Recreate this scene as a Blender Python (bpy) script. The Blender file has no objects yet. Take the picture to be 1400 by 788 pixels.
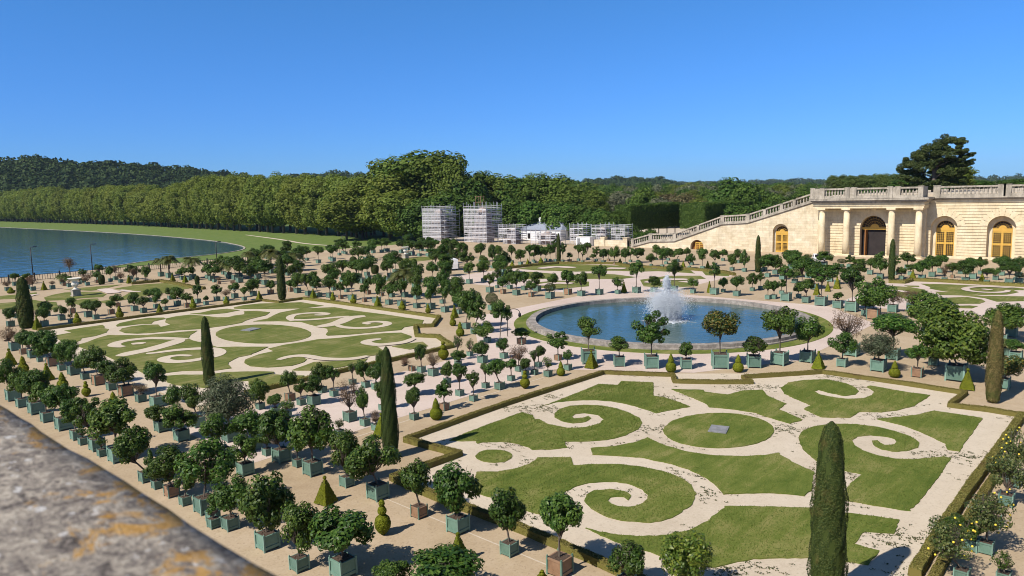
import bpy, bmesh, math, random
import numpy as np
from mathutils import Vector, Matrix, Quaternion
from mathutils.geometry import tessellate_polygon

# ------------------------------------------------------------------ camera, light, exposure
scene = bpy.context.scene
EYE = 13.5
HAZE = 4e-5
YAW, PITCH, ROLL = math.radians(42.0228), math.radians(7.3492), math.radians(-1.4411)
FWD = Vector((math.cos(YAW)*math.cos(PITCH), math.sin(YAW)*math.cos(PITCH), -math.sin(PITCH)))
RGT = Vector((math.sin(YAW), -math.cos(YAW), 0))
UPV = RGT.cross(FWD)
R2 = RGT*math.cos(ROLL) + UPV*math.sin(ROLL)
U2 = -RGT*math.sin(ROLL) + UPV*math.cos(ROLL)
cam = bpy.data.cameras.new("camera")
cam.sensor_width = 36.0
cam.lens = 999.24/1400*36.0
cam.clip_start = 0.05
cam.clip_end = 30000
cam.dof.use_dof = True
cam.dof.focus_distance = 60.0
cam.dof.aperture_fstop = 5.0
camo = bpy.data.objects.new("camera", cam)
scene.collection.objects.link(camo)
camo.matrix_world = Matrix(((R2.x, U2.x, -FWD.x, 0), (R2.y, U2.y, -FWD.y, 0), (R2.z, U2.z, -FWD.z, EYE), (0, 0, 0, 1)))
scene.camera = camo

SUN_AZ, SUN_EL = math.radians(171.0), math.radians(46.0)
SUN_DIR = Vector((math.cos(SUN_EL)*math.cos(SUN_AZ), math.cos(SUN_EL)*math.sin(SUN_AZ), math.sin(SUN_EL)))
world = bpy.data.worlds.new("World")
scene.world = world
world.use_nodes = True
wn = world.node_tree
bgn = wn.nodes["Background"]
sky = wn.nodes.new("ShaderNodeTexSky")
sky.sky_type = 'NISHITA'
sky.sun_disc = False
sky.sun_elevation = SUN_EL
sky.sun_rotation = math.radians(90)-SUN_AZ
sky.altitude = 0
sky.air_density = 1.0
sky.dust_density = 0.15
sky.ozone_density = 3.0
# clear-day tint: the low sky of the photograph is pale blue, not white
wtc = wn.nodes.new("ShaderNodeTexCoord")
wsp = wn.nodes.new("ShaderNodeSeparateXYZ"); wn.links.new(wtc.outputs["Generated"], wsp.inputs[0])
wrp = wn.nodes.new("ShaderNodeValToRGB"); wn.links.new(wsp.outputs[2], wrp.inputs[0])
we = wrp.color_ramp.elements
we[0].position = 0.0; we[0].color = (.235,.525,1.16,1)
we[1].position = 1.0; we[1].color = (.42,.48,.50,1)
for p_, c_ in ((.10,(.255,.565,1.14)),(.25,(.285,.68,1.12)),(.5,(.50,.62,.72))):
    e_ = we.new(p_); e_.color = (*c_,1)
wmx = wn.nodes.new("ShaderNodeMix"); wmx.data_type = 'RGBA'; wmx.blend_type = 'MULTIPLY'; wmx.inputs[0].default_value = 1.0
wn.links.new(sky.outputs[0], wmx.inputs[6]); wn.links.new(wrp.outputs[0], wmx.inputs[7])
wn.links.new(wmx.outputs[2], bgn.inputs[0])
bgn.inputs[1].default_value = 0.10
sl = bpy.data.lights.new("sun", 'SUN')
sl.energy = 4.9
sl.angle = math.radians(0.53)
sl.color = (1.0, 0.93, 0.82)
so = bpy.data.objects.new("sun", sl)
scene.collection.objects.link(so)
so.rotation_euler = SUN_DIR.to_track_quat('Z', 'Y').to_euler()
so.location = (0, 0, 60)
scene.view_settings.view_transform = 'Standard'
scene.view_settings.look = 'None'
scene.view_settings.exposure = 0.35
scene.view_settings.gamma = 1
scene.view_settings.use_curve_mapping = False
scene.cycles.max_bounces = 6
scene.cycles.diffuse_bounces = 3
scene.cycles.transparent_max_bounces = 12
scene.cycles.use_fast_gi = False
scene.cycles.filter_width = 1.0

# ------------------------------------------------------------------ data surveyed from the garden plan (metres)
PLANTS = [
('brown', 18.94, 80.53, 0.82, 0.8999999999999999, 2.23, 0.74, -0.41, 0.09, 0, 0, 'dry brown shrub in green tub, first from left between the ledge and the left lawn'),
('o', 18.9, 77.73, 0.55, 0.97, 2.24, 0.53, 0.0, -0.0, 0, 1, 'citrus tree in wooden tub, first from left between the ledge and the left lawn'),
('o', 18.98, 75.14, 0.73, 0.8099999999999999, 2.41, 0.93, -0.27, 0.07, 0, 0, 'citrus tree in green tub, first from left between the ledge and the left lawn'),
('o', 18.81, 72.58, 0.42, 0.5, 1.7, 0.41, 0.0, -0.0, 0, 0, 'low citrus tree in green tub, the only one between the ledge and the left lawn'),
('o', 18.97, 69.86, 0.79, 1.0, 3.02, 1.01, -0.38, 0.1, 0, 1, 'citrus tree in wooden tub, second from left between the ledge and the left lawn'),
('o', 18.89, 67.18, 0.52, 1.01, 2.41, 0.6, 0.0, -0.0, 0, 0, 'citrus tree in green tub, second from left between the ledge and the left lawn'),
('o', 19.04, 64.69, 0.81, 1.06, 2.76, 0.71, -0.28, 0.08, 0, 0, 'citrus tree in green tub, third from left between the ledge and the left lawn'),
('o', 19.01, 62.18, 0.52, 0.91, 2.23, 0.61, -0.09, 0.03, 0, 0, 'citrus tree in green tub, fourth from left between the ledge and the left lawn'),
('o', 19.05, 59.42, 0.78, 1.29, 2.9, 0.78, -0.15, 0.05, 0, 1, 'citrus tree in wooden tub, third from left between the ledge and the left lawn'),
('o', 19.05, 56.89, 0.57, 0.95, 2.2, 0.68, -0.16, 0.05, 0, 0, 'citrus tree in green tub, fifth from left between the ledge and the left lawn'),
('o', 19.11, 54.35, 0.81, 1.02, 2.46, 0.88, -0.14, 0.05, 0, 1, 'citrus tree in wooden tub, fourth from left between the ledge and the left lawn'),
('brown', 19.11, 51.73, 0.58, 0.6599999999999999, 1.21, 0.53, 0.0, -0.0, 0, 0, 'dry brown shrub in green tub, second from left between the ledge and the left lawn'),
('pyr', 16.75, 73.23, 0.78, 1.4, 0, 'clipped box pyramid, first from left between the ledge and the left lawn'),
('ball2', 16.58, 68.74, 0.76, 1.41, 0, 'clipped two-tier box bush, first from left between the ledge and the left lawn'),
('pyr', 17.04, 64.32, 0.74, 1.28, 0, 'clipped box pyramid, second from left between the ledge and the left lawn'),
('ball2', 16.85, 60.12, 0.71, 1.27, 0, 'clipped two-tier box bush, second from left between the ledge and the left lawn'),
('ball3', 17.21, 56.35, 0.59, 1.11, 0, 'clipped three-ball box bush, the only one between the ledge and the left lawn'),
('ball2', 17.73, 52.81, 0.6, 0.82, 0, 'clipped two-tier box bush, third from left between the ledge and the left lawn'),
('o', 13.61, 59.72, 0.79, 1.05, 2.84, 0.58, -0.07, 0.02, 0, 0, 'citrus tree in green tub, first from left in the row below the stone ledge'),
('o', 13.49, 57.15, 0.64, 0.97, 2.42, 0.63, 0.03, -0.01, 0, 0, 'citrus tree in green tub, second from left in the row below the stone ledge'),
('o', 13.64, 54.57, 0.84, 1.16, 2.84, 0.75, 0.13, -0.03, 0, 0, 'citrus tree in green tub, third from left in the row below the stone ledge'),
('o', 13.49, 51.86, 0.64, 0.91, 2.39, 0.75, 0.0, -0.0, 0, 0, 'citrus tree in green tub, fourth from left in the row below the stone ledge'),
('o', 13.64, 49.22, 0.82, 1.35, 2.84, 0.75, 0.0, -0.0, 0, 0, 'citrus tree in green tub, fifth from left in the row below the stone ledge'),
('o', 13.46, 46.45, 0.58, 1.02, 2.33, 0.6, -0.12, 0.03, 0, 0, 'citrus tree in green tub, sixth from left in the row below the stone ledge'),
('sap', 13.35, 45.11, 0.42, 0.5, 1.05, 0.25, 0.0, -0.0, 0, 0, 'tiny low plant in green tub, first from left in the row below the stone ledge'),
('o', 13.54, 43.46, 0.69, 1.4, 3.06, 0.72, -0.38, 0.12, 0, 0, 'citrus tree in green tub, seventh from left in the row below the stone ledge'),
('sap', 13.33, 42.13, 0.42, 0.5, 1.05, 0.25, 0.0, -0.0, 0, 0, 'tiny low plant in green tub, second from left in the row below the stone ledge'),
('o', 13.61, 40.62, 0.82, 1.43, 3.22, 1.01, -0.05, 0.02, 0, 0, 'citrus tree in green tub, eighth from left in the row below the stone ledge'),
('o', 13.37, 36.47, 0.55, 0.93, 2.72, 0.76, -0.43, 0.15, 0, 0, 'citrus tree in green tub, ninth from left in the row below the stone ledge'),
('o', 13.35, 35.13, 0.42, 0.53, 1.82, 0.35, -0.14, 0.05, 0, 0, 'low citrus tree in green tub, first from left in the row below the stone ledge'),
('o', 13.4, 33.63, 0.55, 0.78, 2.24, 0.79, -0.11, 0.04, 0, 1, 'citrus tree in wooden tub, the only one in the row below the stone ledge'),
('o', 13.35, 32.15, 0.42, 0.68, 1.61, 0.35, 0.09, -0.04, 0, 0, 'low citrus tree in green tub, second from left in the row below the stone ledge'),
('o', 13.59, 30.7, 0.75, 1.27, 3.02, 0.95, 0.1, -0.05, 0, 0, 'citrus tree in green tub, tenth from left in the row below the stone ledge'),
('sap', 13.09, 28.9, 0.43, 0.51, 1.06, 0.25, 0.0, -0.0, 0, 0, 'tiny low plant in green tub, fourth from left in the row below the stone ledge'),
('o', 13.47, 28.2, 0.55, 0.86, 2.19, 0.69, 0.08, -0.04, 0, 0, 'citrus tree in green tub, eleventh from left in the row below the stone ledge'),
('sap', 17.01, 34.97, 0.42, 0.5, 1.05, 0.25, 0.0, -0.0, 0, 0, 'tiny low plant in green tub, the only one on the gravel before the avenue'),
('o', 17.45, 36.61, 0.58, 1.0, 2.26, 0.63, -0.22, 0.11, 0, 0, 'citrus tree in green tub, fourth from left on the gravel before the avenue'),
('olive', 18.99, 38.92, 0.75, 1.2, 3.44, 1.26, -0.05, 0.03, 0, 0, 'grey-green olive tree in green tub, the only one on the gravel before the avenue'),
('o', 17.27, 43.92, 0.71, 0.7899999999999999, 1.69, 0.62, -0.2, 0.08, 0, 0, 'low citrus tree in green tub, first from left on the gravel before the avenue'),
('o', 17.24, 41.24, 0.68, 0.76, 1.99, 0.77, 0.0, -0.0, 0, 0, 'citrus tree in green tub, second from left on the gravel before the avenue'),
('o', 19.02, 43.0, 0.67, 1.18, 2.54, 0.72, -0.17, 0.08, 0, 0, 'citrus tree in green tub, third from left on the gravel before the avenue'),
('o', 18.89, 45.83, 0.5, 0.97, 2.19, 0.56, -0.12, 0.05, 0, 0, 'citrus tree in green tub, first from left on the gravel before the avenue'),
('o', 19.34, 49.61, 0.75, 1.42, 2.92, 0.69, 0.0, -0.0, 0, 0, 'citrus tree in green tub, sixth from left between the ledge and the left lawn'),
('o', 25.58, 43.5, 0.54, 0.98, 2.06, 0.49, -0.06, 0.04, 0, 1, 'citrus tree in wooden tub, first from left on the avenue between near lawns'),
('o', 25.46, 41.94, 0.45, 0.83, 1.68, 0.39, 0.0, -0.0, 0, 0, 'low citrus tree in green tub, second from left on the avenue between near lawns'),
('o', 26.04, 41.36, 0.67, 0.8, 1.93, 0.65, -0.03, 0.02, 0, 0, 'citrus tree in green tub, second from left on the avenue between near lawns'),
('o', 28.12, 43.46, 0.47, 0.81, 2.08, 0.62, -0.12, 0.08, 0, 0, 'citrus tree in green tub, third from left on the avenue between near lawns'),
('o', 28.06, 42.0, 0.46, 1.2, 2.08, 0.45, 0.0, -0.0, 0, 0, 'citrus tree in green tub, fourth from left on the avenue between near lawns'),
('o', 23.28, 43.29, 0.45, 0.53, 1.93, 0.54, -0.06, 0.03, 0, 0, 'citrus tree in green tub, first from left on the avenue between near lawns'),
('o', 23.38, 41.63, 0.42, 0.5, 1.21, 0.43, 0.0, -0.0, 0, 0, 'low citrus tree in green tub, first from left on the avenue between near lawns'),
('thin', 23.38, 40.21, 0.42, 0.5, 1.18, 0.49, 0.0, -0.0, 0, 0, 'sparse sapling in green tub, first from left on the avenue between near lawns'),
('o', 19.12, 36.44, 0.63, 0.93, 2.34, 0.85, -0.2, 0.1, 0, 0, 'citrus tree in green tub, sixth from left on the gravel before the avenue'),
('o', 16.94, 33.42, 0.65, 0.79, 1.97, 0.57, 0.0, -0.0, 0, 0, 'citrus tree in green tub, fifth from left on the gravel before the avenue'),
('o', 19.04, 35.02, 0.42, 0.56, 1.53, 0.42, 0.0, -0.0, 0, 0, 'low citrus tree in green tub, second from left on the gravel before the avenue'),
('o', 19.04, 33.57, 0.75, 0.83, 2.72, 0.86, -0.16, 0.09, 0, 0, 'citrus tree in green tub, seventh from left on the gravel before the avenue'),
('o', 19.16, 32.24, 0.42, 0.8, 1.57, 0.4, 0.0, -0.0, 0, 0, 'low citrus tree in green tub, third from left on the gravel before the avenue'),
('o', 19.06, 30.73, 0.74, 1.32, 3.44, 1.02, 0.0, -0.0, 0, 0, 'tall citrus tree in green tub, the only one on the gravel before the avenue'),
('o', 19.23, 28.14, 0.53, 0.87, 2.56, 0.56, -0.08, 0.06, 0, 0, "citrus tree in green tub, first from left beside the near lawn's front hedge"),
('thin', 23.29, 34.56, 0.42, 0.5, 1.05, 0.27, 0.0, -0.0, 0, 0, 'sparse sapling in green tub, second from left on the avenue between near lawns'),
('o', 19.28, 25.85, 0.75, 1.07, 2.77, 0.92, -0.16, 0.12, 0, 0, "citrus tree in green tub, second from left beside the near lawn's front hedge"),
('pyr', 17.47, 27.26, 0.68, 1.2, 0, "clipped box pyramid, first from left beside the near lawn's front hedge"),
('o', 13.58, 25.44, 0.71, 0.9, 2.95, 0.86, 0.0, -0.0, 0, 0, 'citrus tree in green tub, twelfth from left in the row below the stone ledge'),
('sap', 13.36, 29.51, 0.47, 0.5499999999999999, 1.1, 0.25, 0.0, -0.0, 0, 0, 'tiny low plant in green tub, third from left in the row below the stone ledge'),
('o', 13.45, 22.98, 0.55, 0.92, 2.42, 0.59, 0.0, -0.0, 0, 0, 'citrus tree in green tub, thirteenth from left in the row below the stone ledge'),
('o', 14.25, 21.38, 0.73, 0.8099999999999999, 2.36, 1.05, 0.0, -0.0, 0, 0, 'citrus tree in green tub, fourteenth from left in the row below the stone ledge'),
('o', 14.38, 18.72, 0.52, 0.6, 1.36, 0.55, 0.0, -0.0, 0, 0, 'low citrus tree in green tub, third from left in the row below the stone ledge'),
('o', 15.28, 17.05, 0.7, 0.7799999999999999, 1.8, 1.07, 0.0, -0.0, 0, 0, 'low citrus tree in green tub, fourth from left in the row below the stone ledge'),
('pyr', 17.5, 18.77, 0.6, 1.13, 0, "clipped box pyramid, second from left beside the near lawn's front hedge"),
('ball3', 17.14, 22.77, 0.64, 1.47, 0, "clipped three-ball box bush, first from left beside the near lawn's front hedge"),
('o', 19.18, 22.91, 0.54, 1.03, 2.51, 0.56, -0.09, 0.07, 0, 1, "citrus tree in wooden tub, first from left beside the near lawn's front hedge"),
('o', 19.27, 20.63, 0.7, 1.02, 2.98, 0.87, 0.0, -0.0, 0, 0, "citrus tree in green tub, third from left beside the near lawn's front hedge"),
('o', 19.18, 17.75, 0.53, 1.01, 2.53, 0.55, -0.06, 0.07, 0, 0, "citrus tree in green tub, fourth from left beside the near lawn's front hedge"),
('o', 19.26, 15.39, 0.71, 1.29, 2.96, 0.74, 0.0, -0.0, 0, 1, "citrus tree in wooden tub, second from left beside the near lawn's front hedge"),
('o', 19.96, 13.03, 0.49, 0.57, 1.66, 0.6, 0.0, -0.0, 0, 0, "low citrus tree in green tub, the only one beside the near lawn's front hedge"),
('lime', 20.79, 11.29, 0.62, 0.7, 1.98, 0.78, 0.0, -0.0, 0, 0, "bright yellow-green tree in green tub, the only one beside the near lawn's front hedge"),
('ball3', 18.45, 15.55, 0.38, 0.4, 0, "clipped three-ball box bush, second from left beside the near lawn's front hedge"),
('dead', 25.39, 36.45, 0.64, 0.72, 2.73, 0.66, 0.0, -0.0, 0, 0, 'bare russet tree in green tub, the only one on the avenue between near lawns'),
('o', 25.39, 34.95, 0.47, 0.99, 2.33, 0.37, -0.07, 0.05, 0, 0, 'citrus tree in green tub, fifth from left on the avenue between near lawns'),
('brown', 25.24, 33.69, 0.42, 0.5, 1.19, 0.33, 0.0, -0.0, 0, 0, 'dry brown shrub in green tub, first from left on the avenue between near lawns'),
('pyr', 24.73, 32.51, 0.7, 1.35, 0, 'clipped box pyramid, first from left on the avenue between near lawns'),
('o', 28.03, 36.61, 0.42, 0.67, 1.9, 0.43, 0.0, -0.0, 0, 0, 'citrus tree in green tub, eighth from left on the avenue between near lawns'),
('o', 30.94, 41.06, 0.5, 0.59, 1.87, 0.59, 0.0, -0.0, 0, 0, 'low citrus tree in green tub, third from left on the avenue between near lawns'),
('o', 30.82, 42.11, 0.45, 0.76, 2.06, 0.48, -0.15, 0.11, 0, 0, 'citrus tree in green tub, sixth from left on the avenue between near lawns'),
('thin', 30.76, 43.59, 0.42, 0.94, 1.71, 0.3, 0.0, -0.0, 0, 0, 'sparse sapling in green tub, third from left on the avenue between near lawns'),
('o', 33.42, 43.53, 0.42, 0.5, 2.02, 0.39, 0.0, -0.0, 0, 0, 'citrus tree in green tub, seventh from left on the avenue between near lawns'),
('o', 27.98, 33.5, 0.43, 0.79, 2.0, 0.47, 0.0, -0.0, 0, 0, 'citrus tree in green tub, ninth from left on the avenue between near lawns'),
('ball2', 28.78, 32.39, 0.76, 1.35, 0, 'clipped two-tier box bush, first from left on the avenue between near lawns'),
('o', 30.46, 33.48, 0.49, 0.78, 2.0, 0.59, 0.0, -0.0, 0, 1, 'citrus tree in wooden tub, second from left on the avenue between near lawns'),
('o', 33.38, 35.09, 0.45, 1.0, 2.3, 0.42, 0.0, -0.0, 0, 0, 'citrus tree in green tub, eleventh from left on the avenue between near lawns'),
('o', 33.04, 33.44, 0.42, 0.98, 1.96, 0.48, 0.0, -0.0, 0, 0, 'citrus tree in green tub, twelfth from left on the avenue between near lawns'),
('o', 31.53, 37.56, 0.45, 0.72, 1.55, 0.74, 0.0, -0.0, 0, 0, 'low citrus tree in green tub, fourth from left on the avenue between near lawns'),
('o', 35.12, 38.18, 0.43, 0.51, 1.78, 0.45, 0.0, -0.0, 0, 0, 'low citrus tree in green tub, fifth from left on the avenue between near lawns'),
('brown', 36.04, 40.71, 0.61, 0.7, 1.83, 0.55, 0.0, -0.0, 0, 0, 'dry brown shrub in green tub, second from left on the avenue between near lawns'),
('o', 36.21, 42.26, 0.51, 1.02, 2.17, 0.44, 0.0, -0.0, 0, 0, 'citrus tree in green tub, tenth from left on the avenue between near lawns'),
('brown', 36.05, 43.21, 0.42, 0.5, 1.09, 0.45, -0.36, 0.3, 0, 1, 'dry brown shrub in wooden tub, the only one on the avenue between near lawns'),
('o', 39.3, 41.38, 0.44, 0.52, 1.32, 0.58, 0.0, -0.0, 0, 0, 'low citrus tree in green tub, sixth from left on the avenue between near lawns'),
('o', 41.31, 40.63, 0.62, 0.72, 1.92, 0.71, -0.06, 0.06, 0, 0, 'citrus tree in green tub, thirteenth from left on the avenue between near lawns'),
('o', 47.49, 46.01, 0.51, 0.59, 1.93, 0.96, -0.23, 0.24, 0, 0, 'citrus tree in green tub, second from left left of the pool'),
('o', 46.52, 43.51, 0.55, 2.5, 4.18, 0.92, 0.11, -0.11, 0, 0, 'tall citrus tree in green tub, second from left left of the pool'),
('o', 43.51, 40.3, 0.52, 0.71, 1.68, 0.52, 0.0, -0.0, 0, 0, 'low citrus tree in green tub, eighth from left on the avenue between near lawns'),
('o', 35.86, 35.04, 0.42, 1.16, 1.76, 0.33, 0.0, -0.0, 0, 0, 'low citrus tree in green tub, seventh from left on the avenue between near lawns'),
('o', 36.21, 34.02, 0.54, 1.02, 2.28, 0.65, -0.17, 0.18, 0, 0, 'citrus tree in green tub, fourteenth from left on the avenue between near lawns'),
('o', 38.43, 34.93, 0.43, 0.97, 1.59, 0.42, 0.0, -0.0, 0, 0, 'low citrus tree in green tub, ninth from left on the avenue between near lawns'),
('brown', 40.9, 36.35, 0.48, 0.78, 2.04, 0.76, 0.0, -0.0, 0, 0, 'dry brown shrub in green tub, third from left on the avenue between near lawns'),
('o', 40.18, 35.09, 0.42, 0.5, 1.32, 0.41, 0.0, -0.0, 0, 0, 'low citrus tree in green tub, tenth from left on the avenue between near lawns'),
('ball3', 37.41, 32.72, 0.69, 1.26, 0, 'clipped three-ball box bush, second from left on the avenue between near lawns'),
('thin', 40.84, 34.73, 0.42, 1.17, 1.97, 0.39, 0.0, -0.0, 0, 0, 'sparse sapling in green tub, sixth from left on the avenue between near lawns'),
('thin', 40.99, 33.56, 0.49, 0.66, 1.53, 0.39, 0.0, -0.0, 0, 0, 'sparse sapling in green tub, seventh from left on the avenue between near lawns'),
('o', 42.91, 36.07, 0.42, 0.85, 1.76, 0.53, 0.0, -0.0, 0, 0, 'low citrus tree in green tub, eleventh from left on the avenue between near lawns'),
('o', 48.67, 42.86, 0.63, 0.71, 1.44, 0.75, 0.0, -0.0, 0, 1, 'low citrus tree in wooden tub, the only one left of the pool'),
('thin', 40.67, 42.86, 0.42, 0.98, 2.25, 0.47, 0.0, -0.0, 0, 0, 'sparse sapling in green tub, fourth from left on the avenue between near lawns'),
('thin', 42.5, 43.27, 0.42, 0.52, 1.51, 0.33, 0.0, -0.0, 0, 0, 'sparse sapling in green tub, fifth from left on the avenue between near lawns'),
('ball3', 40.21, 44.07, 0.9, 1.53, 0, 'clipped three-ball box bush, first from left on the avenue between near lawns'),
('pyr', 55.13, 58.36, 0.6, 1.39, 0, 'clipped box pyramid, the only one left of the pool'),
('ball2', 51.59, 54.91, 0.65, 1.21, 0, 'clipped two-tier box bush, first from left left of the pool'),
('ball2', 48.15, 50.27, 0.78, 1.36, 0, 'clipped two-tier box bush, second from left left of the pool'),
('o', 72.48, 64.54, 0.79, 1.29, 3.33, 1.04, 0.0, -0.0, 0, 0, 'tall citrus tree in green tub, seventeenth from left beyond the left lawn'),
('o', 72.58, 67.09, 0.65, 0.97, 2.33, 0.71, 0.0, -0.0, 0, 1, 'citrus tree in wooden tub, fifth from left beyond the left lawn'),
('o', 72.63, 69.59, 0.82, 1.09, 2.62, 0.87, 0.0, -0.0, 0, 0, 'citrus tree in green tub, twentieth from left beyond the left lawn'),
('o', 76.7, 71.99, 0.45, 1.33, 2.85, 0.6, 0.0, -0.0, 0, 0, 'citrus tree in green tub, 21st from left beyond the left lawn'),
('o', 76.88, 69.71, 0.63, 0.85, 3.1, 0.82, 0.0, -0.0, 0, 0, 'citrus tree in green tub, 22nd from left beyond the left lawn'),
('o', 76.97, 67.04, 0.67, 0.93, 2.63, 0.77, 0.0, -0.0, 0, 0, 'citrus tree in green tub, 23rd from left beyond the left lawn'),
('o', 72.46, 61.96, 0.63, 0.98, 2.09, 0.75, 0.0, -0.0, 0, 1, 'citrus tree in wooden tub, first from left left of the pool'),
('o', 76.91, 64.62, 0.82, 1.02, 2.69, 1.01, 0.0, -0.0, 0, 0, 'citrus tree in green tub, 24th from left beyond the left lawn'),
('dome', 72.47, 58.74, 0.9, 1.0, 1.94, 0.67, 0.0, -0.0, 0, 0, 'clipped dome bush in green tub, second from left left of the pool'),
('o', 78.72, 63.37, 0.57, 1.05, 2.58, 0.76, 0.0, -0.0, 0, 0, 'citrus tree in green tub, 25th from left beyond the left lawn'),
('o', 76.69, 59.11, 0.84, 1.32, 3.28, 0.97, 0.0, -0.0, 0, 1, 'citrus tree in wooden tub, second from left left of the pool'),
('o', 76.42, 56.68, 0.78, 1.44, 3.22, 0.82, 0.0, -0.0, 0, 0, 'citrus tree in green tub, third from left left of the pool'),
('dome', 61.31, 58.49, 0.73, 0.82, 2.0, 0.7, 0.0, -0.0, 0, 0, 'clipped dome bush in green tub, first from left left of the pool'),
('o', 51.24, 52.58, 0.67, 1.58, 4.26, 1.22, 0.17, -0.17, 0, 0, 'tall broad citrus tree in green tub, the only one left of the pool'),
('o', 49.74, 49.86, 0.61, 1.21, 3.89, 1.02, 0.18, -0.18, 0, 0, 'tall citrus tree in green tub, first from left left of the pool'),
('o', 61.64, 64.8, 0.59, 1.37, 3.57, 1.03, 0.0, -0.0, 0, 0, 'tall citrus tree in green tub, sixteenth from left beyond the left lawn'),
('o', 57.27, 59.91, 0.59, 1.05, 3.09, 0.89, 0.0, -0.0, 0, 0, 'citrus tree in green tub, first from left left of the pool'),
('o', 57.32, 62.26, 0.73, 1.58, 3.66, 0.79, 0.0, -0.0, 0, 0, 'tall citrus tree in green tub, fourteenth from left beyond the left lawn'),
('o', 61.86, 67.58, 0.56, 2.07, 4.31, 0.79, 0.0, -0.0, 0, 0, 'tall citrus tree in green tub, thirteenth from left beyond the left lawn'),
('o', 57.32, 93.53, 0.77, 1.0, 2.98, 0.91, 0.0, -0.0, 0, 0, 'citrus tree in green tub, seventeenth from left behind the left lawn'),
('o', 56.6, 89.58, 0.74, 1.34, 3.11, 0.88, -0.19, 0.12, 0, 0, 'citrus tree in green tub, seventh from left beyond the left lawn'),
('pyr', 55.53, 86.73, 0.63, 1.24, 0, 'clipped box pyramid, first from left beyond the left lawn'),
('o', 56.46, 86.82, 0.68, 1.24, 2.84, 0.72, -0.3, 0.2, 0, 0, 'citrus tree in green tub, ninth from left beyond the left lawn'),
('o', 57.06, 85.03, 0.77, 1.22, 3.02, 1.07, 0.0, -0.0, 0, 0, 'citrus tree in green tub, tenth from left beyond the left lawn'),
('ball2', 55.26, 81.71, 0.69, 1.24, 0, 'clipped two-tier box bush, first from left beyond the left lawn'),
('o', 57.18, 82.71, 0.56, 1.08, 2.29, 0.67, 0.0, -0.0, 0, 1, 'citrus tree in wooden tub, first from left beyond the left lawn'),
('o', 57.16, 80.08, 0.84, 1.76, 4.12, 1.1, 0.0, -0.0, 0, 0, 'tall citrus tree in green tub, fourth from left beyond the left lawn'),
('ball2', 55.47, 77.53, 0.74, 1.17, 0, 'clipped two-tier box bush, second from left beyond the left lawn'),
('o', 57.16, 77.43, 0.53, 1.18, 2.35, 0.64, 0.0, -0.0, 0, 1, 'citrus tree in wooden tub, second from left beyond the left lawn'),
('o', 57.42, 75.21, 0.81, 1.31, 3.67, 0.77, 0.21, -0.16, 0, 0, 'tall citrus tree in green tub, seventh from left beyond the left lawn'),
('pyr', 55.49, 72.49, 0.67, 1.28, 0, 'clipped box pyramid, second from left beyond the left lawn'),
('o', 57.46, 72.74, 0.7, 1.35, 2.88, 0.76, 0.0, -0.0, 0, 0, 'citrus tree in green tub, fourteenth from left beyond the left lawn'),
('o', 57.53, 70.38, 0.78, 1.71, 3.41, 0.84, 0.0, -0.0, 0, 0, 'tall citrus tree in green tub, ninth from left beyond the left lawn'),
('ball2', 55.45, 67.75, 0.87, 1.13, 0, 'clipped two-tier box bush, third from left beyond the left lawn'),
('o', 57.54, 67.51, 0.67, 1.4, 3.07, 0.73, 0.0, -0.0, 0, 0, 'citrus tree in green tub, seventeenth from left beyond the left lawn'),
('o', 57.75, 65.22, 0.84, 1.42, 3.94, 0.99, 0.0, -0.0, 0, 0, 'tall citrus tree in green tub, twelfth from left beyond the left lawn'),
('ball2', 55.71, 63.4, 0.6, 1.14, 0, 'clipped two-tier box bush, fourth from left beyond the left lawn'),
('o', 62.03, 96.57, 0.52, 0.6, 2.52, 0.79, 0.0, -0.0, 0, 0, 'citrus tree in green tub, eighth from left beyond the left lawn'),
('o', 61.89, 87.93, 0.59, 0.71, 2.98, 0.83, 0.0, -0.0, 0, 0, 'citrus tree in green tub, twelfth from left beyond the left lawn'),
('o', 61.86, 91.18, 0.55, 1.42, 3.13, 0.84, 0.0, -0.0, 0, 0, 'citrus tree in green tub, eleventh from left beyond the left lawn'),
('o', 62.07, 83.14, 0.63, 0.71, 2.33, 0.8, 0.0, -0.0, 0, 1, 'citrus tree in wooden tub, third from left beyond the left lawn'),
('o', 61.98, 80.0, 0.51, 1.23, 3.1, 0.72, 0.0, -0.0, 0, 1, 'citrus tree in wooden tub, fourth from left beyond the left lawn'),
('o', 62.0, 77.81, 0.6, 0.8, 2.51, 0.71, 0.0, -0.0, 0, 0, 'citrus tree in green tub, fifteenth from left beyond the left lawn'),
('palm', 63.03, 76.36, 0.75, 2.2, 4.75, 2.04, 0.0, -0.0, 0, 0, 'palm in green tub, fifth from left beyond the left lawn'),
('o', 62.61, 73.32, 0.68, 1.6, 4.09, 0.96, 0.0, -0.0, 0, 0, 'tall citrus tree in green tub, eleventh from left beyond the left lawn'),
('cyl', 83.0, 115.32, 1.39, 2.43, 0, 'clipped dark column bush, the only one beside the far lawn'),
('cyl', 79.82, 104.61, 1.39, 1.61, 0, 'clipped dark column bush, the only one beyond the left lawn'),
('o', 76.88, 103.01, 0.75, 1.13, 2.76, 0.77, 0.0, -0.0, 0, 0, 'citrus tree in green tub, thirteenth from left beyond the left lawn'),
('o', 78.71, 21.71, 1.12, 1.4, 4.1, 1.51, 0.0, -0.0, 0, 1, 'tall broad citrus tree in wooden tub, the only one left of the pool'),
('brown', 84.13, 21.32, 0.88, 0.96, 2.3, 0.97, 0.0, -0.0, 0, 0, 'dry brown shrub in green tub, first from left in front of the arched gallery'),
('brown', 86.03, 19.95, 0.89, 0.97, 2.27, 1.02, 0.0, -0.0, 0, 0, 'dry brown shrub in green tub, second from left in front of the arched gallery'),
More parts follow.
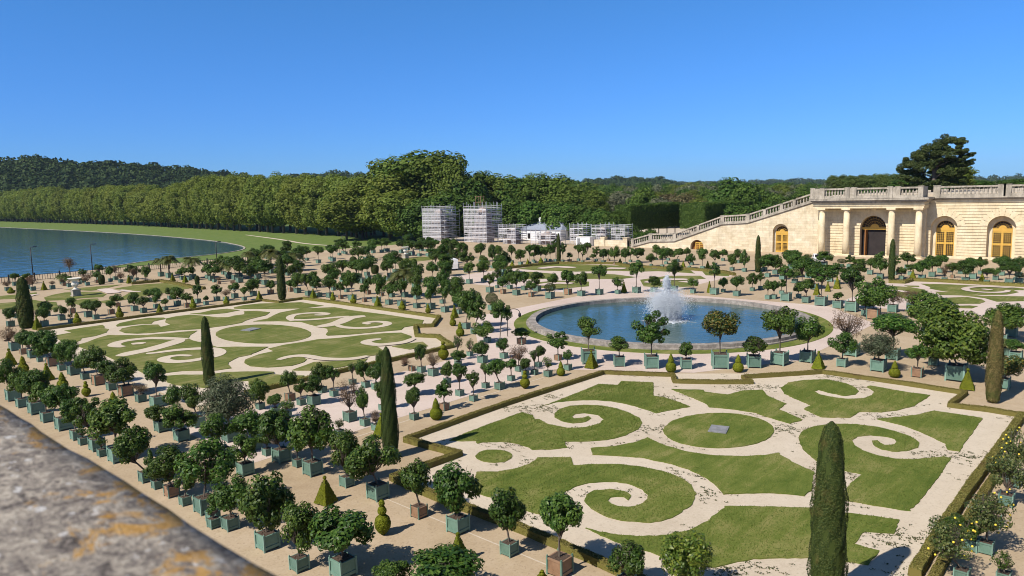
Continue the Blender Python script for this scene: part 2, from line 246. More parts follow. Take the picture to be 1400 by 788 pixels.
('o', 83.7, 26.8, 0.89, 0.97, 1.76, 0.67, 0.0, -0.0, 0, 0, 'low citrus tree in green tub, first from left in front of the arched gallery'),
('dead', 60.61, 18.24, 1.04, 1.47, 3.67, 1.4, -0.11, 0.36, 0, 0, 'bare russet tree in green tub, the only one right of the pool'),
('o', 56.44, 17.62, 0.66, 0.93, 2.49, 0.86, 0.0, -0.0, 0, 0, "citrus tree in green tub, fourth from left on the pool's near side"),
('olive', 56.58, 15.13, 0.92, 1.0, 2.69, 1.28, 0.0, -0.0, 0, 0, 'grey-green olive tree in green tub, the only one right of the pool'),
('o', 61.03, 15.33, 0.91, 1.73, 3.55, 1.52, 0.0, -0.0, 0, 0, 'tall broad citrus tree in green tub, first from left right of the pool'),
('ball2', 55.19, 13.7, 0.76, 1.18, 0, 'clipped two-tier box bush, the only one right of the pool'),
('o', 56.35, 12.52, 0.68, 1.22, 2.39, 0.76, 0.0, -0.0, 0, 1, 'citrus tree in wooden tub, the only one right of the pool'),
('o', 72.74, 15.39, 0.97, 1.16, 3.74, 1.81, 0.0, -0.0, 0, 0, 'tall broad citrus tree in green tub, second from left right of the pool'),
('mag', 56.84, 10.23, 1.2, 1.28, 4.98, 2.21, -0.05, 0.27, 0, 0, 'huge glossy tree in green tub, the only one right of the pool'),
('palm', 60.67, 12.43, 0.6, -0.05, 1.23, 0.76, 0.0, -0.0, 0, 0, 'palm in green tub, first from left right of the pool'),
('pyr', 54.62, 9.18, 0.78, 1.36, 0, 'clipped box pyramid, the only one right of the pool'),
('yellow', 56.31, 7.43, 0.75, 0.83, 2.23, 0.84, 0.02, -0.18, 0, 0, 'yellow-flecked citrus tree in green tub, the only one right of the pool'),
('o', 72.62, 9.88, 0.76, 1.15, 3.47, 1.48, 0.0, -0.0, 0, 0, 'tall broad citrus tree in green tub, third from left right of the pool'),
('o', 75.88, 9.64, 0.85, 0.9299999999999999, 2.83, 1.06, 0.0, -0.0, 0, 0, 'citrus tree in green tub, the only one right of the pool'),
('o', 65.43, 7.96, 0.82, 0.8999999999999999, 1.74, 0.76, 0.0, -0.0, 0, 0, 'low citrus tree in green tub, the only one right of the pool'),
('palm', 67.38, 8.97, 0.66, 0.22, 1.29, 0.69, 0.0, -0.0, 0, 0, 'palm in green tub, second from left right of the pool'),
('o', 86.72, 40.03, 0.74, 1.12, 2.71, 0.85, 0.0, -0.0, 0, 0, "citrus tree in green tub, fifth from left on the pool's far side"),
('o', 92.04, 40.34, 0.52, 0.78, 2.38, 0.69, 0.0, -0.0, 0, 0, "citrus tree in green tub, sixth from left on the pool's far side"),
('o', 94.02, 40.05, 0.51, 1.15, 2.41, 0.56, 0.0, -0.0, 0, 0, "citrus tree in green tub, seventh from left on the pool's far side"),
('o', 86.09, 35.75, 0.58, 1.1, 2.37, 0.54, 0.0, -0.0, 0, 0, "citrus tree in green tub, eighth from left on the pool's far side"),
('o', 86.72, 35.26, 0.6, 0.93, 2.21, 0.54, 0.0, -0.0, 0, 0, "citrus tree in green tub, ninth from left on the pool's far side"),
('o', 91.16, 36.1, 0.51, 0.82, 1.82, 0.56, 0.0, -0.0, 0, 0, "low citrus tree in green tub, the only one on the pool's far side"),
('o', 86.05, 33.5, 1.01, 2.76, 4.26, 0.93, 0.0, -0.0, 0, 0, "tall citrus tree in green tub, fourth from left on the pool's far side"),
('o', 89.18, 33.2, 0.52, 0.66, 1.95, 0.61, 0.0, -0.0, 0, 0, "citrus tree in green tub, tenth from left on the pool's far side"),
('o', 85.77, 31.04, 0.78, 1.09, 2.81, 0.85, 0.0, -0.0, 0, 0, "citrus tree in green tub, eleventh from left on the pool's far side"),
('pyr', 92.54, 32.23, 0.62, 1.39, 0, "clipped box pyramid, third from left on the pool's far side"),
('pyr', 96.42, 32.18, 0.54, 1.24, 0, "clipped box pyramid, fourth from left on the pool's far side"),
('pyr', 99.63, 32.08, 0.77, 1.6, 0, 'clipped box pyramid, the only one right behind the pool'),
('o', 84.61, 28.92, 1.12, 2.4910000000000005, 4.48, 1.53, 0.0, -0.0, 0, 0, "tall broad citrus tree in green tub, the only one on the pool's far side"),
('o', 82.35, 24.91, 1.17, 2.17, 4.65, 1.28, 0.0, -0.0, 0, 0, 'tall broad citrus tree in green tub, the only one in front of the arched gallery'),
('o', 80.23, 22.92, 0.68, 0.91, 2.23, 0.81, 0.0, -0.0, 0, 0, 'citrus tree in green tub, first from left in front of the arched gallery'),
('o', 111.78, 45.28, 0.75, 0.83, 3.05, 0.97, 0.0, -0.0, 0, 0, 'citrus tree in green tub, first from left right behind the pool'),
('o', 120.23, 46.06, 0.93, 1.01, 3.22, 1.55, 0.0, -0.0, 0, 0, 'broad citrus tree in green tub, first from left right behind the pool'),
('o', 122.16, 44.01, 0.81, 0.89, 2.28, 0.95, 0.0, -0.0, 0, 0, 'citrus tree in green tub, second from left right behind the pool'),
('o', 109.66, 39.35, 0.85, 0.9299999999999999, 2.5, 1.31, 0.0, -0.0, 0, 0, 'broad citrus tree in green tub, second from left right behind the pool'),
('o', 125.74, 42.64, 0.83, 0.9099999999999999, 2.58, 1.31, 0.0, -0.0, 0, 0, 'broad citrus tree in green tub, third from left right behind the pool'),
('dome', 126.85, 40.19, 0.58, 0.6599999999999999, 1.36, 0.65, 0.0, -0.0, 0, 0, 'clipped dome bush in green tub, the only one right behind the pool'),
('o', 125.17, 38.4, 0.82, 0.8999999999999999, 2.25, 0.93, 0.0, -0.0, 0, 0, 'citrus tree in green tub, fourth from left right behind the pool'),
('o', 118.14, 33.29, 0.74, 1.33, 2.68, 0.91, 0.0, -0.0, 0, 0, 'citrus tree in green tub, sixth from left right behind the pool'),
('o', 112.88, 50.87, 0.64, 0.98, 3.44, 0.63, 0.0, -0.0, 0, 0, 'tall citrus tree in green tub, tenth from left below the stair wall'),
('o', 113.38, 53.21, 0.62, 0.91, 2.81, 0.77, 0.0, -0.0, 0, 0, 'citrus tree in green tub, eighteenth from left below the stair wall'),
('o', 114.51, 48.83, 0.62, 0.7, 1.86, 0.68, 0.0, -0.0, 0, 0, 'low citrus tree in green tub, first from left right behind the pool'),
('brown', 115.81, 48.78, 0.65, 0.81, 1.92, 0.77, 0.0, -0.0, 0, 0, 'dry brown shrub in green tub, first from left right behind the pool'),
('o', 102.66, 38.8, 0.68, 0.76, 1.65, 1.1, 0.0, -0.0, 0, 0, 'low citrus tree in green tub, third from left right behind the pool'),
('o', 125.05, 36.93, 0.81, 0.89, 1.64, 1.01, 0.0, -0.0, 0, 0, 'low citrus tree in green tub, fifth from left right behind the pool'),
('o', 105.87, 41.86, 0.71, 0.7899999999999999, 1.8, 0.84, 0.0, -0.0, 0, 0, 'low citrus tree in green tub, second from left right behind the pool'),
('o', 115.8, 38.08, 0.76, 0.84, 1.3900000000000001, 1.04, 0.0, -0.0, 0, 0, 'low citrus tree in green tub, fourth from left right behind the pool'),
('brown', 106.76, 35.36, 0.7, 0.7799999999999999, 1.33, 0.81, 0.0, -0.0, 0, 0, 'dry brown shrub in green tub, second from left right behind the pool'),
('o', 106.9, 32.73, 0.7, 0.7799999999999999, 2.14, 0.87, 0.0, -0.0, 0, 0, 'citrus tree in green tub, fifth from left right behind the pool'),
('o', 113.19, 30.51, 0.8, 1.07, 3.79, 0.94, 0.0, -0.0, 0, 0, 'tall citrus tree in green tub, second from left right behind the pool'),
('o', 113.82, 27.9, 0.61, 0.7, 1.89, 0.63, 0.0, -0.0, 0, 0, 'low citrus tree in green tub, second from left in front of the arched gallery'),
('pyr', 115.66, 26.88, 0.74, 1.25, 0, 'clipped box pyramid, first from left in front of the arched gallery'),
('o', 114.31, 25.39, 0.83, 1.08, 3.07, 1.17, 0.0, -0.0, 0, 0, 'broad citrus tree in green tub, first from left in front of the arched gallery'),
('o', 119.17, 25.18, 0.79, 1.16, 3.06, 1.06, 0.0, -0.0, 0, 0, 'citrus tree in green tub, second from left in front of the arched gallery'),
('o', 125.27, 25.37, 0.74, 1.3, 2.73, 1.1, 0.0, -0.0, 0, 0, 'citrus tree in green tub, third from left in front of the arched gallery'),
('brown', 114.12, 22.58, 0.64, 0.72, 2.41, 0.54, 0.0, -0.0, 0, 0, 'dry brown shrub in green tub, third from left in front of the arched gallery'),
('o', 118.98, 22.56, 0.53, 0.93, 2.13, 0.85, 0.0, -0.0, 0, 1, 'citrus tree in wooden tub, the only one in front of the arched gallery'),
('o', 113.79, 20.01, 0.85, 1.28, 3.12, 1.19, 0.0, -0.0, 0, 0, 'broad citrus tree in green tub, second from left in front of the arched gallery'),
('o', 119.19, 20.09, 0.84, 1.41, 2.96, 1.1, 0.0, -0.0, 0, 0, 'citrus tree in green tub, fourth from left in front of the arched gallery'),
('o', 125.62, 20.23, 0.6, 1.19, 2.58, 1.0, 0.0, -0.0, 0, 0, 'citrus tree in green tub, fifth from left in front of the arched gallery'),
('pyr', 115.89, 18.45, 0.68, 1.23, 0, 'clipped box pyramid, second from left in front of the arched gallery'),
('o', 113.77, 17.55, 0.63, 1.2, 2.18, 0.66, 0.0, -0.0, 0, 0, 'citrus tree in green tub, sixth from left in front of the arched gallery'),
('o', 119.2, 17.39, 0.66, 0.75, 1.69, 0.68, 0.0, -0.0, 0, 0, 'low citrus tree in green tub, fourth from left in front of the arched gallery'),
('o', 125.32, 17.53, 0.64, 1.35, 2.86, 1.05, 0.0, -0.0, 0, 0, 'citrus tree in green tub, seventh from left in front of the arched gallery'),
('o', 114.48, 15.19, 0.88, 1.33, 3.12, 1.3, 0.0, -0.0, 0, 0, 'broad citrus tree in green tub, third from left in front of the arched gallery'),
('o', 120.28, 15.22, 0.45, 1.05, 2.49, 0.64, 0.0, -0.0, 0, 0, 'citrus tree in green tub, eighth from left in front of the arched gallery'),
('o', 123.99, 15.37, 0.79, 0.98, 2.9, 0.88, 0.0, -0.0, 0, 0, 'citrus tree in green tub, ninth from left in front of the arched gallery'),
('dome', 115.89, 14.26, 0.86, 0.94, 1.49, 0.55, 0.0, -0.0, 0, 0, 'clipped dome bush in green tub, the only one in front of the arched gallery'),
('o', 119.26, 30.2, 0.58, 1.45, 2.86, 0.86, 0.0, -0.0, 0, 0, 'citrus tree in green tub, seventh from left right behind the pool'),
('o', 129.12, 30.85, 0.69, 1.05, 2.56, 1.17, 0.0, -0.0, 0, 0, 'broad citrus tree in green tub, fourth from left right behind the pool'),
('o', 125.04, 22.68, 0.6, 0.6799999999999999, 1.75, 0.85, 0.0, -0.0, 0, 0, 'low citrus tree in green tub, third from left in front of the arched gallery'),
('o', 119.68, 28.14, 0.64, 0.72, 1.66, 0.77, 0.0, -0.0, 0, 0, 'low citrus tree in green tub, sixth from left right behind the pool'),
('lemon', 30.3, 4.21, 0.48, 0.76, 2.36, 0.73, 0.0, -0.0, 0, 0, 'fruiting lemon tree in green tub, second from left right of the near scroll lawn'),
('lemon', 35.48, 4.32, 0.54, 0.62, 2.36, 0.69, 0.0, -0.0, 0, 0, 'fruiting lemon tree in green tub, third from left right of the near scroll lawn'),
('sap', 32.87, 4.36, 0.46, 0.54, 1.09, 0.25, 0.0, -0.0, 0, 0, 'tiny low plant in green tub, the only one right of the near scroll lawn'),
('lemon', 37.99, 4.45, 0.56, 0.73, 2.66, 0.58, 0.0, -0.0, 0, 0, 'fruiting lemon tree in green tub, fourth from left right of the near scroll lawn'),
('lemon', 27.57, 4.48, 0.46, 0.7, 2.14, 0.68, -0.06, 0.41, 0, 0, 'fruiting lemon tree in green tub, first from left right of the near scroll lawn'),
('o', 30.22, 4.68, 0.48, 0.5599999999999999, 1.1099999999999999, 0.61, -0.04, 0.28, 0, 0, 'low citrus tree in green tub, the only one right of the near scroll lawn'),
('thin', 28.29, 3.38, 0.42, 0.5, 1.05, 0.41, 0.0, -0.0, 0, 0, 'sparse sapling in green tub, the only one right of the near scroll lawn'),
('o', 22.64, 96.88, 0.71, 0.93, 2.12, 0.59, 0.0, -0.0, 0, 0, 'citrus tree in green tub, first from left behind the left lawn'),
('pyr', 23.93, 91.95, 0.69, 1.51, 0, 'clipped box pyramid, first from left behind the left lawn'),
('o', 25.14, 93.75, 0.69, 0.87, 2.65, 0.88, 0.0, -0.0, 0, 0, 'citrus tree in green tub, second from left behind the left lawn'),
('o', 27.77, 96.79, 0.66, 0.74, 1.76, 0.65, 0.0, -0.0, 0, 0, 'low citrus tree in green tub, third from left behind the left lawn'),
('sap', 27.81, 93.72, 0.53, 0.61, 1.1600000000000001, 0.3, 0.0, -0.0, 0, 0, 'tiny low plant in green tub, the only one behind the left lawn'),
('ball2', 27.93, 92.02, 0.83, 1.35, 0, 'clipped two-tier box bush, first from left behind the left lawn'),
('o', 30.58, 96.6, 0.74, 0.83, 2.11, 0.72, 0.0, -0.0, 0, 0, 'citrus tree in green tub, third from left behind the left lawn'),
('o', 30.52, 93.89, 0.61, 0.89, 2.2, 0.68, 0.0, -0.0, 0, 0, 'citrus tree in green tub, fourth from left behind the left lawn'),
('o', 33.18, 96.62, 0.63, 0.71, 1.65, 0.58, 0.0, -0.0, 0, 1, 'low citrus tree in wooden tub, first from left behind the left lawn'),
('o', 30.45, 101.85, 0.68, 0.78, 1.98, 0.62, 0.0, -0.0, 0, 1, 'citrus tree in wooden tub, first from left behind the left lawn'),
('o', 36.0, 102.41, 0.62, 0.7, 1.74, 0.68, 0.0, -0.0, 0, 1, 'low citrus tree in wooden tub, second from left behind the left lawn'),
('ball2', 32.65, 92.48, 0.84, 1.42, 0, 'clipped two-tier box bush, second from left behind the left lawn'),
('o', 35.96, 96.67, 0.7, 0.7799999999999999, 2.3, 0.76, 0.0, -0.0, 0, 0, 'citrus tree in green tub, fifth from left behind the left lawn'),
('o', 36.01, 94.05, 0.65, 0.78, 2.02, 0.71, 0.0, -0.0, 0, 0, 'citrus tree in green tub, sixth from left behind the left lawn'),
('o', 27.74, 102.09, 0.63, 0.73, 1.77, 0.7, 0.0, -0.0, 0, 0, 'low citrus tree in green tub, second from left behind the left lawn'),
('o', 24.98, 103.82, 0.63, 0.71, 1.47, 0.57, 0.0, -0.0, 0, 0, 'low citrus tree in green tub, first from left behind the left lawn'),
('brown', 32.5, 138.59, 0.67, 0.75, 1.63, 0.75, 0.0, -0.0, 0, 0, 'dry brown shrub in green tub, first from left along the far left railing'),
('brown', 35.24, 138.5, 0.7, 0.7799999999999999, 1.86, 0.77, 0.0, -0.0, 0, 0, 'dry brown shrub in green tub, second from left along the far left railing'),
('brown', 35.12, 135.03, 0.71, 0.9, 2.41, 0.83, 0.0, -0.0, 0, 0, 'dry brown shrub in green tub, third from left along the far left railing'),
('ball2', 31.92, 134.24, 1.06, 0.97, 0, 'clipped two-tier box bush, the only one along the far left railing'),
('pyr', 36.4, 134.03, 0.64, 1.41, 0, 'clipped box pyramid, the only one along the far left railing'),
('brown', 37.7, 134.39, 0.69, 0.7699999999999999, 1.34, 0.51, 0.0, -0.0, 0, 0, 'dry brown shrub in green tub, fourth from left along the far left railing'),
('brown', 40.43, 137.95, 0.59, 0.6699999999999999, 1.28, 0.61, 0.0, -0.0, 0, 1, 'dry brown shrub in wooden tub, the only one along the far left railing'),
('o', 40.31, 134.98, 0.58, 0.68, 1.9, 0.52, 0.0, -0.0, 0, 0, 'citrus tree in green tub, second from left along the far left railing'),
('o', 42.81, 137.93, 0.51, 0.59, 1.1400000000000001, 0.53, 0.0, -0.0, 0, 0, 'low citrus tree in green tub, second from left along the far left railing'),
('brown', 42.88, 134.4, 0.63, 0.71, 2.02, 0.79, 0.0, -0.0, 0, 0, 'dry brown shrub in green tub, fifth from left along the far left railing'),
('o', 45.34, 137.42, 0.6, 0.89, 2.17, 0.72, 0.0, -0.0, 0, 1, 'citrus tree in wooden tub, the only one along the far left railing'),
('cyl', 44.92, 133.87, 1.02, 1.68, 0, 'clipped dark column bush, first from left behind the left lawn'),
('o', 47.63, 137.59, 0.6, 1.2, 2.86, 0.64, 0.0, -0.0, 0, 0, 'citrus tree in green tub, fifth from left along the far left railing'),
('brown', 47.88, 133.69, 0.63, 0.71, 1.75, 0.81, 0.0, -0.0, 0, 0, 'dry brown shrub in green tub, first from left behind the left lawn'),
('pyr', 48.28, 131.08, 0.68, 1.41, 0, 'clipped box pyramid, second from left behind the left lawn'),
('brown', 48.86, 130.49, 0.55, 1.29, 2.54, 0.71, 0.0, -0.0, 0, 0, 'dry brown shrub in green tub, second from left behind the left lawn'),
('o', 51.01, 134.99, 0.54, 1.01, 2.49, 0.74, 0.0, -0.0, 0, 0, 'citrus tree in green tub, seventh from left along the far left railing'),
('o', 50.21, 129.11, 0.62, 1.06, 2.84, 0.71, 0.0, -0.0, 0, 1, 'citrus tree in wooden tub, second from left behind the left lawn'),
('o', 35.54, 146.39, 0.74, 1.02, 2.18, 0.71, 0.0, -0.0, 0, 0, 'citrus tree in green tub, first from left along the far left railing'),
('o', 37.85, 148.11, 0.75, 0.86, 1.87, 0.82, 0.0, -0.0, 0, 0, 'low citrus tree in green tub, first from left along the far left railing'),
('o', 44.13, 140.24, 0.72, 1.4, 2.41, 0.73, 0.0, -0.0, 0, 0, 'citrus tree in green tub, third from left along the far left railing'),
('o', 47.11, 141.19, 0.81, 1.62, 2.92, 0.93, 0.0, -0.0, 0, 0, 'citrus tree in green tub, fourth from left along the far left railing'),
('dead', 49.07, 139.23, 0.73, 1.53, 2.84, 0.93, 0.0, -0.0, 0, 0, 'bare russet tree in green tub, the only one along the far left railing'),
('o', 50.91, 137.58, 0.72, 1.26, 2.57, 0.84, 0.0, -0.0, 0, 0, 'citrus tree in green tub, sixth from left along the far left railing'),
('palm', 41.16, 141.02, 0.72, 1.11, 2.2, 1.07, 0.0, -0.0, 0, 0, 'palm in green tub, first from left along the far left railing'),
('o', 38.64, 96.74, 0.57, 0.87, 2.58, 0.85, 0.0, -0.0, 0, 0, 'citrus tree in green tub, seventh from left behind the left lawn'),
('o', 40.62, 103.76, 0.61, 0.69, 1.71, 0.77, 0.0, -0.0, 0, 0, 'low citrus tree in green tub, fourth from left behind the left lawn'),
('pyr', 37.05, 91.8, 0.54, 1.16, 0, 'clipped box pyramid, third from left behind the left lawn'),
('o', 38.58, 93.8, 0.51, 0.79, 1.43, 0.43, 0.0, -0.0, 0, 0, 'low citrus tree in green tub, fifth from left behind the left lawn'),
('o', 41.27, 96.48, 0.7, 0.81, 2.47, 0.82, 0.0, -0.0, 0, 0, 'citrus tree in green tub, eighth from left behind the left lawn'),
('o', 43.37, 103.55, 0.59, 0.6699999999999999, 1.68, 0.57, 0.0, -0.0, 0, 0, 'low citrus tree in green tub, sixth from left behind the left lawn'),
('o', 41.24, 93.71, 0.61, 0.87, 1.93, 0.72, 0.0, -0.0, 0, 1, 'citrus tree in wooden tub, third from left behind the left lawn'),
('ball2', 41.13, 91.66, 0.79, 1.44, 0, 'clipped two-tier box bush, third from left behind the left lawn'),
('o', 44.07, 96.63, 0.61, 1.04, 2.49, 0.67, 0.0, -0.0, 0, 0, 'citrus tree in green tub, eleventh from left behind the left lawn'),
('o', 43.74, 93.6, 0.54, 0.64, 1.31, 0.37, 0.0, -0.0, 0, 0, 'low citrus tree in green tub, seventh from left behind the left lawn'),
('o', 46.47, 96.08, 0.66, 0.97, 2.17, 0.77, 0.0, -0.0, 0, 0, 'citrus tree in green tub, fourteenth from left behind the left lawn'),
('brown', 47.17, 94.93, 0.63, 0.71, 1.57, 0.66, 0.0, -0.0, 0, 0, 'dry brown shrub in green tub, third from left behind the left lawn'),
('ball2', 45.55, 91.65, 0.72, 1.07, 0, 'clipped two-tier box bush, fourth from left behind the left lawn'),
('o', 49.29, 96.55, 0.73, 0.8099999999999999, 2.19, 0.65, 0.0, -0.0, 0, 0, 'citrus tree in green tub, fifteenth from left behind the left lawn'),
('o', 48.88, 93.16, 0.53, 0.81, 1.84, 0.53, 0.0, -0.0, 0, 0, 'low citrus tree in green tub, eighth from left behind the left lawn'),
('o', 51.99, 96.41, 0.73, 0.8099999999999999, 2.44, 0.98, 0.0, -0.0, 0, 0, 'citrus tree in green tub, sixteenth from left behind the left lawn'),
('pyr', 49.99, 91.16, 0.68, 1.25, 0, 'clipped box pyramid, sixth from left behind the left lawn'),
('o', 54.47, 95.98, 0.69, 0.7699999999999999, 1.94, 0.65, 0.0, -0.0, 0, 1, 'citrus tree in wooden tub, fourth from left behind the left lawn'),
('o', 57.61, 95.87, 0.64, 0.72, 1.9, 0.74, 0.0, -0.0, 0, 1, 'citrus tree in wooden tub, fifth from left behind the left lawn'),
('palm', 56.11, 133.54, 1.0, 1.87, 4.7, 1.69, 0.0, -0.0, 0, 0, 'palm in green tub, first from left behind the left lawn'),
('palm', 56.37, 137.68, 0.88, 1.65, 3.96, 1.38, 0.0, -0.0, 0, 0, 'palm in green tub, second from left along the far left railing'),
('palm', 58.04, 128.42, 0.84, 2.17, 4.51, 1.77, 0.0, -0.0, 0, 0, 'palm in green tub, second from left behind the left lawn'),
('palm', 61.58, 122.18, 0.82, 1.48, 4.13, 2.08, 0.0, -0.0, 0, 0, 'palm in green tub, first from left beyond the left lawn'),
('palm', 66.78, 124.82, 0.84, 2.24, 4.76, 1.26, 0.0, -0.0, 0, 0, 'palm in green tub, second from left beyond the left lawn'),
('palm', 70.19, 122.9, 0.85, 2.26, 5.27, 1.96, 0.0, -0.0, 0, 0, 'palm in green tub, third from left beyond the left lawn'),
('palm', 74.97, 123.06, 0.86, 1.37, 4.23, 2.01, 0.0, -0.0, 0, 0, 'palm in green tub, fourth from left beyond the left lawn'),
('pyr', 53.96, 127.23, 0.65, 1.29, 0, 'clipped box pyramid, fourth from left behind the left lawn'),
('pyr', 54.31, 123.19, 0.68, 1.26, 0, 'clipped box pyramid, fifth from left behind the left lawn'),
('cyl', 53.84, 117.75, 0.74, 1.51, 0, 'clipped dark column bush, second from left behind the left lawn'),
('o', 55.96, 128.09, 0.67, 0.75, 2.15, 0.88, 0.0, -0.0, 0, 0, 'citrus tree in green tub, ninth from left behind the left lawn'),
('o', 56.23, 125.79, 0.66, 0.74, 2.46, 0.87, 0.0, -0.0, 0, 0, 'citrus tree in green tub, tenth from left behind the left lawn'),
('brown', 56.29, 115.32, 0.54, 0.62, 1.17, 0.46, 0.0, -0.0, 0, 1, 'dry brown shrub in wooden tub, the only one behind the left lawn'),
('brown', 53.97, 105.82, 0.57, 0.6499999999999999, 1.49, 0.57, 0.0, -0.0, 0, 0, 'dry brown shrub in green tub, fourth from left behind the left lawn'),
('o', 59.47, 125.78, 0.75, 0.83, 2.16, 1.1, 0.0, -0.0, 0, 0, 'citrus tree in green tub, twelfth from left behind the left lawn'),
('o', 57.26, 118.75, 0.63, 1.01, 2.7, 0.94, 0.0, -0.0, 0, 0, 'citrus tree in green tub, thirteenth from left behind the left lawn'),
('o', 97.54, 94.86, 0.63, 0.78, 2.15, 0.97, 0.0, -0.0, 0, 0, 'citrus tree in green tub, first from left beside the far lawn'),
('o', 96.96, 91.97, 0.62, 1.73, 4.41, 0.81, 0.0, -0.0, 0, 0, 'tall citrus tree in green tub, seventh from left beside the far lawn'),
('o', 99.87, 92.07, 0.63, 0.71, 1.87, 0.78, 0.0, -0.0, 0, 0, 'low citrus tree in green tub, the only one beside the far lawn'),
('o', 104.44, 91.73, 0.65, 1.12, 2.91, 1.09, 0.0, -0.0, 0, 0, 'citrus tree in green tub, second from left beside the far lawn'),
('o', 107.04, 91.65, 0.42, 1.92, 3.74, 0.91, 0.0, -0.0, 0, 0, 'tall citrus tree in green tub, eleventh from left beside the far lawn'),
('o', 110.06, 93.28, 0.53, 1.0, 2.04, 0.62, 0.0, -0.0, 0, 0, 'citrus tree in green tub, first from left below the stair wall'),
('o', 112.94, 91.36, 0.47, 1.26, 3.55, 0.93, 0.0, -0.0, 0, 0, 'tall citrus tree in green tub, second from left below the stair wall'),
('o', 112.75, 89.87, 0.53, 2.57, 4.43, 0.82, 0.0, -0.0, 0, 0, 'tall citrus tree in green tub, third from left below the stair wall'),
('o', 112.37, 87.69, 0.46, 1.65, 3.89, 0.71, 0.0, -0.0, 0, 0, 'tall citrus tree in green tub, fourth from left below the stair wall'),
('o', 113.05, 86.56, 0.61, 0.82, 1.84, 0.61, 0.0, -0.0, 0, 1, 'low citrus tree in wooden tub, first from left below the stair wall'),
('o', 113.13, 83.47, 0.49, 1.14, 3.75, 0.9, 0.0, -0.0, 0, 0, 'tall citrus tree in green tub, fifth from left below the stair wall'),
('o', 118.17, 85.9, 0.54, 2.1, 3.55, 0.78, 0.0, -0.0, 0, 0, 'tall citrus tree in green tub, sixth from left below the stair wall'),
('o', 113.4, 81.22, 0.54, 1.0, 1.8, 0.6, 0.0, -0.0, 0, 1, 'low citrus tree in wooden tub, second from left below the stair wall'),
('o', 113.37, 78.83, 0.68, 1.1, 2.67, 0.78, 0.0, -0.0, 0, 0, 'citrus tree in green tub, sixth from left below the stair wall'),
('o', 118.18, 80.99, 0.53, 1.23, 2.25, 0.71, 0.0, -0.0, 0, 1, 'citrus tree in wooden tub, the only one below the stair wall'),
('pyr', 95.98, 90.01, 0.63, 1.32, 0, 'clipped box pyramid, first from left beside the far lawn'),
('pyr', 104.02, 89.58, 0.66, 1.24, 0, 'clipped box pyramid, second from left beside the far lawn'),
('ball2', 107.2, 89.0, 0.88, 1.3, 0, 'clipped two-tier box bush, second from left beside the far lawn'),
('ball2', 100.08, 89.98, 0.81, 1.16, 0, 'clipped two-tier box bush, first from left beside the far lawn'),
('o', 106.45, 95.78, 0.58, 1.82, 3.46, 0.77, 0.0, -0.0, 0, 0, 'tall citrus tree in green tub, tenth from left beside the far lawn'),
('o', 109.95, 91.24, 0.58, 1.3, 3.55, 1.33, 0.0, -0.0, 0, 0, 'tall broad citrus tree in green tub, the only one below the stair wall'),
('o', 105.15, 103.1, 0.6, 1.44, 3.76, 1.26, 0.0, -0.0, 0, 0, 'tall broad citrus tree in green tub, ninth from left beside the far lawn'),
('o', 105.19, 98.25, 0.58, 1.62, 3.48, 0.82, 0.0, -0.0, 0, 0, 'tall citrus tree in green tub, eighth from left beside the far lawn'),
('o', 108.52, 91.64, 0.52, 2.42, 3.64, 0.81, 0.0, -0.0, 0, 0, 'tall citrus tree in green tub, first from left below the stair wall'),
('o', 112.91, 92.47, 0.53, 1.22, 2.9, 0.94, 0.0, -0.0, 0, 0, 'citrus tree in green tub, second from left below the stair wall'),
('o', 116.58, 82.75, 0.52, 1.29, 2.93, 0.81, 0.0, -0.0, 0, 0, 'citrus tree in green tub, fourth from left below the stair wall'),
('o', 115.89, 86.53, 0.53, 1.62, 3.28, 0.93, 0.0, -0.0, 0, 0, 'citrus tree in green tub, third from left below the stair wall'),
('o', 112.66, 78.37, 0.59, 1.08, 2.94, 0.73, 0.0, -0.0, 0, 0, 'citrus tree in green tub, fifth from left below the stair wall'),
('o', 112.73, 75.9, 0.44, 1.27, 3.39, 0.96, 0.0, -0.0, 0, 1, 'tall citrus tree in wooden tub, the only one below the stair wall'),
('ball2', 114.88, 76.11, 0.7, 0.99, 0, 'clipped two-tier box bush, the only one below the stair wall'),
('o', 112.93, 73.67, 0.61, 1.34, 3.35, 0.91, 0.0, -0.0, 0, 0, 'tall citrus tree in green tub, seventh from left below the stair wall'),
('o', 118.32, 76.04, 0.52, 1.21, 3.0, 0.89, 0.0, -0.0, 0, 0, 'citrus tree in green tub, seventh from left below the stair wall'),
('o', 117.6, 73.94, 0.57, 0.75, 2.91, 1.27, 0.0, -0.0, 0, 0, 'broad citrus tree in green tub, the only one below the stair wall'),
('o', 113.4, 68.53, 0.46, 0.76, 2.25, 0.79, 0.0, -0.0, 0, 0, 'citrus tree in green tub, eighth from left below the stair wall'),
('o', 124.13, 73.82, 0.47, 1.23, 2.86, 1.01, 0.0, -0.0, 0, 0, 'citrus tree in green tub, ninth from left below the stair wall'),
('o', 112.8, 65.91, 0.54, 1.29, 3.5, 0.96, 0.0, -0.0, 0, 0, 'tall citrus tree in green tub, eighth from left below the stair wall'),
('o', 117.92, 68.14, 0.56, 0.96, 2.68, 1.05, 0.0, -0.0, 0, 0, 'citrus tree in green tub, tenth from left below the stair wall'),
('o', 124.22, 71.32, 0.53, 1.12, 2.52, 0.8, 0.0, -0.0, 0, 0, 'citrus tree in green tub, eleventh from left below the stair wall'),
('o', 122.67, 68.45, 0.58, 0.6599999999999999, 2.52, 1.13, 0.0, -0.0, 0, 0, 'citrus tree in green tub, twelfth from left below the stair wall'),
('pyr', 114.81, 62.95, 0.58, 1.06, 0, 'clipped box pyramid, first from left below the stair wall'),
('o', 125.22, 67.91, 0.53, 1.26, 2.65, 0.74, 0.0, -0.0, 0, 0, 'citrus tree in green tub, thirteenth from left below the stair wall'),
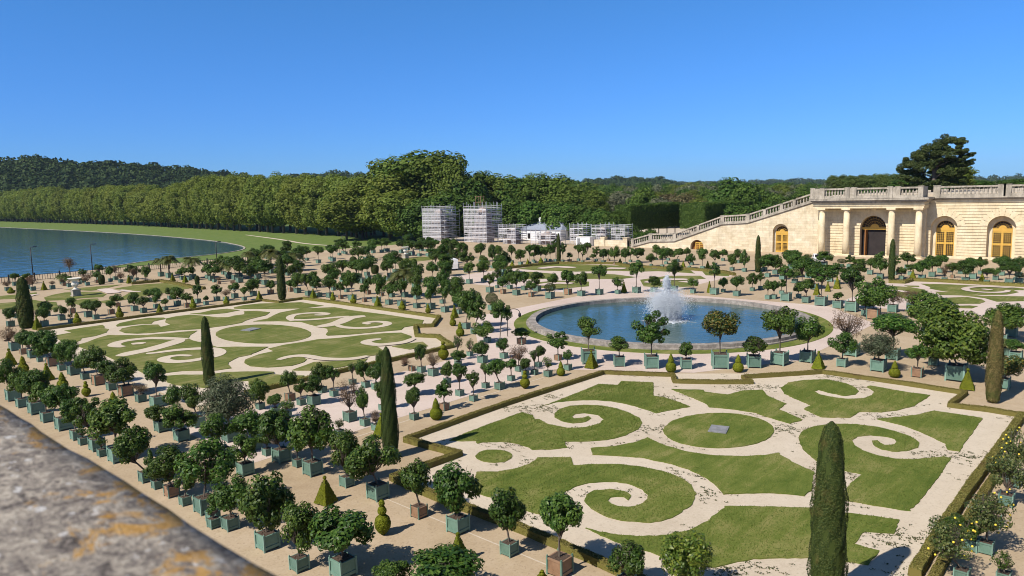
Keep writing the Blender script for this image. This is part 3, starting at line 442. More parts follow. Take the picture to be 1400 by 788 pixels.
('o', 113.68, 61.16, 0.45, 0.69, 2.23, 0.72, 0.0, -0.0, 0, 0, 'citrus tree in green tub, fourteenth from left below the stair wall'),
('o', 118.36, 63.2, 0.58, 0.75, 2.06, 0.65, 0.0, -0.0, 0, 0, 'citrus tree in green tub, fifteenth from left below the stair wall'),
('o', 112.6, 58.11, 0.65, 1.63, 3.57, 0.92, 0.0, -0.0, 0, 0, 'tall citrus tree in green tub, ninth from left below the stair wall'),
('pyr', 114.89, 58.34, 0.57, 1.25, 0, 'clipped box pyramid, second from left below the stair wall'),
('o', 118.93, 59.01, 0.62, 0.88, 2.9, 1.05, 0.0, -0.0, 0, 0, 'citrus tree in green tub, sixteenth from left below the stair wall'),
('o', 128.2, 62.02, 0.56, 0.95, 2.13, 0.88, 0.0, -0.0, 0, 0, 'citrus tree in green tub, seventeenth from left below the stair wall'),
('o', 125.46, 57.74, 0.6, 0.95, 2.47, 0.94, 0.0, -0.0, 0, 0, 'citrus tree in green tub, nineteenth from left below the stair wall'),
('o', 82.7, 52.22, 0.86, 2.23, 4.18, 1.14, 0.0, -0.0, 0, 0, "tall citrus tree in green tub, first from left on the pool's far side"),
('o', 80.65, 53.84, 0.58, 0.88, 2.2, 0.72, 0.0, -0.0, 0, 0, "citrus tree in green tub, first from left on the pool's far side"),
('pyr', 81.92, 53.7, 0.58, 1.45, 0, "clipped box pyramid, first from left on the pool's far side"),
('o', 84.51, 50.62, 0.73, 0.8099999999999999, 2.14, 0.87, 0.0, -0.0, 0, 0, "citrus tree in green tub, second from left on the pool's far side"),
('o', 86.97, 48.98, 0.74, 2.19, 4.09, 0.91, 0.0, -0.0, 0, 0, "tall citrus tree in green tub, second from left on the pool's far side"),
('o', 86.18, 45.79, 0.58, 0.94, 1.97, 0.68, 0.0, -0.0, 0, 0, "citrus tree in green tub, third from left on the pool's far side"),
('pyr', 87.63, 44.23, 0.48, 1.5, 0, "clipped box pyramid, second from left on the pool's far side"),
('o', 86.65, 43.02, 0.9, 2.35, 4.17, 0.74, 0.0, -0.0, 0, 0, "tall citrus tree in green tub, third from left on the pool's far side"),
('o', 88.99, 42.95, 0.47, 0.67, 1.91, 0.58, 0.0, -0.0, 0, 0, "citrus tree in green tub, fourth from left on the pool's far side"),
('o', 78.76, 55.46, 0.79, 2.36, 4.05, 0.96, 0.0, -0.0, 0, 0, 'tall citrus tree in green tub, third from left left of the pool'),
('o', 46.26, 33.67, 1.14, 2.02, 3.58, 0.94, 0.0, -0.0, 0.75, 0, "tall citrus tree in green tub, first from left on the pool's near side"),
('pyr', 45.01, 32.51, 0.75, 1.37, 0, 'clipped box pyramid, second from left on the avenue between near lawns'),
('o', 46.84, 31.18, 0.82, 1.17, 2.26, 0.82, 0.0, -0.0, 0.71, 0, "citrus tree in green tub, first from left on the pool's near side"),
('o', 47.83, 28.89, 1.03, 1.82, 4.25, 1.36, 0.0, -0.0, 0.66, 0, "tall broad citrus tree in green tub, first from left on the pool's near side"),
('ball2', 47.32, 26.92, 0.78, 1.43, 0, "clipped two-tier box bush, first from left on the pool's near side"),
('o', 45.59, 36.24, 0.5, 1.01, 2.35, 0.91, 0.0, -0.0, 0, 1, 'citrus tree in wooden tub, third from left on the avenue between near lawns'),
('o', 43.42, 33.58, 0.49, 0.84, 1.52, 0.33, 0.0, -0.0, 0, 0, 'low citrus tree in green tub, twelfth from left on the avenue between near lawns'),
('ball2', 41.7, 32.91, 0.63, 1.11, 0, 'clipped two-tier box bush, second from left on the avenue between near lawns'),
('o', 49.11, 26.65, 0.8, 0.88, 2.01, 0.57, 0.0, -0.0, 0.62, 0, "citrus tree in green tub, second from left on the pool's near side"),
('yellow', 50.84, 24.74, 1.21, 2.43, 4.4, 1.25, 0.0, -0.0, 0.57, 0, "yellow-flecked citrus tree in green tub, the only one on the pool's near side"),
('ball2', 50.31, 23.03, 0.79, 1.32, 0, "clipped two-tier box bush, second from left on the pool's near side"),
('o', 52.5, 22.8, 0.98, 1.06, 2.42, 0.87, 0.0, -0.0, 0.53, 0, "citrus tree in green tub, third from left on the pool's near side"),
('o', 54.4, 21.57, 1.06, 2.15, 4.63, 1.26, 0.0, -0.0, 0, 0, "tall broad citrus tree in green tub, second from left on the pool's near side"),
('o', 56.46, 20.2, 0.94, 1.53, 3.55, 0.99, 0.0, -0.0, 0, 0, "tall citrus tree in green tub, second from left on the pool's near side"),
('pyr', 54.64, 18.75, 0.75, 1.32, 0, "clipped box pyramid, the only one on the pool's near side"),
('cyp', 22.96, 29.49, 0.83, 5.89, 0, "slim dark cypress, the only one on the pool's near side"),
('cyp', 52.06, 88.88, 1.09, 6.09, 0, 'slim dark cypress, the only one beyond the left lawn'),
('cyp', 23.48, 94.1, 1.54, 5.72, 0, 'slim dark cypress, the only one behind the left lawn'),
('cyp', 52.15, 7.37, 0.85, 5.78, 1, 'brown slim dark cypress, the only one right of the pool'),
('cyp', 24.21, 52.24, 0.81, 5.13, 0, 'slim dark cypress, the only one left of the pool'),
('cyp', 97.53, 103.65, 0.85, 4.52, 0, 'slim dark cypress, the only one beside the far lawn'),
('cyp', 110.13, 86.96, 0.77, 5.8, 0, 'slim dark cypress, the only one below the stair wall'),
('cyp', 113.03, 48.68, 0.88, 5.94, 0, 'slim dark cypress, first from left right behind the pool'),
('cyp', 112.18, 28.78, 0.88, 5.85, 0, 'slim dark cypress, second from left right behind the pool'),
('cypnear', 23.04, 7.44, 1.09, 6.18, 0, 'big clipped cypress, the only one right of the pool'),
('o', 59.96, 107.16, 0.89, 1.96, 4.01, 1.28, 0, 0, 0, 0, 'tall broad citrus tree in green tub, third from left behind the left lawn'),
('o', 56.26, 104.92, 0.84, 1.93, 3.53, 1.0, 0, 0, 0, 0, 'tall citrus tree in green tub, first from left behind the left lawn'),
('o', 65.59, 121.9, 0.81, 1.7, 3.23, 0.96, 0, 0, 0, 0, 'citrus tree in green tub, first from left beyond the left lawn'),
('o', 62.83, 124.98, 0.92, 1.84, 3.47, 1.02, 0, 0, 0, 0, 'tall citrus tree in green tub, first from left beyond the left lawn'),
('o', 70.27, 119.71, 0.84, 1.39, 2.91, 0.95, 0, 0, 0, 0, 'citrus tree in green tub, fourth from left beyond the left lawn'),
('o', 69.75, 116.58, 0.71, 1.99, 4.14, 1.34, 0, 0, 0, 0, 'tall broad citrus tree in green tub, seventh from left beyond the left lawn'),
('o', 60.09, 109.78, 0.71, 1.96, 3.98, 1.26, 0, 0, 0, 0, 'tall broad citrus tree in green tub, fifth from left beyond the left lawn'),
('o', 64.41, 129.84, 0.67, 1.51, 3.47, 1.22, 0, 0, 0, 0, 'tall broad citrus tree in green tub, first from left beyond the left lawn'),
('o', 63.46, 122.18, 0.9, 1.64, 3.38, 1.09, 0, 0, 0, 0, 'tall citrus tree in green tub, second from left beyond the left lawn'),
('o', 66.55, 113.74, 0.82, 1.31, 2.86, 0.97, 0, 0, 0, 0, 'citrus tree in green tub, third from left beyond the left lawn'),
('o', 59.88, 102.26, 0.66, 1.96, 3.55, 0.99, 0, 0, 0, 0, 'tall citrus tree in green tub, second from left behind the left lawn'),
('o', 59.3, 114.22, 0.93, 1.54, 3.72, 1.37, 0, 0, 0, 0, 'tall broad citrus tree in green tub, second from left behind the left lawn'),
('o', 65.26, 118.87, 0.75, 1.42, 3.0, 0.99, 0, 0, 0, 0, 'citrus tree in green tub, second from left beyond the left lawn'),
('o', 63.77, 116.56, 0.72, 1.72, 3.83, 1.32, 0, 0, 0, 0, 'tall broad citrus tree in green tub, fourth from left beyond the left lawn'),
('o', 58.19, 121.83, 0.9, 1.39, 3.44, 1.28, 0, 0, 0, 0, 'tall broad citrus tree in green tub, first from left behind the left lawn'),
('o', 64.09, 105.1, 0.89, 1.37, 3.21, 1.15, 0, 0, 0, 0, 'citrus tree in green tub, fifth from left beyond the left lawn'),
('o', 61.03, 118.93, 0.95, 1.9, 4.12, 1.39, 0, 0, 0, 0, 'tall broad citrus tree in green tub, second from left beyond the left lawn'),
('o', 73.87, 101.3, 0.87, 1.64, 3.36, 1.08, 0, 0, 0, 0, 'tall citrus tree in green tub, fifth from left beyond the left lawn'),
('o', 77.07, 86.26, 0.8, 1.54, 3.12, 0.99, 0, 0, 0, 0, 'citrus tree in green tub, eighteenth from left beyond the left lawn'),
('o', 65.37, 96.59, 0.91, 1.55, 3.64, 1.3, 0, 0, 0, 0, 'tall broad citrus tree in green tub, eighth from left beyond the left lawn'),
('o', 73.33, 88.4, 0.85, 1.83, 3.61, 1.11, 0, 0, 0, 0, 'tall citrus tree in green tub, tenth from left beyond the left lawn'),
('o', 82.43, 102.1, 0.8, 1.84, 3.86, 1.26, 0, 0, 0, 0, 'tall broad citrus tree in green tub, fourth from left beside the far lawn'),
('o', 74.28, 94.13, 0.65, 1.68, 3.38, 1.06, 0, 0, 0, 0, 'tall citrus tree in green tub, eighth from left beyond the left lawn'),
('o', 77.31, 97.08, 0.9, 1.75, 3.85, 1.31, 0, 0, 0, 0, 'tall broad citrus tree in green tub, eleventh from left beyond the left lawn'),
('o', 69.07, 98.92, 0.87, 1.88, 3.65, 1.11, 0, 0, 0, 0, 'tall citrus tree in green tub, third from left beyond the left lawn'),
('o', 70.55, 82.81, 0.86, 1.98, 4.19, 1.38, 0, 0, 0, 0, 'tall broad citrus tree in green tub, thirteenth from left beyond the left lawn'),
('o', 73.76, 98.55, 0.7, 1.89, 4.08, 1.37, 0, 0, 0, 0, 'tall broad citrus tree in green tub, tenth from left beyond the left lawn'),
('o', 69.72, 94.76, 0.87, 1.81, 3.45, 1.03, 0, 0, 0, 0, 'tall citrus tree in green tub, sixth from left beyond the left lawn'),
('o', 75.91, 91.29, 0.85, 1.59, 3.56, 1.23, 0, 0, 0, 0, 'tall broad citrus tree in green tub, twelfth from left beyond the left lawn'),
('o', 74.58, 89.9, 0.87, 1.32, 2.95, 1.02, 0, 0, 0, 0, 'citrus tree in green tub, sixteenth from left beyond the left lawn'),
('o', 70.13, 96.7, 0.72, 1.78, 3.75, 1.23, 0, 0, 0, 0, 'tall broad citrus tree in green tub, ninth from left beyond the left lawn'),
('o', 68.74, 111.54, 0.72, 1.34, 2.95, 1.01, 0, 0, 0, 0, 'citrus tree in green tub, sixth from left beyond the left lawn'),
('o', 96.62, 105.96, 0.71, 1.32, 3.18, 1.16, 0, 0, 0, 0, 'broad citrus tree in green tub, second from left beside the far lawn'),
('o', 83.37, 90.06, 0.83, 1.47, 3.64, 1.36, 0, 0, 0, 0, 'tall broad citrus tree in green tub, sixth from left beside the far lawn'),
('o', 88.46, 98.06, 0.68, 1.88, 3.67, 1.12, 0, 0, 0, 0, 'tall citrus tree in green tub, fifth from left beside the far lawn'),
('o', 82.48, 76.65, 0.78, 1.87, 3.85, 1.24, 0, 0, 0, 0, 'tall broad citrus tree in green tub, tenth from left beside the far lawn'),
('o', 98.58, 106.66, 0.83, 1.69, 3.9, 1.38, 0, 0, 0, 0, 'tall broad citrus tree in green tub, fifth from left beside the far lawn'),
('o', 88.2, 81.72, 0.76, 1.93, 3.45, 0.95, 0, 0, 0, 0, 'tall citrus tree in green tub, ninth from left beside the far lawn'),
('o', 78.21, 79.22, 0.76, 1.6, 3.29, 1.05, 0, 0, 0, 0, 'citrus tree in green tub, nineteenth from left beyond the left lawn'),
('o', 74.71, 80.78, 0.92, 1.72, 3.42, 1.07, 0, 0, 0, 0, 'tall citrus tree in green tub, fifteenth from left beyond the left lawn'),
('o', 91.65, 84.61, 0.77, 1.52, 3.75, 1.39, 0, 0, 0, 0, 'tall broad citrus tree in green tub, eleventh from left beside the far lawn'),
('o', 94.41, 98.98, 0.79, 1.39, 3.35, 1.23, 0, 0, 0, 0, 'tall broad citrus tree in green tub, seventh from left beside the far lawn'),
('o', 80.93, 78.77, 0.65, 1.67, 3.39, 1.07, 0, 0, 0, 0, 'tall citrus tree in green tub, sixth from left beside the far lawn'),
('o', 92.87, 103.8, 0.7, 1.99, 3.72, 1.08, 0, 0, 0, 0, 'tall citrus tree in green tub, fourth from left beside the far lawn'),
('o', 89.25, 90.83, 0.84, 1.72, 3.78, 1.28, 0, 0, 0, 0, 'tall broad citrus tree in green tub, eighth from left beside the far lawn'),
('o', 108.43, 125.56, 0.75, 1.51, 3.41, 1.19, 0, 0, 0, 0, 'tall broad citrus tree in green tub, second from left below the low scaffolds'),
('o', 111.26, 124.89, 0.87, 1.71, 3.26, 0.97, 0, 0, 0, 0, 'citrus tree in green tub, first from left below the low scaffolds'),
('o', 109.57, 112.92, 0.81, 1.31, 3.39, 1.3, 0, 0, 0, 0, 'tall broad citrus tree in green tub, sixth from left below the low scaffolds'),
('o', 108.96, 123.17, 0.86, 1.74, 3.61, 1.17, 0, 0, 0, 0, 'tall broad citrus tree in green tub, third from left below the low scaffolds'),
('o', 109.91, 129.79, 0.9, 1.35, 3.47, 1.33, 0, 0, 0, 0, 'tall broad citrus tree in green tub, first from left below the low scaffolds'),
('o', 112.24, 120.62, 0.74, 1.85, 4.02, 1.36, 0, 0, 0, 0, 'tall broad citrus tree in green tub, fourth from left below the low scaffolds'),
('o', 107.78, 128.6, 0.81, 1.65, 3.41, 1.1, 0, 0, 0, 0, 'tall citrus tree in green tub, third from left beside the far lawn'),
('o', 110.75, 116.86, 0.66, 1.81, 4.03, 1.39, 0, 0, 0, 0, 'tall broad citrus tree in green tub, fifth from left below the low scaffolds'),
('o', 73.91, 134.27, 0.72, 1.75, 3.96, 1.38, 0, 0, 0, 0, 'tall broad citrus tree in green tub, the only one along the far left railing'),
('o', 105.29, 150.1, 0.74, 1.94, 3.57, 1.02, 0, 0, 0, 0, 'tall citrus tree in green tub, first from left beyond the far left lawn'),
('o', 93.58, 138.45, 0.7, 1.74, 3.29, 0.97, 0, 0, 0, 0, 'citrus tree in green tub, fourth from left beyond the far left lawn'),
('o', 87.42, 155.08, 0.67, 1.34, 3.27, 1.21, 0, 0, 0, 0, 'broad citrus tree in green tub, the only one beyond the far left lawn'),
('o', 86.16, 151.41, 0.74, 1.72, 3.59, 1.17, 0, 0, 0, 0, 'tall broad citrus tree in green tub, third from left beyond the far left lawn'),
('o', 99.48, 131.05, 0.67, 1.79, 3.42, 1.02, 0, 0, 0, 0, 'tall citrus tree in green tub, second from left beside the far lawn'),
('o', 90.93, 133.58, 0.92, 1.69, 3.66, 1.23, 0, 0, 0, 0, 'tall broad citrus tree in green tub, second from left beside the far lawn'),
('o', 84.42, 141.6, 0.73, 1.83, 3.72, 1.18, 0, 0, 0, 0, 'tall broad citrus tree in green tub, fourth from left beyond the far left lawn'),
('o', 80.84, 130.47, 0.7, 1.8, 3.79, 1.24, 0, 0, 0, 0, 'tall broad citrus tree in green tub, first from left beside the far lawn'),
('o', 78.72, 140.99, 0.68, 1.39, 3.34, 1.22, 0, 0, 0, 0, 'tall broad citrus tree in green tub, second from left beyond the far left lawn'),
('o', 75.62, 128.14, 0.79, 1.53, 3.62, 1.31, 0, 0, 0, 0, 'tall broad citrus tree in green tub, sixth from left beyond the left lawn'),
('o', 76.47, 139.87, 0.67, 1.41, 3.61, 1.38, 0, 0, 0, 0, 'tall broad citrus tree in green tub, first from left beyond the far left lawn'),
('o', 101.35, 146.14, 0.68, 1.98, 3.98, 1.25, 0, 0, 0, 0, 'tall broad citrus tree in green tub, sixth from left beyond the far left lawn'),
('o', 106.67, 146.37, 0.84, 1.55, 3.24, 1.06, 0, 0, 0, 0, 'citrus tree in green tub, sixth from left beyond the far left lawn'),
('o', 83.64, 136.79, 0.75, 1.57, 3.19, 1.01, 0, 0, 0, 0, 'citrus tree in green tub, first from left beyond the far left lawn'),
('o', 89.36, 122.36, 0.89, 1.6, 3.74, 1.33, 0, 0, 0, 0, 'tall broad citrus tree in green tub, third from left beside the far lawn'),
('o', 86.77, 132.79, 0.82, 1.82, 3.62, 1.13, 0, 0, 0, 0, 'tall citrus tree in green tub, first from left beside the far lawn'),
('o', 95.23, 127.68, 0.88, 1.3, 3.16, 1.16, 0, 0, 0, 0, 'broad citrus tree in green tub, first from left beside the far lawn'),
('o', 89.35, 141.12, 0.68, 1.41, 3.04, 1.02, 0, 0, 0, 0, 'citrus tree in green tub, third from left beyond the far left lawn'),
('o', 91.14, 146.72, 0.91, 1.41, 3.11, 1.06, 0, 0, 0, 0, 'citrus tree in green tub, second from left beyond the far left lawn'),
('o', 97.64, 162.67, 0.74, 1.46, 3.33, 1.17, 0, 0, 0, 0, 'tall broad citrus tree in green tub, fifth from left beyond the far left lawn'),
('o', 71.81, 131.32, 0.76, 1.96, 3.97, 1.26, 0, 0, 0, 0, 'tall broad citrus tree in green tub, third from left beyond the left lawn'),
('o', 109.39, 143.65, 0.85, 1.5, 3.51, 1.25, 0, 0, 0, 0, 'tall broad citrus tree in green tub, seventh from left beyond the far left lawn'),
('o', 104.38, 147.94, 0.71, 1.32, 3.0, 1.05, 0, 0, 0, 0, 'citrus tree in green tub, fifth from left beyond the far left lawn'),
('o', 113.8, 143.86, 0.94, 1.55, 3.3, 1.09, 0, 0, 0, 0, 'citrus tree in green tub, eighth from left beyond the far left lawn'),
('o', 119.01, 137.02, 0.87, 1.8, 3.44, 1.02, 0, 0, 0, 0, 'tall citrus tree in green tub, first from left below the tall scaffolds'),
('o', 112.34, 136.61, 0.93, 1.75, 3.58, 1.14, 0, 0, 0, 0, 'tall citrus tree in green tub, third from left beyond the far left lawn'),
('o', 118.71, 135.02, 0.68, 1.35, 3.52, 1.35, 0, 0, 0, 0, 'tall broad citrus tree in green tub, second from left below the tall scaffolds'),
('o', 115.4, 146.72, 0.67, 1.58, 3.14, 0.98, 0, 0, 0, 0, 'citrus tree in green tub, seventh from left beyond the far left lawn'),
('o', 115.48, 139.9, 0.74, 1.34, 2.88, 0.97, 0, 0, 0, 0, 'citrus tree in green tub, ninth from left beyond the far left lawn'),
('o', 119.63, 142.89, 0.81, 1.94, 3.9, 1.22, 0, 0, 0, 0, 'tall broad citrus tree in green tub, first from left below the tall scaffolds'),
('o', 111.63, 143.2, 0.8, 1.7, 3.49, 1.12, 0, 0, 0, 0, 'tall citrus tree in green tub, second from left beyond the far left lawn'),
('o', 115.41, 128.01, 0.92, 1.52, 3.36, 1.15, 0, 0, 0, 0, 'tall citrus tree in green tub, the only one below the low scaffolds'),
('o', 122.01, 129.15, 0.69, 1.36, 3.05, 1.06, 0, 0, 0, 0, 'citrus tree in green tub, second from left below the low scaffolds'),
('o', 120.52, 135.18, 0.67, 1.79, 3.35, 0.97, 0, 0, 0, 0, 'tall citrus tree in green tub, second from left below the tall scaffolds'),
('o', 108.76, 41.18, 0.78, 1.52, 3.58, 1.29, 0, 0, 0, 0, 'tall broad citrus tree in green tub, second from left right behind the pool'),
('o', 97.53, 34.26, 0.85, 1.83, 3.77, 1.21, 0, 0, 0, 0, 'tall broad citrus tree in green tub, fourth from left right behind the pool'),
('o', 97.84, 36.01, 0.85, 1.97, 4.01, 1.28, 0, 0, 0, 0, 'tall broad citrus tree in green tub, third from left right behind the pool'),
('o', 107.46, 44.72, 0.7, 1.48, 3.49, 1.25, 0, 0, 0, 0, 'tall broad citrus tree in green tub, first from left right behind the pool'),
('o', 104.02, 33.49, 0.66, 1.34, 2.95, 1.01, 0, 0, 0, 0, 'citrus tree in green tub, third from left right behind the pool'),
('o', 104.49, 30.98, 0.72, 1.6, 3.38, 1.11, 0, 0, 0, 0, 'tall citrus tree in green tub, first from left right behind the pool')]
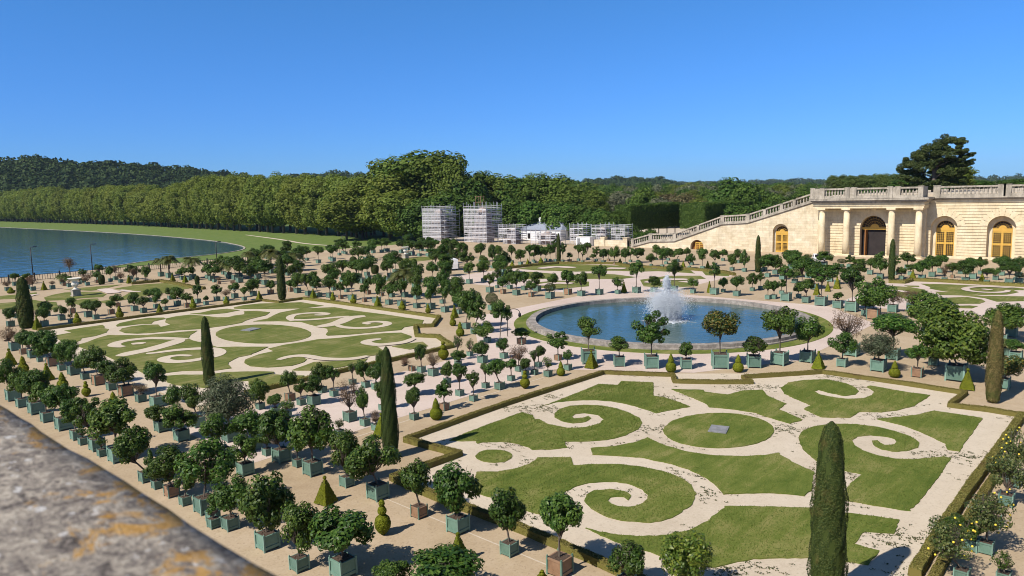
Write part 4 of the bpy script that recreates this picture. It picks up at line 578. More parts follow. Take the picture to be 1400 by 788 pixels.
GROUND = {'near':[[[34.32,29.08],[35.4,28.98],[37.41,29.05],[41.35,29.24],[41.94,28.02],[42.95,28.43],[43.99,26.42],[41.05,24.63],[41.14,23.93],[40.82,22.74],[40.23,21.52],[38.94,22.13],[37.84,22.51],[38.19,23.89],[38.41,25.12],[38.3,26.16],[37.9,27.18],[37.12,28.08],[35.97,28.84]],[[26.59,28.94],[27.79,29.12],[30.06,29.19],[33.01,29.17],[32.93,28.21],[32.41,27.61],[32.56,27.46],[32.19,26.39],[32.28,25.11],[33.0,24.33],[34.12,24.09],[34.91,24.38],[35.39,25.12],[35.23,25.96],[34.67,26.31],[34.15,26.15],[33.97,25.78],[34.35,25.52],[34.85,25.47],[34.61,25.07],[34.1,24.86],[33.56,25.0],[33.15,25.36],[33.11,26.15],[33.44,26.9],[34.0,27.39],[34.94,27.73],[35.92,27.61],[36.64,26.99],[37.07,26.23],[37.23,25.16],[36.9,23.87],[36.37,22.76],[35.7,22.19],[34.57,21.75],[33.2,21.72],[31.96,22.09],[31.06,22.91],[30.37,23.75],[29.65,23.08],[29.06,23.48],[28.3,24.36],[28.48,24.78],[28.53,25.6],[28.29,26.32],[27.55,27.27],[27.19,27.33],[27.44,27.71],[26.95,28.26]],[[26.94,24.54],[26.7,24.38],[26.42,24.32],[26.15,24.35],[25.89,24.47],[25.68,24.66],[25.54,24.92],[25.47,25.22],[25.48,25.52],[25.58,25.81],[25.76,26.05],[26.0,26.21],[26.27,26.29],[26.56,26.27],[26.83,26.16],[27.05,25.95],[27.2,25.68],[27.27,25.37],[27.24,25.06],[27.13,24.77]],[[24.25,24.5],[24.87,23.71],[25.75,23.25],[26.66,23.12],[27.57,23.36],[28.65,22.07],[27.84,21.26],[28.55,20.63],[29.33,19.63],[29.75,18.62],[29.89,17.48],[29.72,16.4],[29.26,15.58],[28.47,14.91],[27.33,14.5],[25.96,14.48],[25.13,14.69],[24.56,15.21],[24.13,15.99],[24.06,16.85],[24.31,17.68],[24.75,18.33],[25.37,18.65],[25.96,18.67],[26.54,18.17],[26.73,17.6],[26.51,17.07],[26.04,16.87],[26.2,17.2],[26.07,17.46],[25.79,17.65],[25.41,17.57],[25.23,17.27],[25.22,16.89],[25.44,16.48],[25.94,16.24],[26.62,16.29],[27.05,16.54],[27.41,17.07],[27.59,17.76],[27.4,18.45],[26.93,19.05],[26.33,19.45],[25.57,19.62],[24.9,19.58],[24.34,19.0],[23.72,18.12],[23.12,17.33],[22.77,17.5],[22.59,18.12],[22.48,18.96],[22.42,19.89],[22.34,20.89],[22.45,21.81],[22.44,22.66],[22.57,23.14]],[[22.67,16.77],[22.76,16.12],[23.04,15.27],[23.53,14.57],[24.17,13.88],[25.1,13.43],[26.29,13.25],[27.57,13.31],[28.03,13.33],[28.71,12.53],[29.15,11.92],[29.65,11.18],[30.1,10.5],[30.46,9.43],[31.22,7.33],[29.78,7.17],[29.3,8.09],[27.95,8.08],[27.95,7.18],[26.65,7.22],[26.34,7.94],[25.83,9.02],[24.88,10.13],[24.23,10.68],[23.71,11.0],[23.04,11.31],[22.6,12.16],[22.53,13.09],[22.59,13.67],[22.49,14.25],[22.46,15.22]],[[38.47,14.15],[39.82,14.4],[40.97,14.21],[42.01,13.56],[42.77,12.51],[42.99,11.41],[42.76,10.42],[42.36,9.59],[41.56,8.97],[40.76,8.87],[39.85,9.16],[39.36,9.71],[39.36,10.23],[39.82,10.76],[40.38,10.96],[40.64,10.76],[40.33,10.57],[40.1,10.26],[40.47,9.92],[41.01,9.92],[41.47,10.17],[41.55,10.65],[41.27,11.3],[40.68,11.78],[39.84,11.8],[39.11,11.45],[38.58,10.89],[38.29,10.11],[38.35,9.29],[38.81,8.58],[39.45,8.08],[40.1,7.58],[40.04,7.25],[37.4,7.17],[33.64,7.15],[32.33,7.26],[32.01,8.52],[31.78,9.89],[33.77,10.02],[35.3,9.98],[35.23,10.47],[35.21,11.13],[35.79,12.28],[36.94,13.34]],[[47.75,18.81],[46.59,18.1],[45.75,17.07],[44.94,15.79],[43.92,15.87],[42.9,14.48],[43.8,13.12],[45.32,13.08],[45.98,12.04],[47.11,11.33],[48.55,10.87],[51.62,10.65],[51.52,12.22],[51.84,14.32],[51.41,14.43],[50.43,13.69],[49.46,13.53],[48.38,13.77],[47.65,14.54],[47.53,15.4],[47.69,16.26],[48.26,16.75],[48.76,16.69],[48.47,15.94],[48.31,14.86],[49.07,14.42],[49.99,14.5],[50.66,14.9],[51.5,15.75],[51.79,17.19],[50.71,18.31],[49.43,18.97]],[[44.45,11.87],[45.47,11.11],[46.46,10.38],[48.12,9.69],[48.2,7.24],[41.42,7.15],[41.24,7.6],[42.2,7.92],[42.79,8.55],[43.57,9.52],[44.16,10.58]],[[38.93,15.66],[38.34,15.48],[37.72,15.4],[37.09,15.42],[36.47,15.53],[35.89,15.74],[35.36,16.02],[34.89,16.38],[34.5,16.79],[34.21,17.25],[34.01,17.75],[33.93,18.26],[33.96,18.77],[34.11,19.27],[34.37,19.73],[34.74,20.14],[35.22,20.49],[35.78,20.74],[36.4,20.9],[37.08,20.95],[37.76,20.88],[38.44,20.7],[39.06,20.4],[39.61,20.0],[40.06,19.52],[40.39,18.99],[40.57,18.42],[40.61,17.84],[40.51,17.28],[40.27,16.76],[39.92,16.31],[39.46,15.94]],[[43.15,24.46],[44.22,22.71],[43.84,22.38],[44.12,20.89],[45.6,20.55],[46.6,19.59],[45.34,18.69],[44.34,17.12],[42.92,16.99],[41.75,15.12],[40.65,15.44],[41.06,16.9],[41.47,17.86],[41.31,19.31],[40.86,20.54],[41.45,21.09],[42.2,22.51]],[[30.35,22.04],[31.36,21.21],[32.63,20.65],[33.62,20.57],[33.14,19.38],[32.97,17.78],[33.29,16.51],[34.01,15.37],[35.05,14.38],[35.69,14.08],[35.3,13.73],[34.7,12.86],[34.19,11.8],[31.99,11.1],[31.18,11.16],[30.91,11.82],[30.51,12.48],[29.77,13.34],[29.16,13.96],[29.72,14.45],[30.44,15.45],[30.84,16.62],[30.98,17.81],[30.8,19.28],[30.16,20.52],[29.64,21.4]]],'left':[[[23.9,85.86],[25.55,86.3],[25.47,88.33],[27.58,88.61],[29.39,88.65],[29.06,86.9],[28.67,86.22],[28.75,84.88],[27.85,82.94],[26.3,81.7],[25.01,81.55],[24.49,80.35],[23.5,79.28],[23.05,79.92],[23.26,82.77]],[[30.27,87.03],[31.11,88.26],[33.39,89.2],[34.67,89.09],[35.8,87.74],[35.54,86.51],[33.86,85.86],[33.03,84.41],[32.06,85.36],[30.73,85.55],[29.94,85.91]],[[40.16,63.5],[39.61,62.78],[39.01,62.23],[38.37,61.84],[37.71,61.63],[37.05,61.6],[36.41,61.74],[35.79,62.05],[35.22,62.52],[34.71,63.13],[34.27,63.87],[33.92,64.73],[33.66,65.68],[33.49,66.71],[33.44,67.77],[33.5,68.86],[33.67,69.94],[33.96,70.97],[34.36,71.93],[34.86,72.78],[35.44,73.5],[36.1,74.04],[36.81,74.39],[37.55,74.53],[38.29,74.45],[39.0,74.14],[39.66,73.63],[40.25,72.92],[40.74,72.04],[41.11,71.02],[41.35,69.91],[41.46,68.75],[41.44,67.57],[41.28,66.42],[41.01,65.34],[40.63,64.36]],[[29.01,82.71],[29.84,84.19],[31.01,84.65],[32.29,84.36],[33.27,83.24],[32.81,81.37],[34.1,81.99],[34.36,83.93],[35.63,86.73],[37.02,87.39],[38.68,87.16],[39.1,85.38],[39.4,83.78],[39.65,82.12],[40.52,81.17],[41.41,81.68],[43.16,81.49],[41.18,77.84],[39.33,76.02],[37.19,75.82],[36.31,76.04],[35.13,75.95],[32.77,77.64],[30.8,78.35],[29.56,79.31],[28.91,80.68]],[[38.99,87.85],[40.11,87.53],[41.92,88.22],[43.6,87.76],[43.95,85.1],[41.73,84.45],[39.93,85.25],[39.41,86.43]],[[23.24,77.84],[24.67,78.84],[25.69,79.91],[27.36,81.12],[28.41,79.32],[29.77,77.62],[32.27,76.5],[34.13,75.5],[32.51,73.65],[31.53,71.89],[31.32,70.41],[31.35,67.7],[31.22,65.11],[32.26,64.08],[33.25,62.67],[31.48,59.43],[30.23,59.39],[28.71,58.2],[28.29,57.43],[27.82,55.9],[26.68,56.21],[24.94,58.36],[23.58,58.84],[22.54,59.47],[22.78,62.42],[23.33,71.08]],[[23.12,57.89],[24.33,57.01],[25.4,55.55],[26.9,54.94],[28.07,53.65],[26.58,50.91],[25.68,51.42],[25.02,51.25],[23.51,51.57],[22.55,54.23],[22.53,55.69]],[[44.76,88.13],[46.41,88.65],[48.33,88.29],[52.15,84.45],[52.03,79.09],[49.44,79.39],[47.09,82.05],[44.79,85.62],[44.19,87.02]],[[43.81,83.79],[44.91,82.57],[45.24,80.22],[43.74,78.55],[41.33,77.62],[40.11,76.88]],[[40.61,75.75],[42.58,76.14],[45.68,78.88],[49.04,79.51],[52.06,76.78],[51.79,72.92],[52.1,66.89],[52.03,59.98],[50.14,58.23],[47.98,58.5],[46.84,57.53],[45.06,58.53],[42.35,59.85],[40.61,61.31],[40.8,61.94],[41.9,63.15],[42.83,64.74],[43.1,67.79],[43.55,70.78],[42.33,73.56]],[[33.72,60.52],[35.51,60.8],[37.15,60.59],[38.89,60.45],[40.73,59.23],[42.67,58.63],[44.69,57.52],[45.83,56.31],[45.27,54.12],[44.55,53.28],[42.84,52.7],[41.43,53.4],[40.26,53.13],[39.47,51.16],[38.3,49.9],[37.2,50.33],[35.4,51.41],[34.4,53.13],[34.2,54.86],[34.0,55.59],[33.31,53.59],[32.65,52.93],[31.31,52.54],[29.71,53.67],[29.13,55.27],[29.41,56.89],[30.15,57.99],[31.9,58.89],[33.45,59.06]],[[30.37,51.14],[33.15,52.22],[33.9,51.39],[35.29,50.08],[36.6,49.53],[35.66,48.74],[33.51,48.73],[31.4,49.54]],[[28.01,53.55],[28.66,52.84],[29.22,51.8],[28.74,51.1],[29.11,50.15],[30.0,48.76],[29.02,48.12],[26.58,48.2],[25.97,49.8]],[[33.18,62.69],[34.12,61.22],[32.16,59.93],[31.52,59.65]],[[41.02,51.79],[42.7,51.58],[44.03,51.0],[43.03,49.18],[41.1,49.45]]],'leftrib':[[[[31.36,71.62],[30.64,72.78],[29.92,74.46],[28.96,75.59],[27.74,76.06],[26.63,76.02],[25.69,75.06],[25.48,73.95],[25.82,72.9]],1.15],[[[30.74,72.0],[29.66,70.84],[28.08,70.03],[26.46,69.32],[25.18,69.31],[23.88,68.67]],1.7],[[[26.83,73.67],[27.33,73.56],[27.8,73.02]],1.0],[[[25.86,67.82],[26.46,67.4],[27.56,67.23],[28.82,66.75],[30.3,65.52],[30.64,63.95],[30.2,62.45],[29.29,61.49],[28.02,61.31],[26.9,61.36],[25.95,62.03],[25.61,63.24],[25.8,64.22],[26.51,64.78],[27.42,64.51],[27.88,63.36]],1.05],[[[42.72,66.26],[44.77,66.21],[46.56,67.22],[48.34,68.46],[50.02,67.76]],1.7],[[[44.81,65.96],[44.16,64.12],[44.51,62.26],[45.7,61.01],[47.25,60.76],[48.34,61.43],[48.75,62.65],[48.32,63.85],[47.05,64.09],[46.9,62.87]],0.95],[[[43.25,71.99],[44.16,74.16],[45.57,75.76],[47.07,75.65],[48.27,74.69],[48.52,72.99],[47.72,72.49],[47.05,73.52]],0.95],[[[43.69,72.87],[44.11,71.66],[45.52,70.52],[47.35,69.95],[48.83,69.14]],1.0],[[[44.59,52.95],[42.77,52.14],[41.46,52.7],[40.54,53.24],[40.42,54.58],[40.76,55.42],[41.68,55.74],[42.55,55.32]],1.05],[[[31.67,55.33],[32.78,55.73],[33.81,55.29],[34.07,54.15],[34.07,52.63],[35.02,50.87],[36.09,50.24],[37.16,50.27]],0.95]],'right':[[[110.05,24.58],[111.12,21.2],[111.32,17.66],[111.75,14.86],[111.02,13.11],[109.41,12.9],[108.8,13.91],[107.03,13.14],[104.18,13.91],[102.27,16.17],[102.22,18.33],[103.97,20.95],[105.42,22.44],[107.03,22.79]],[[102.65,21.25],[103.08,19.62],[101.51,16.04],[103.4,12.16],[99.3,11.65],[97.38,13.95],[99.77,15.55],[100.78,18.07],[100.04,20.13]],[[97.27,19.56],[99.68,17.33],[98.31,15.51],[96.74,14.95],[94.78,15.13],[93.39,17.31],[93.4,18.76]],[[105.59,27.32],[105.74,24.95],[104.05,22.73],[100.31,21.44],[96.63,21.4],[94.14,22.16],[96.79,24.53],[99.32,25.78]],[[107.1,25.85],[107.64,24.28],[106.39,23.87],[105.74,24.95]],[[91.67,17.18],[92.74,15.78],[92.64,14.97],[90.75,15.23],[90.34,16.52]]],'rightrib':[[[[110.41,14.12],[110.82,16.42],[109.7,18.31],[107.5,18.97],[105.52,18.38],[104.61,17.1],[104.72,15.48],[106.31,14.32],[107.97,14.34]],0.9],[[[107.81,17.08],[107.31,15.99]],0.9],[[[101.1,26.26],[101.14,25.04],[100.03,23.69]],1.0]],'farleft':[[[29.86,131.81],[31.82,131.47],[33.2,131.44],[34.69,131.74],[33.64,127.86],[32.19,126.57],[30.31,125.5],[28.69,126.89]],[[33.29,123.15],[35.07,125.53],[37.25,127.09],[39.33,125.29],[40.87,122.76],[40.2,118.28],[38.67,115.52],[36.59,116.84],[33.96,117.13],[32.33,118.78]],[[38.59,132.0],[40.81,131.81],[44.36,131.07],[46.81,130.17],[44.27,128.08],[42.1,125.45],[40.41,125.85]],[[43.34,124.6],[45.46,126.07],[49.39,126.88],[52.08,125.08],[51.84,120.55],[51.81,116.68],[49.33,117.08],[46.15,118.73],[44.44,120.38]],[[27.49,121.78],[29.79,120.91],[31.42,122.15],[31.78,117.76],[32.67,115.43],[30.6,107.57],[28.8,108.0],[27.22,110.9],[25.8,114.67]],[[36.39,110.47],[39.75,111.78],[43.36,117.53],[45.3,116.61],[47.75,114.9],[48.38,112.68],[44.61,111.11],[40.41,109.75],[38.64,108.75],[36.3,107.9]],[[33.57,114.94],[36.17,115.54],[37.64,114.17],[36.39,110.47],[33.67,109.42]]],'farleftrib':[[[[31.89,126.44],[32.95,127.89],[33.86,128.15]],1.3],[[[42.36,126.22],[41.82,121.19],[41.44,118.44]],2.0],[[[43.48,121.97],[43.54,117.23],[44.56,116.69]],1.0]],'mid':[[[98.11,87.4],[108.06,87.82],[110.44,80.94],[111.9,73.01],[113.24,67.0],[112.89,61.07],[106.74,56.44],[107.03,63.33],[104.86,65.53],[104.01,70.08],[99.69,75.01],[98.25,81.94]],[[93.43,73.29],[98.68,71.59],[99.38,66.97],[97.85,61.82],[94.69,62.46],[91.6,67.87],[90.17,70.38]],[[95.08,59.42],[101.72,58.53],[104.19,54.14],[101.35,51.76],[95.81,53.61],[95.6,50.53],[93.1,48.65],[88.86,51.13],[88.89,54.95]],[[83.25,71.64],[88.03,69.79],[89.31,64.82],[84.92,61.64],[80.23,63.63],[79.9,68.08]],[[110.19,56.94],[109.45,52.09],[105.89,50.09],[105.27,53.76]],[[91.6,84.99],[95.63,81.82],[95.11,75.76],[89.69,72.2],[86.4,75.48],[86.51,80.3]]],'midrib':[[[[100.18,83.54],[104.64,83.32],[104.15,78.76]],2.2],[[[106.4,73.22],[107.39,70.07]],2.5],[[[110.5,66.83],[112.36,64.66]],2.5],[[[92.18,56.37],[96.84,56.35],[98.59,53.32]],2.0],[[[81.57,68.09],[85.36,68.03],[85.74,65.22]],2.0]],'far':[[[101.88,127.27],[105.0,124.94],[107.57,124.39],[109.06,119.48],[103.94,115.86],[97.58,116.17],[96.41,120.49]],[[47.32,127.56],[51.39,125.58],[50.81,117.6],[51.53,114.29],[49.32,113.33],[45.22,113.49],[42.72,115.47]]],'hedges':{'near_left':[[24.99,30.79],[25.11,28.74],[25.26,26.75],[21.0,26.94],[20.83,23.49],[20.85,19.12],[20.68,15.32],[20.42,12.5]],'near':[[24.99,30.79],[33.45,31.03],[44.0,30.69],[45.18,28.32],[46.34,26.2],[44.79,25.17],[46.18,22.95],[47.73,20.86],[48.7,21.91],[50.12,20.69],[53.38,18.03],[53.37,12.9],[53.12,8.99],[49.54,9.19],[49.86,7.28],[49.75,5.54]],'near_right':[[49.75,5.54],[41.6,5.66],[37.19,5.76],[31.34,5.79],[26.76,5.74]],'left_a':[[23.6,90.61],[24.89,90.7],[34.92,90.56],[47.73,89.91],[49.83,90.27],[50.25,86.55],[52.07,86.7],[53.98,86.83]],'left_b':[[53.98,86.83],[54.13,73.15],[53.97,59.55],[49.93,56.16],[48.61,57.44],[45.38,53.42],[46.26,51.39],[44.86,48.74],[43.98,46.94]],'left_c':[[43.98,46.94],[39.06,47.04],[33.48,47.28],[29.35,47.34],[25.92,47.32],[24.42,47.42]],'right':[[109.07,28.3],[109.34,26.47],[112.58,26.27],[113.19,22.86],[113.04,17.94],[113.02,13.35]],'mid':[[95.46,88.94],[97.56,88.81],[103.18,88.13],[109.11,86.11],[110.9,81.77],[113.27,76.31],[110.25,70.73],[110.53,64.57],[110.8,58.78],[109.51,52.92],[107.03,49.81]],'farleft':[[47.85,128.95],[52.27,128.19],[52.0,120.28],[51.18,113.11],[51.54,110.49]]},'bed':[[24.99,30.79],[44.09,30.75],[53.38,18.03],[53.31,9.03],[49.7,9.22],[50.07,5.58],[26.42,5.78],[20.42,12.5],[21.0,26.94],[25.26,26.75]]}
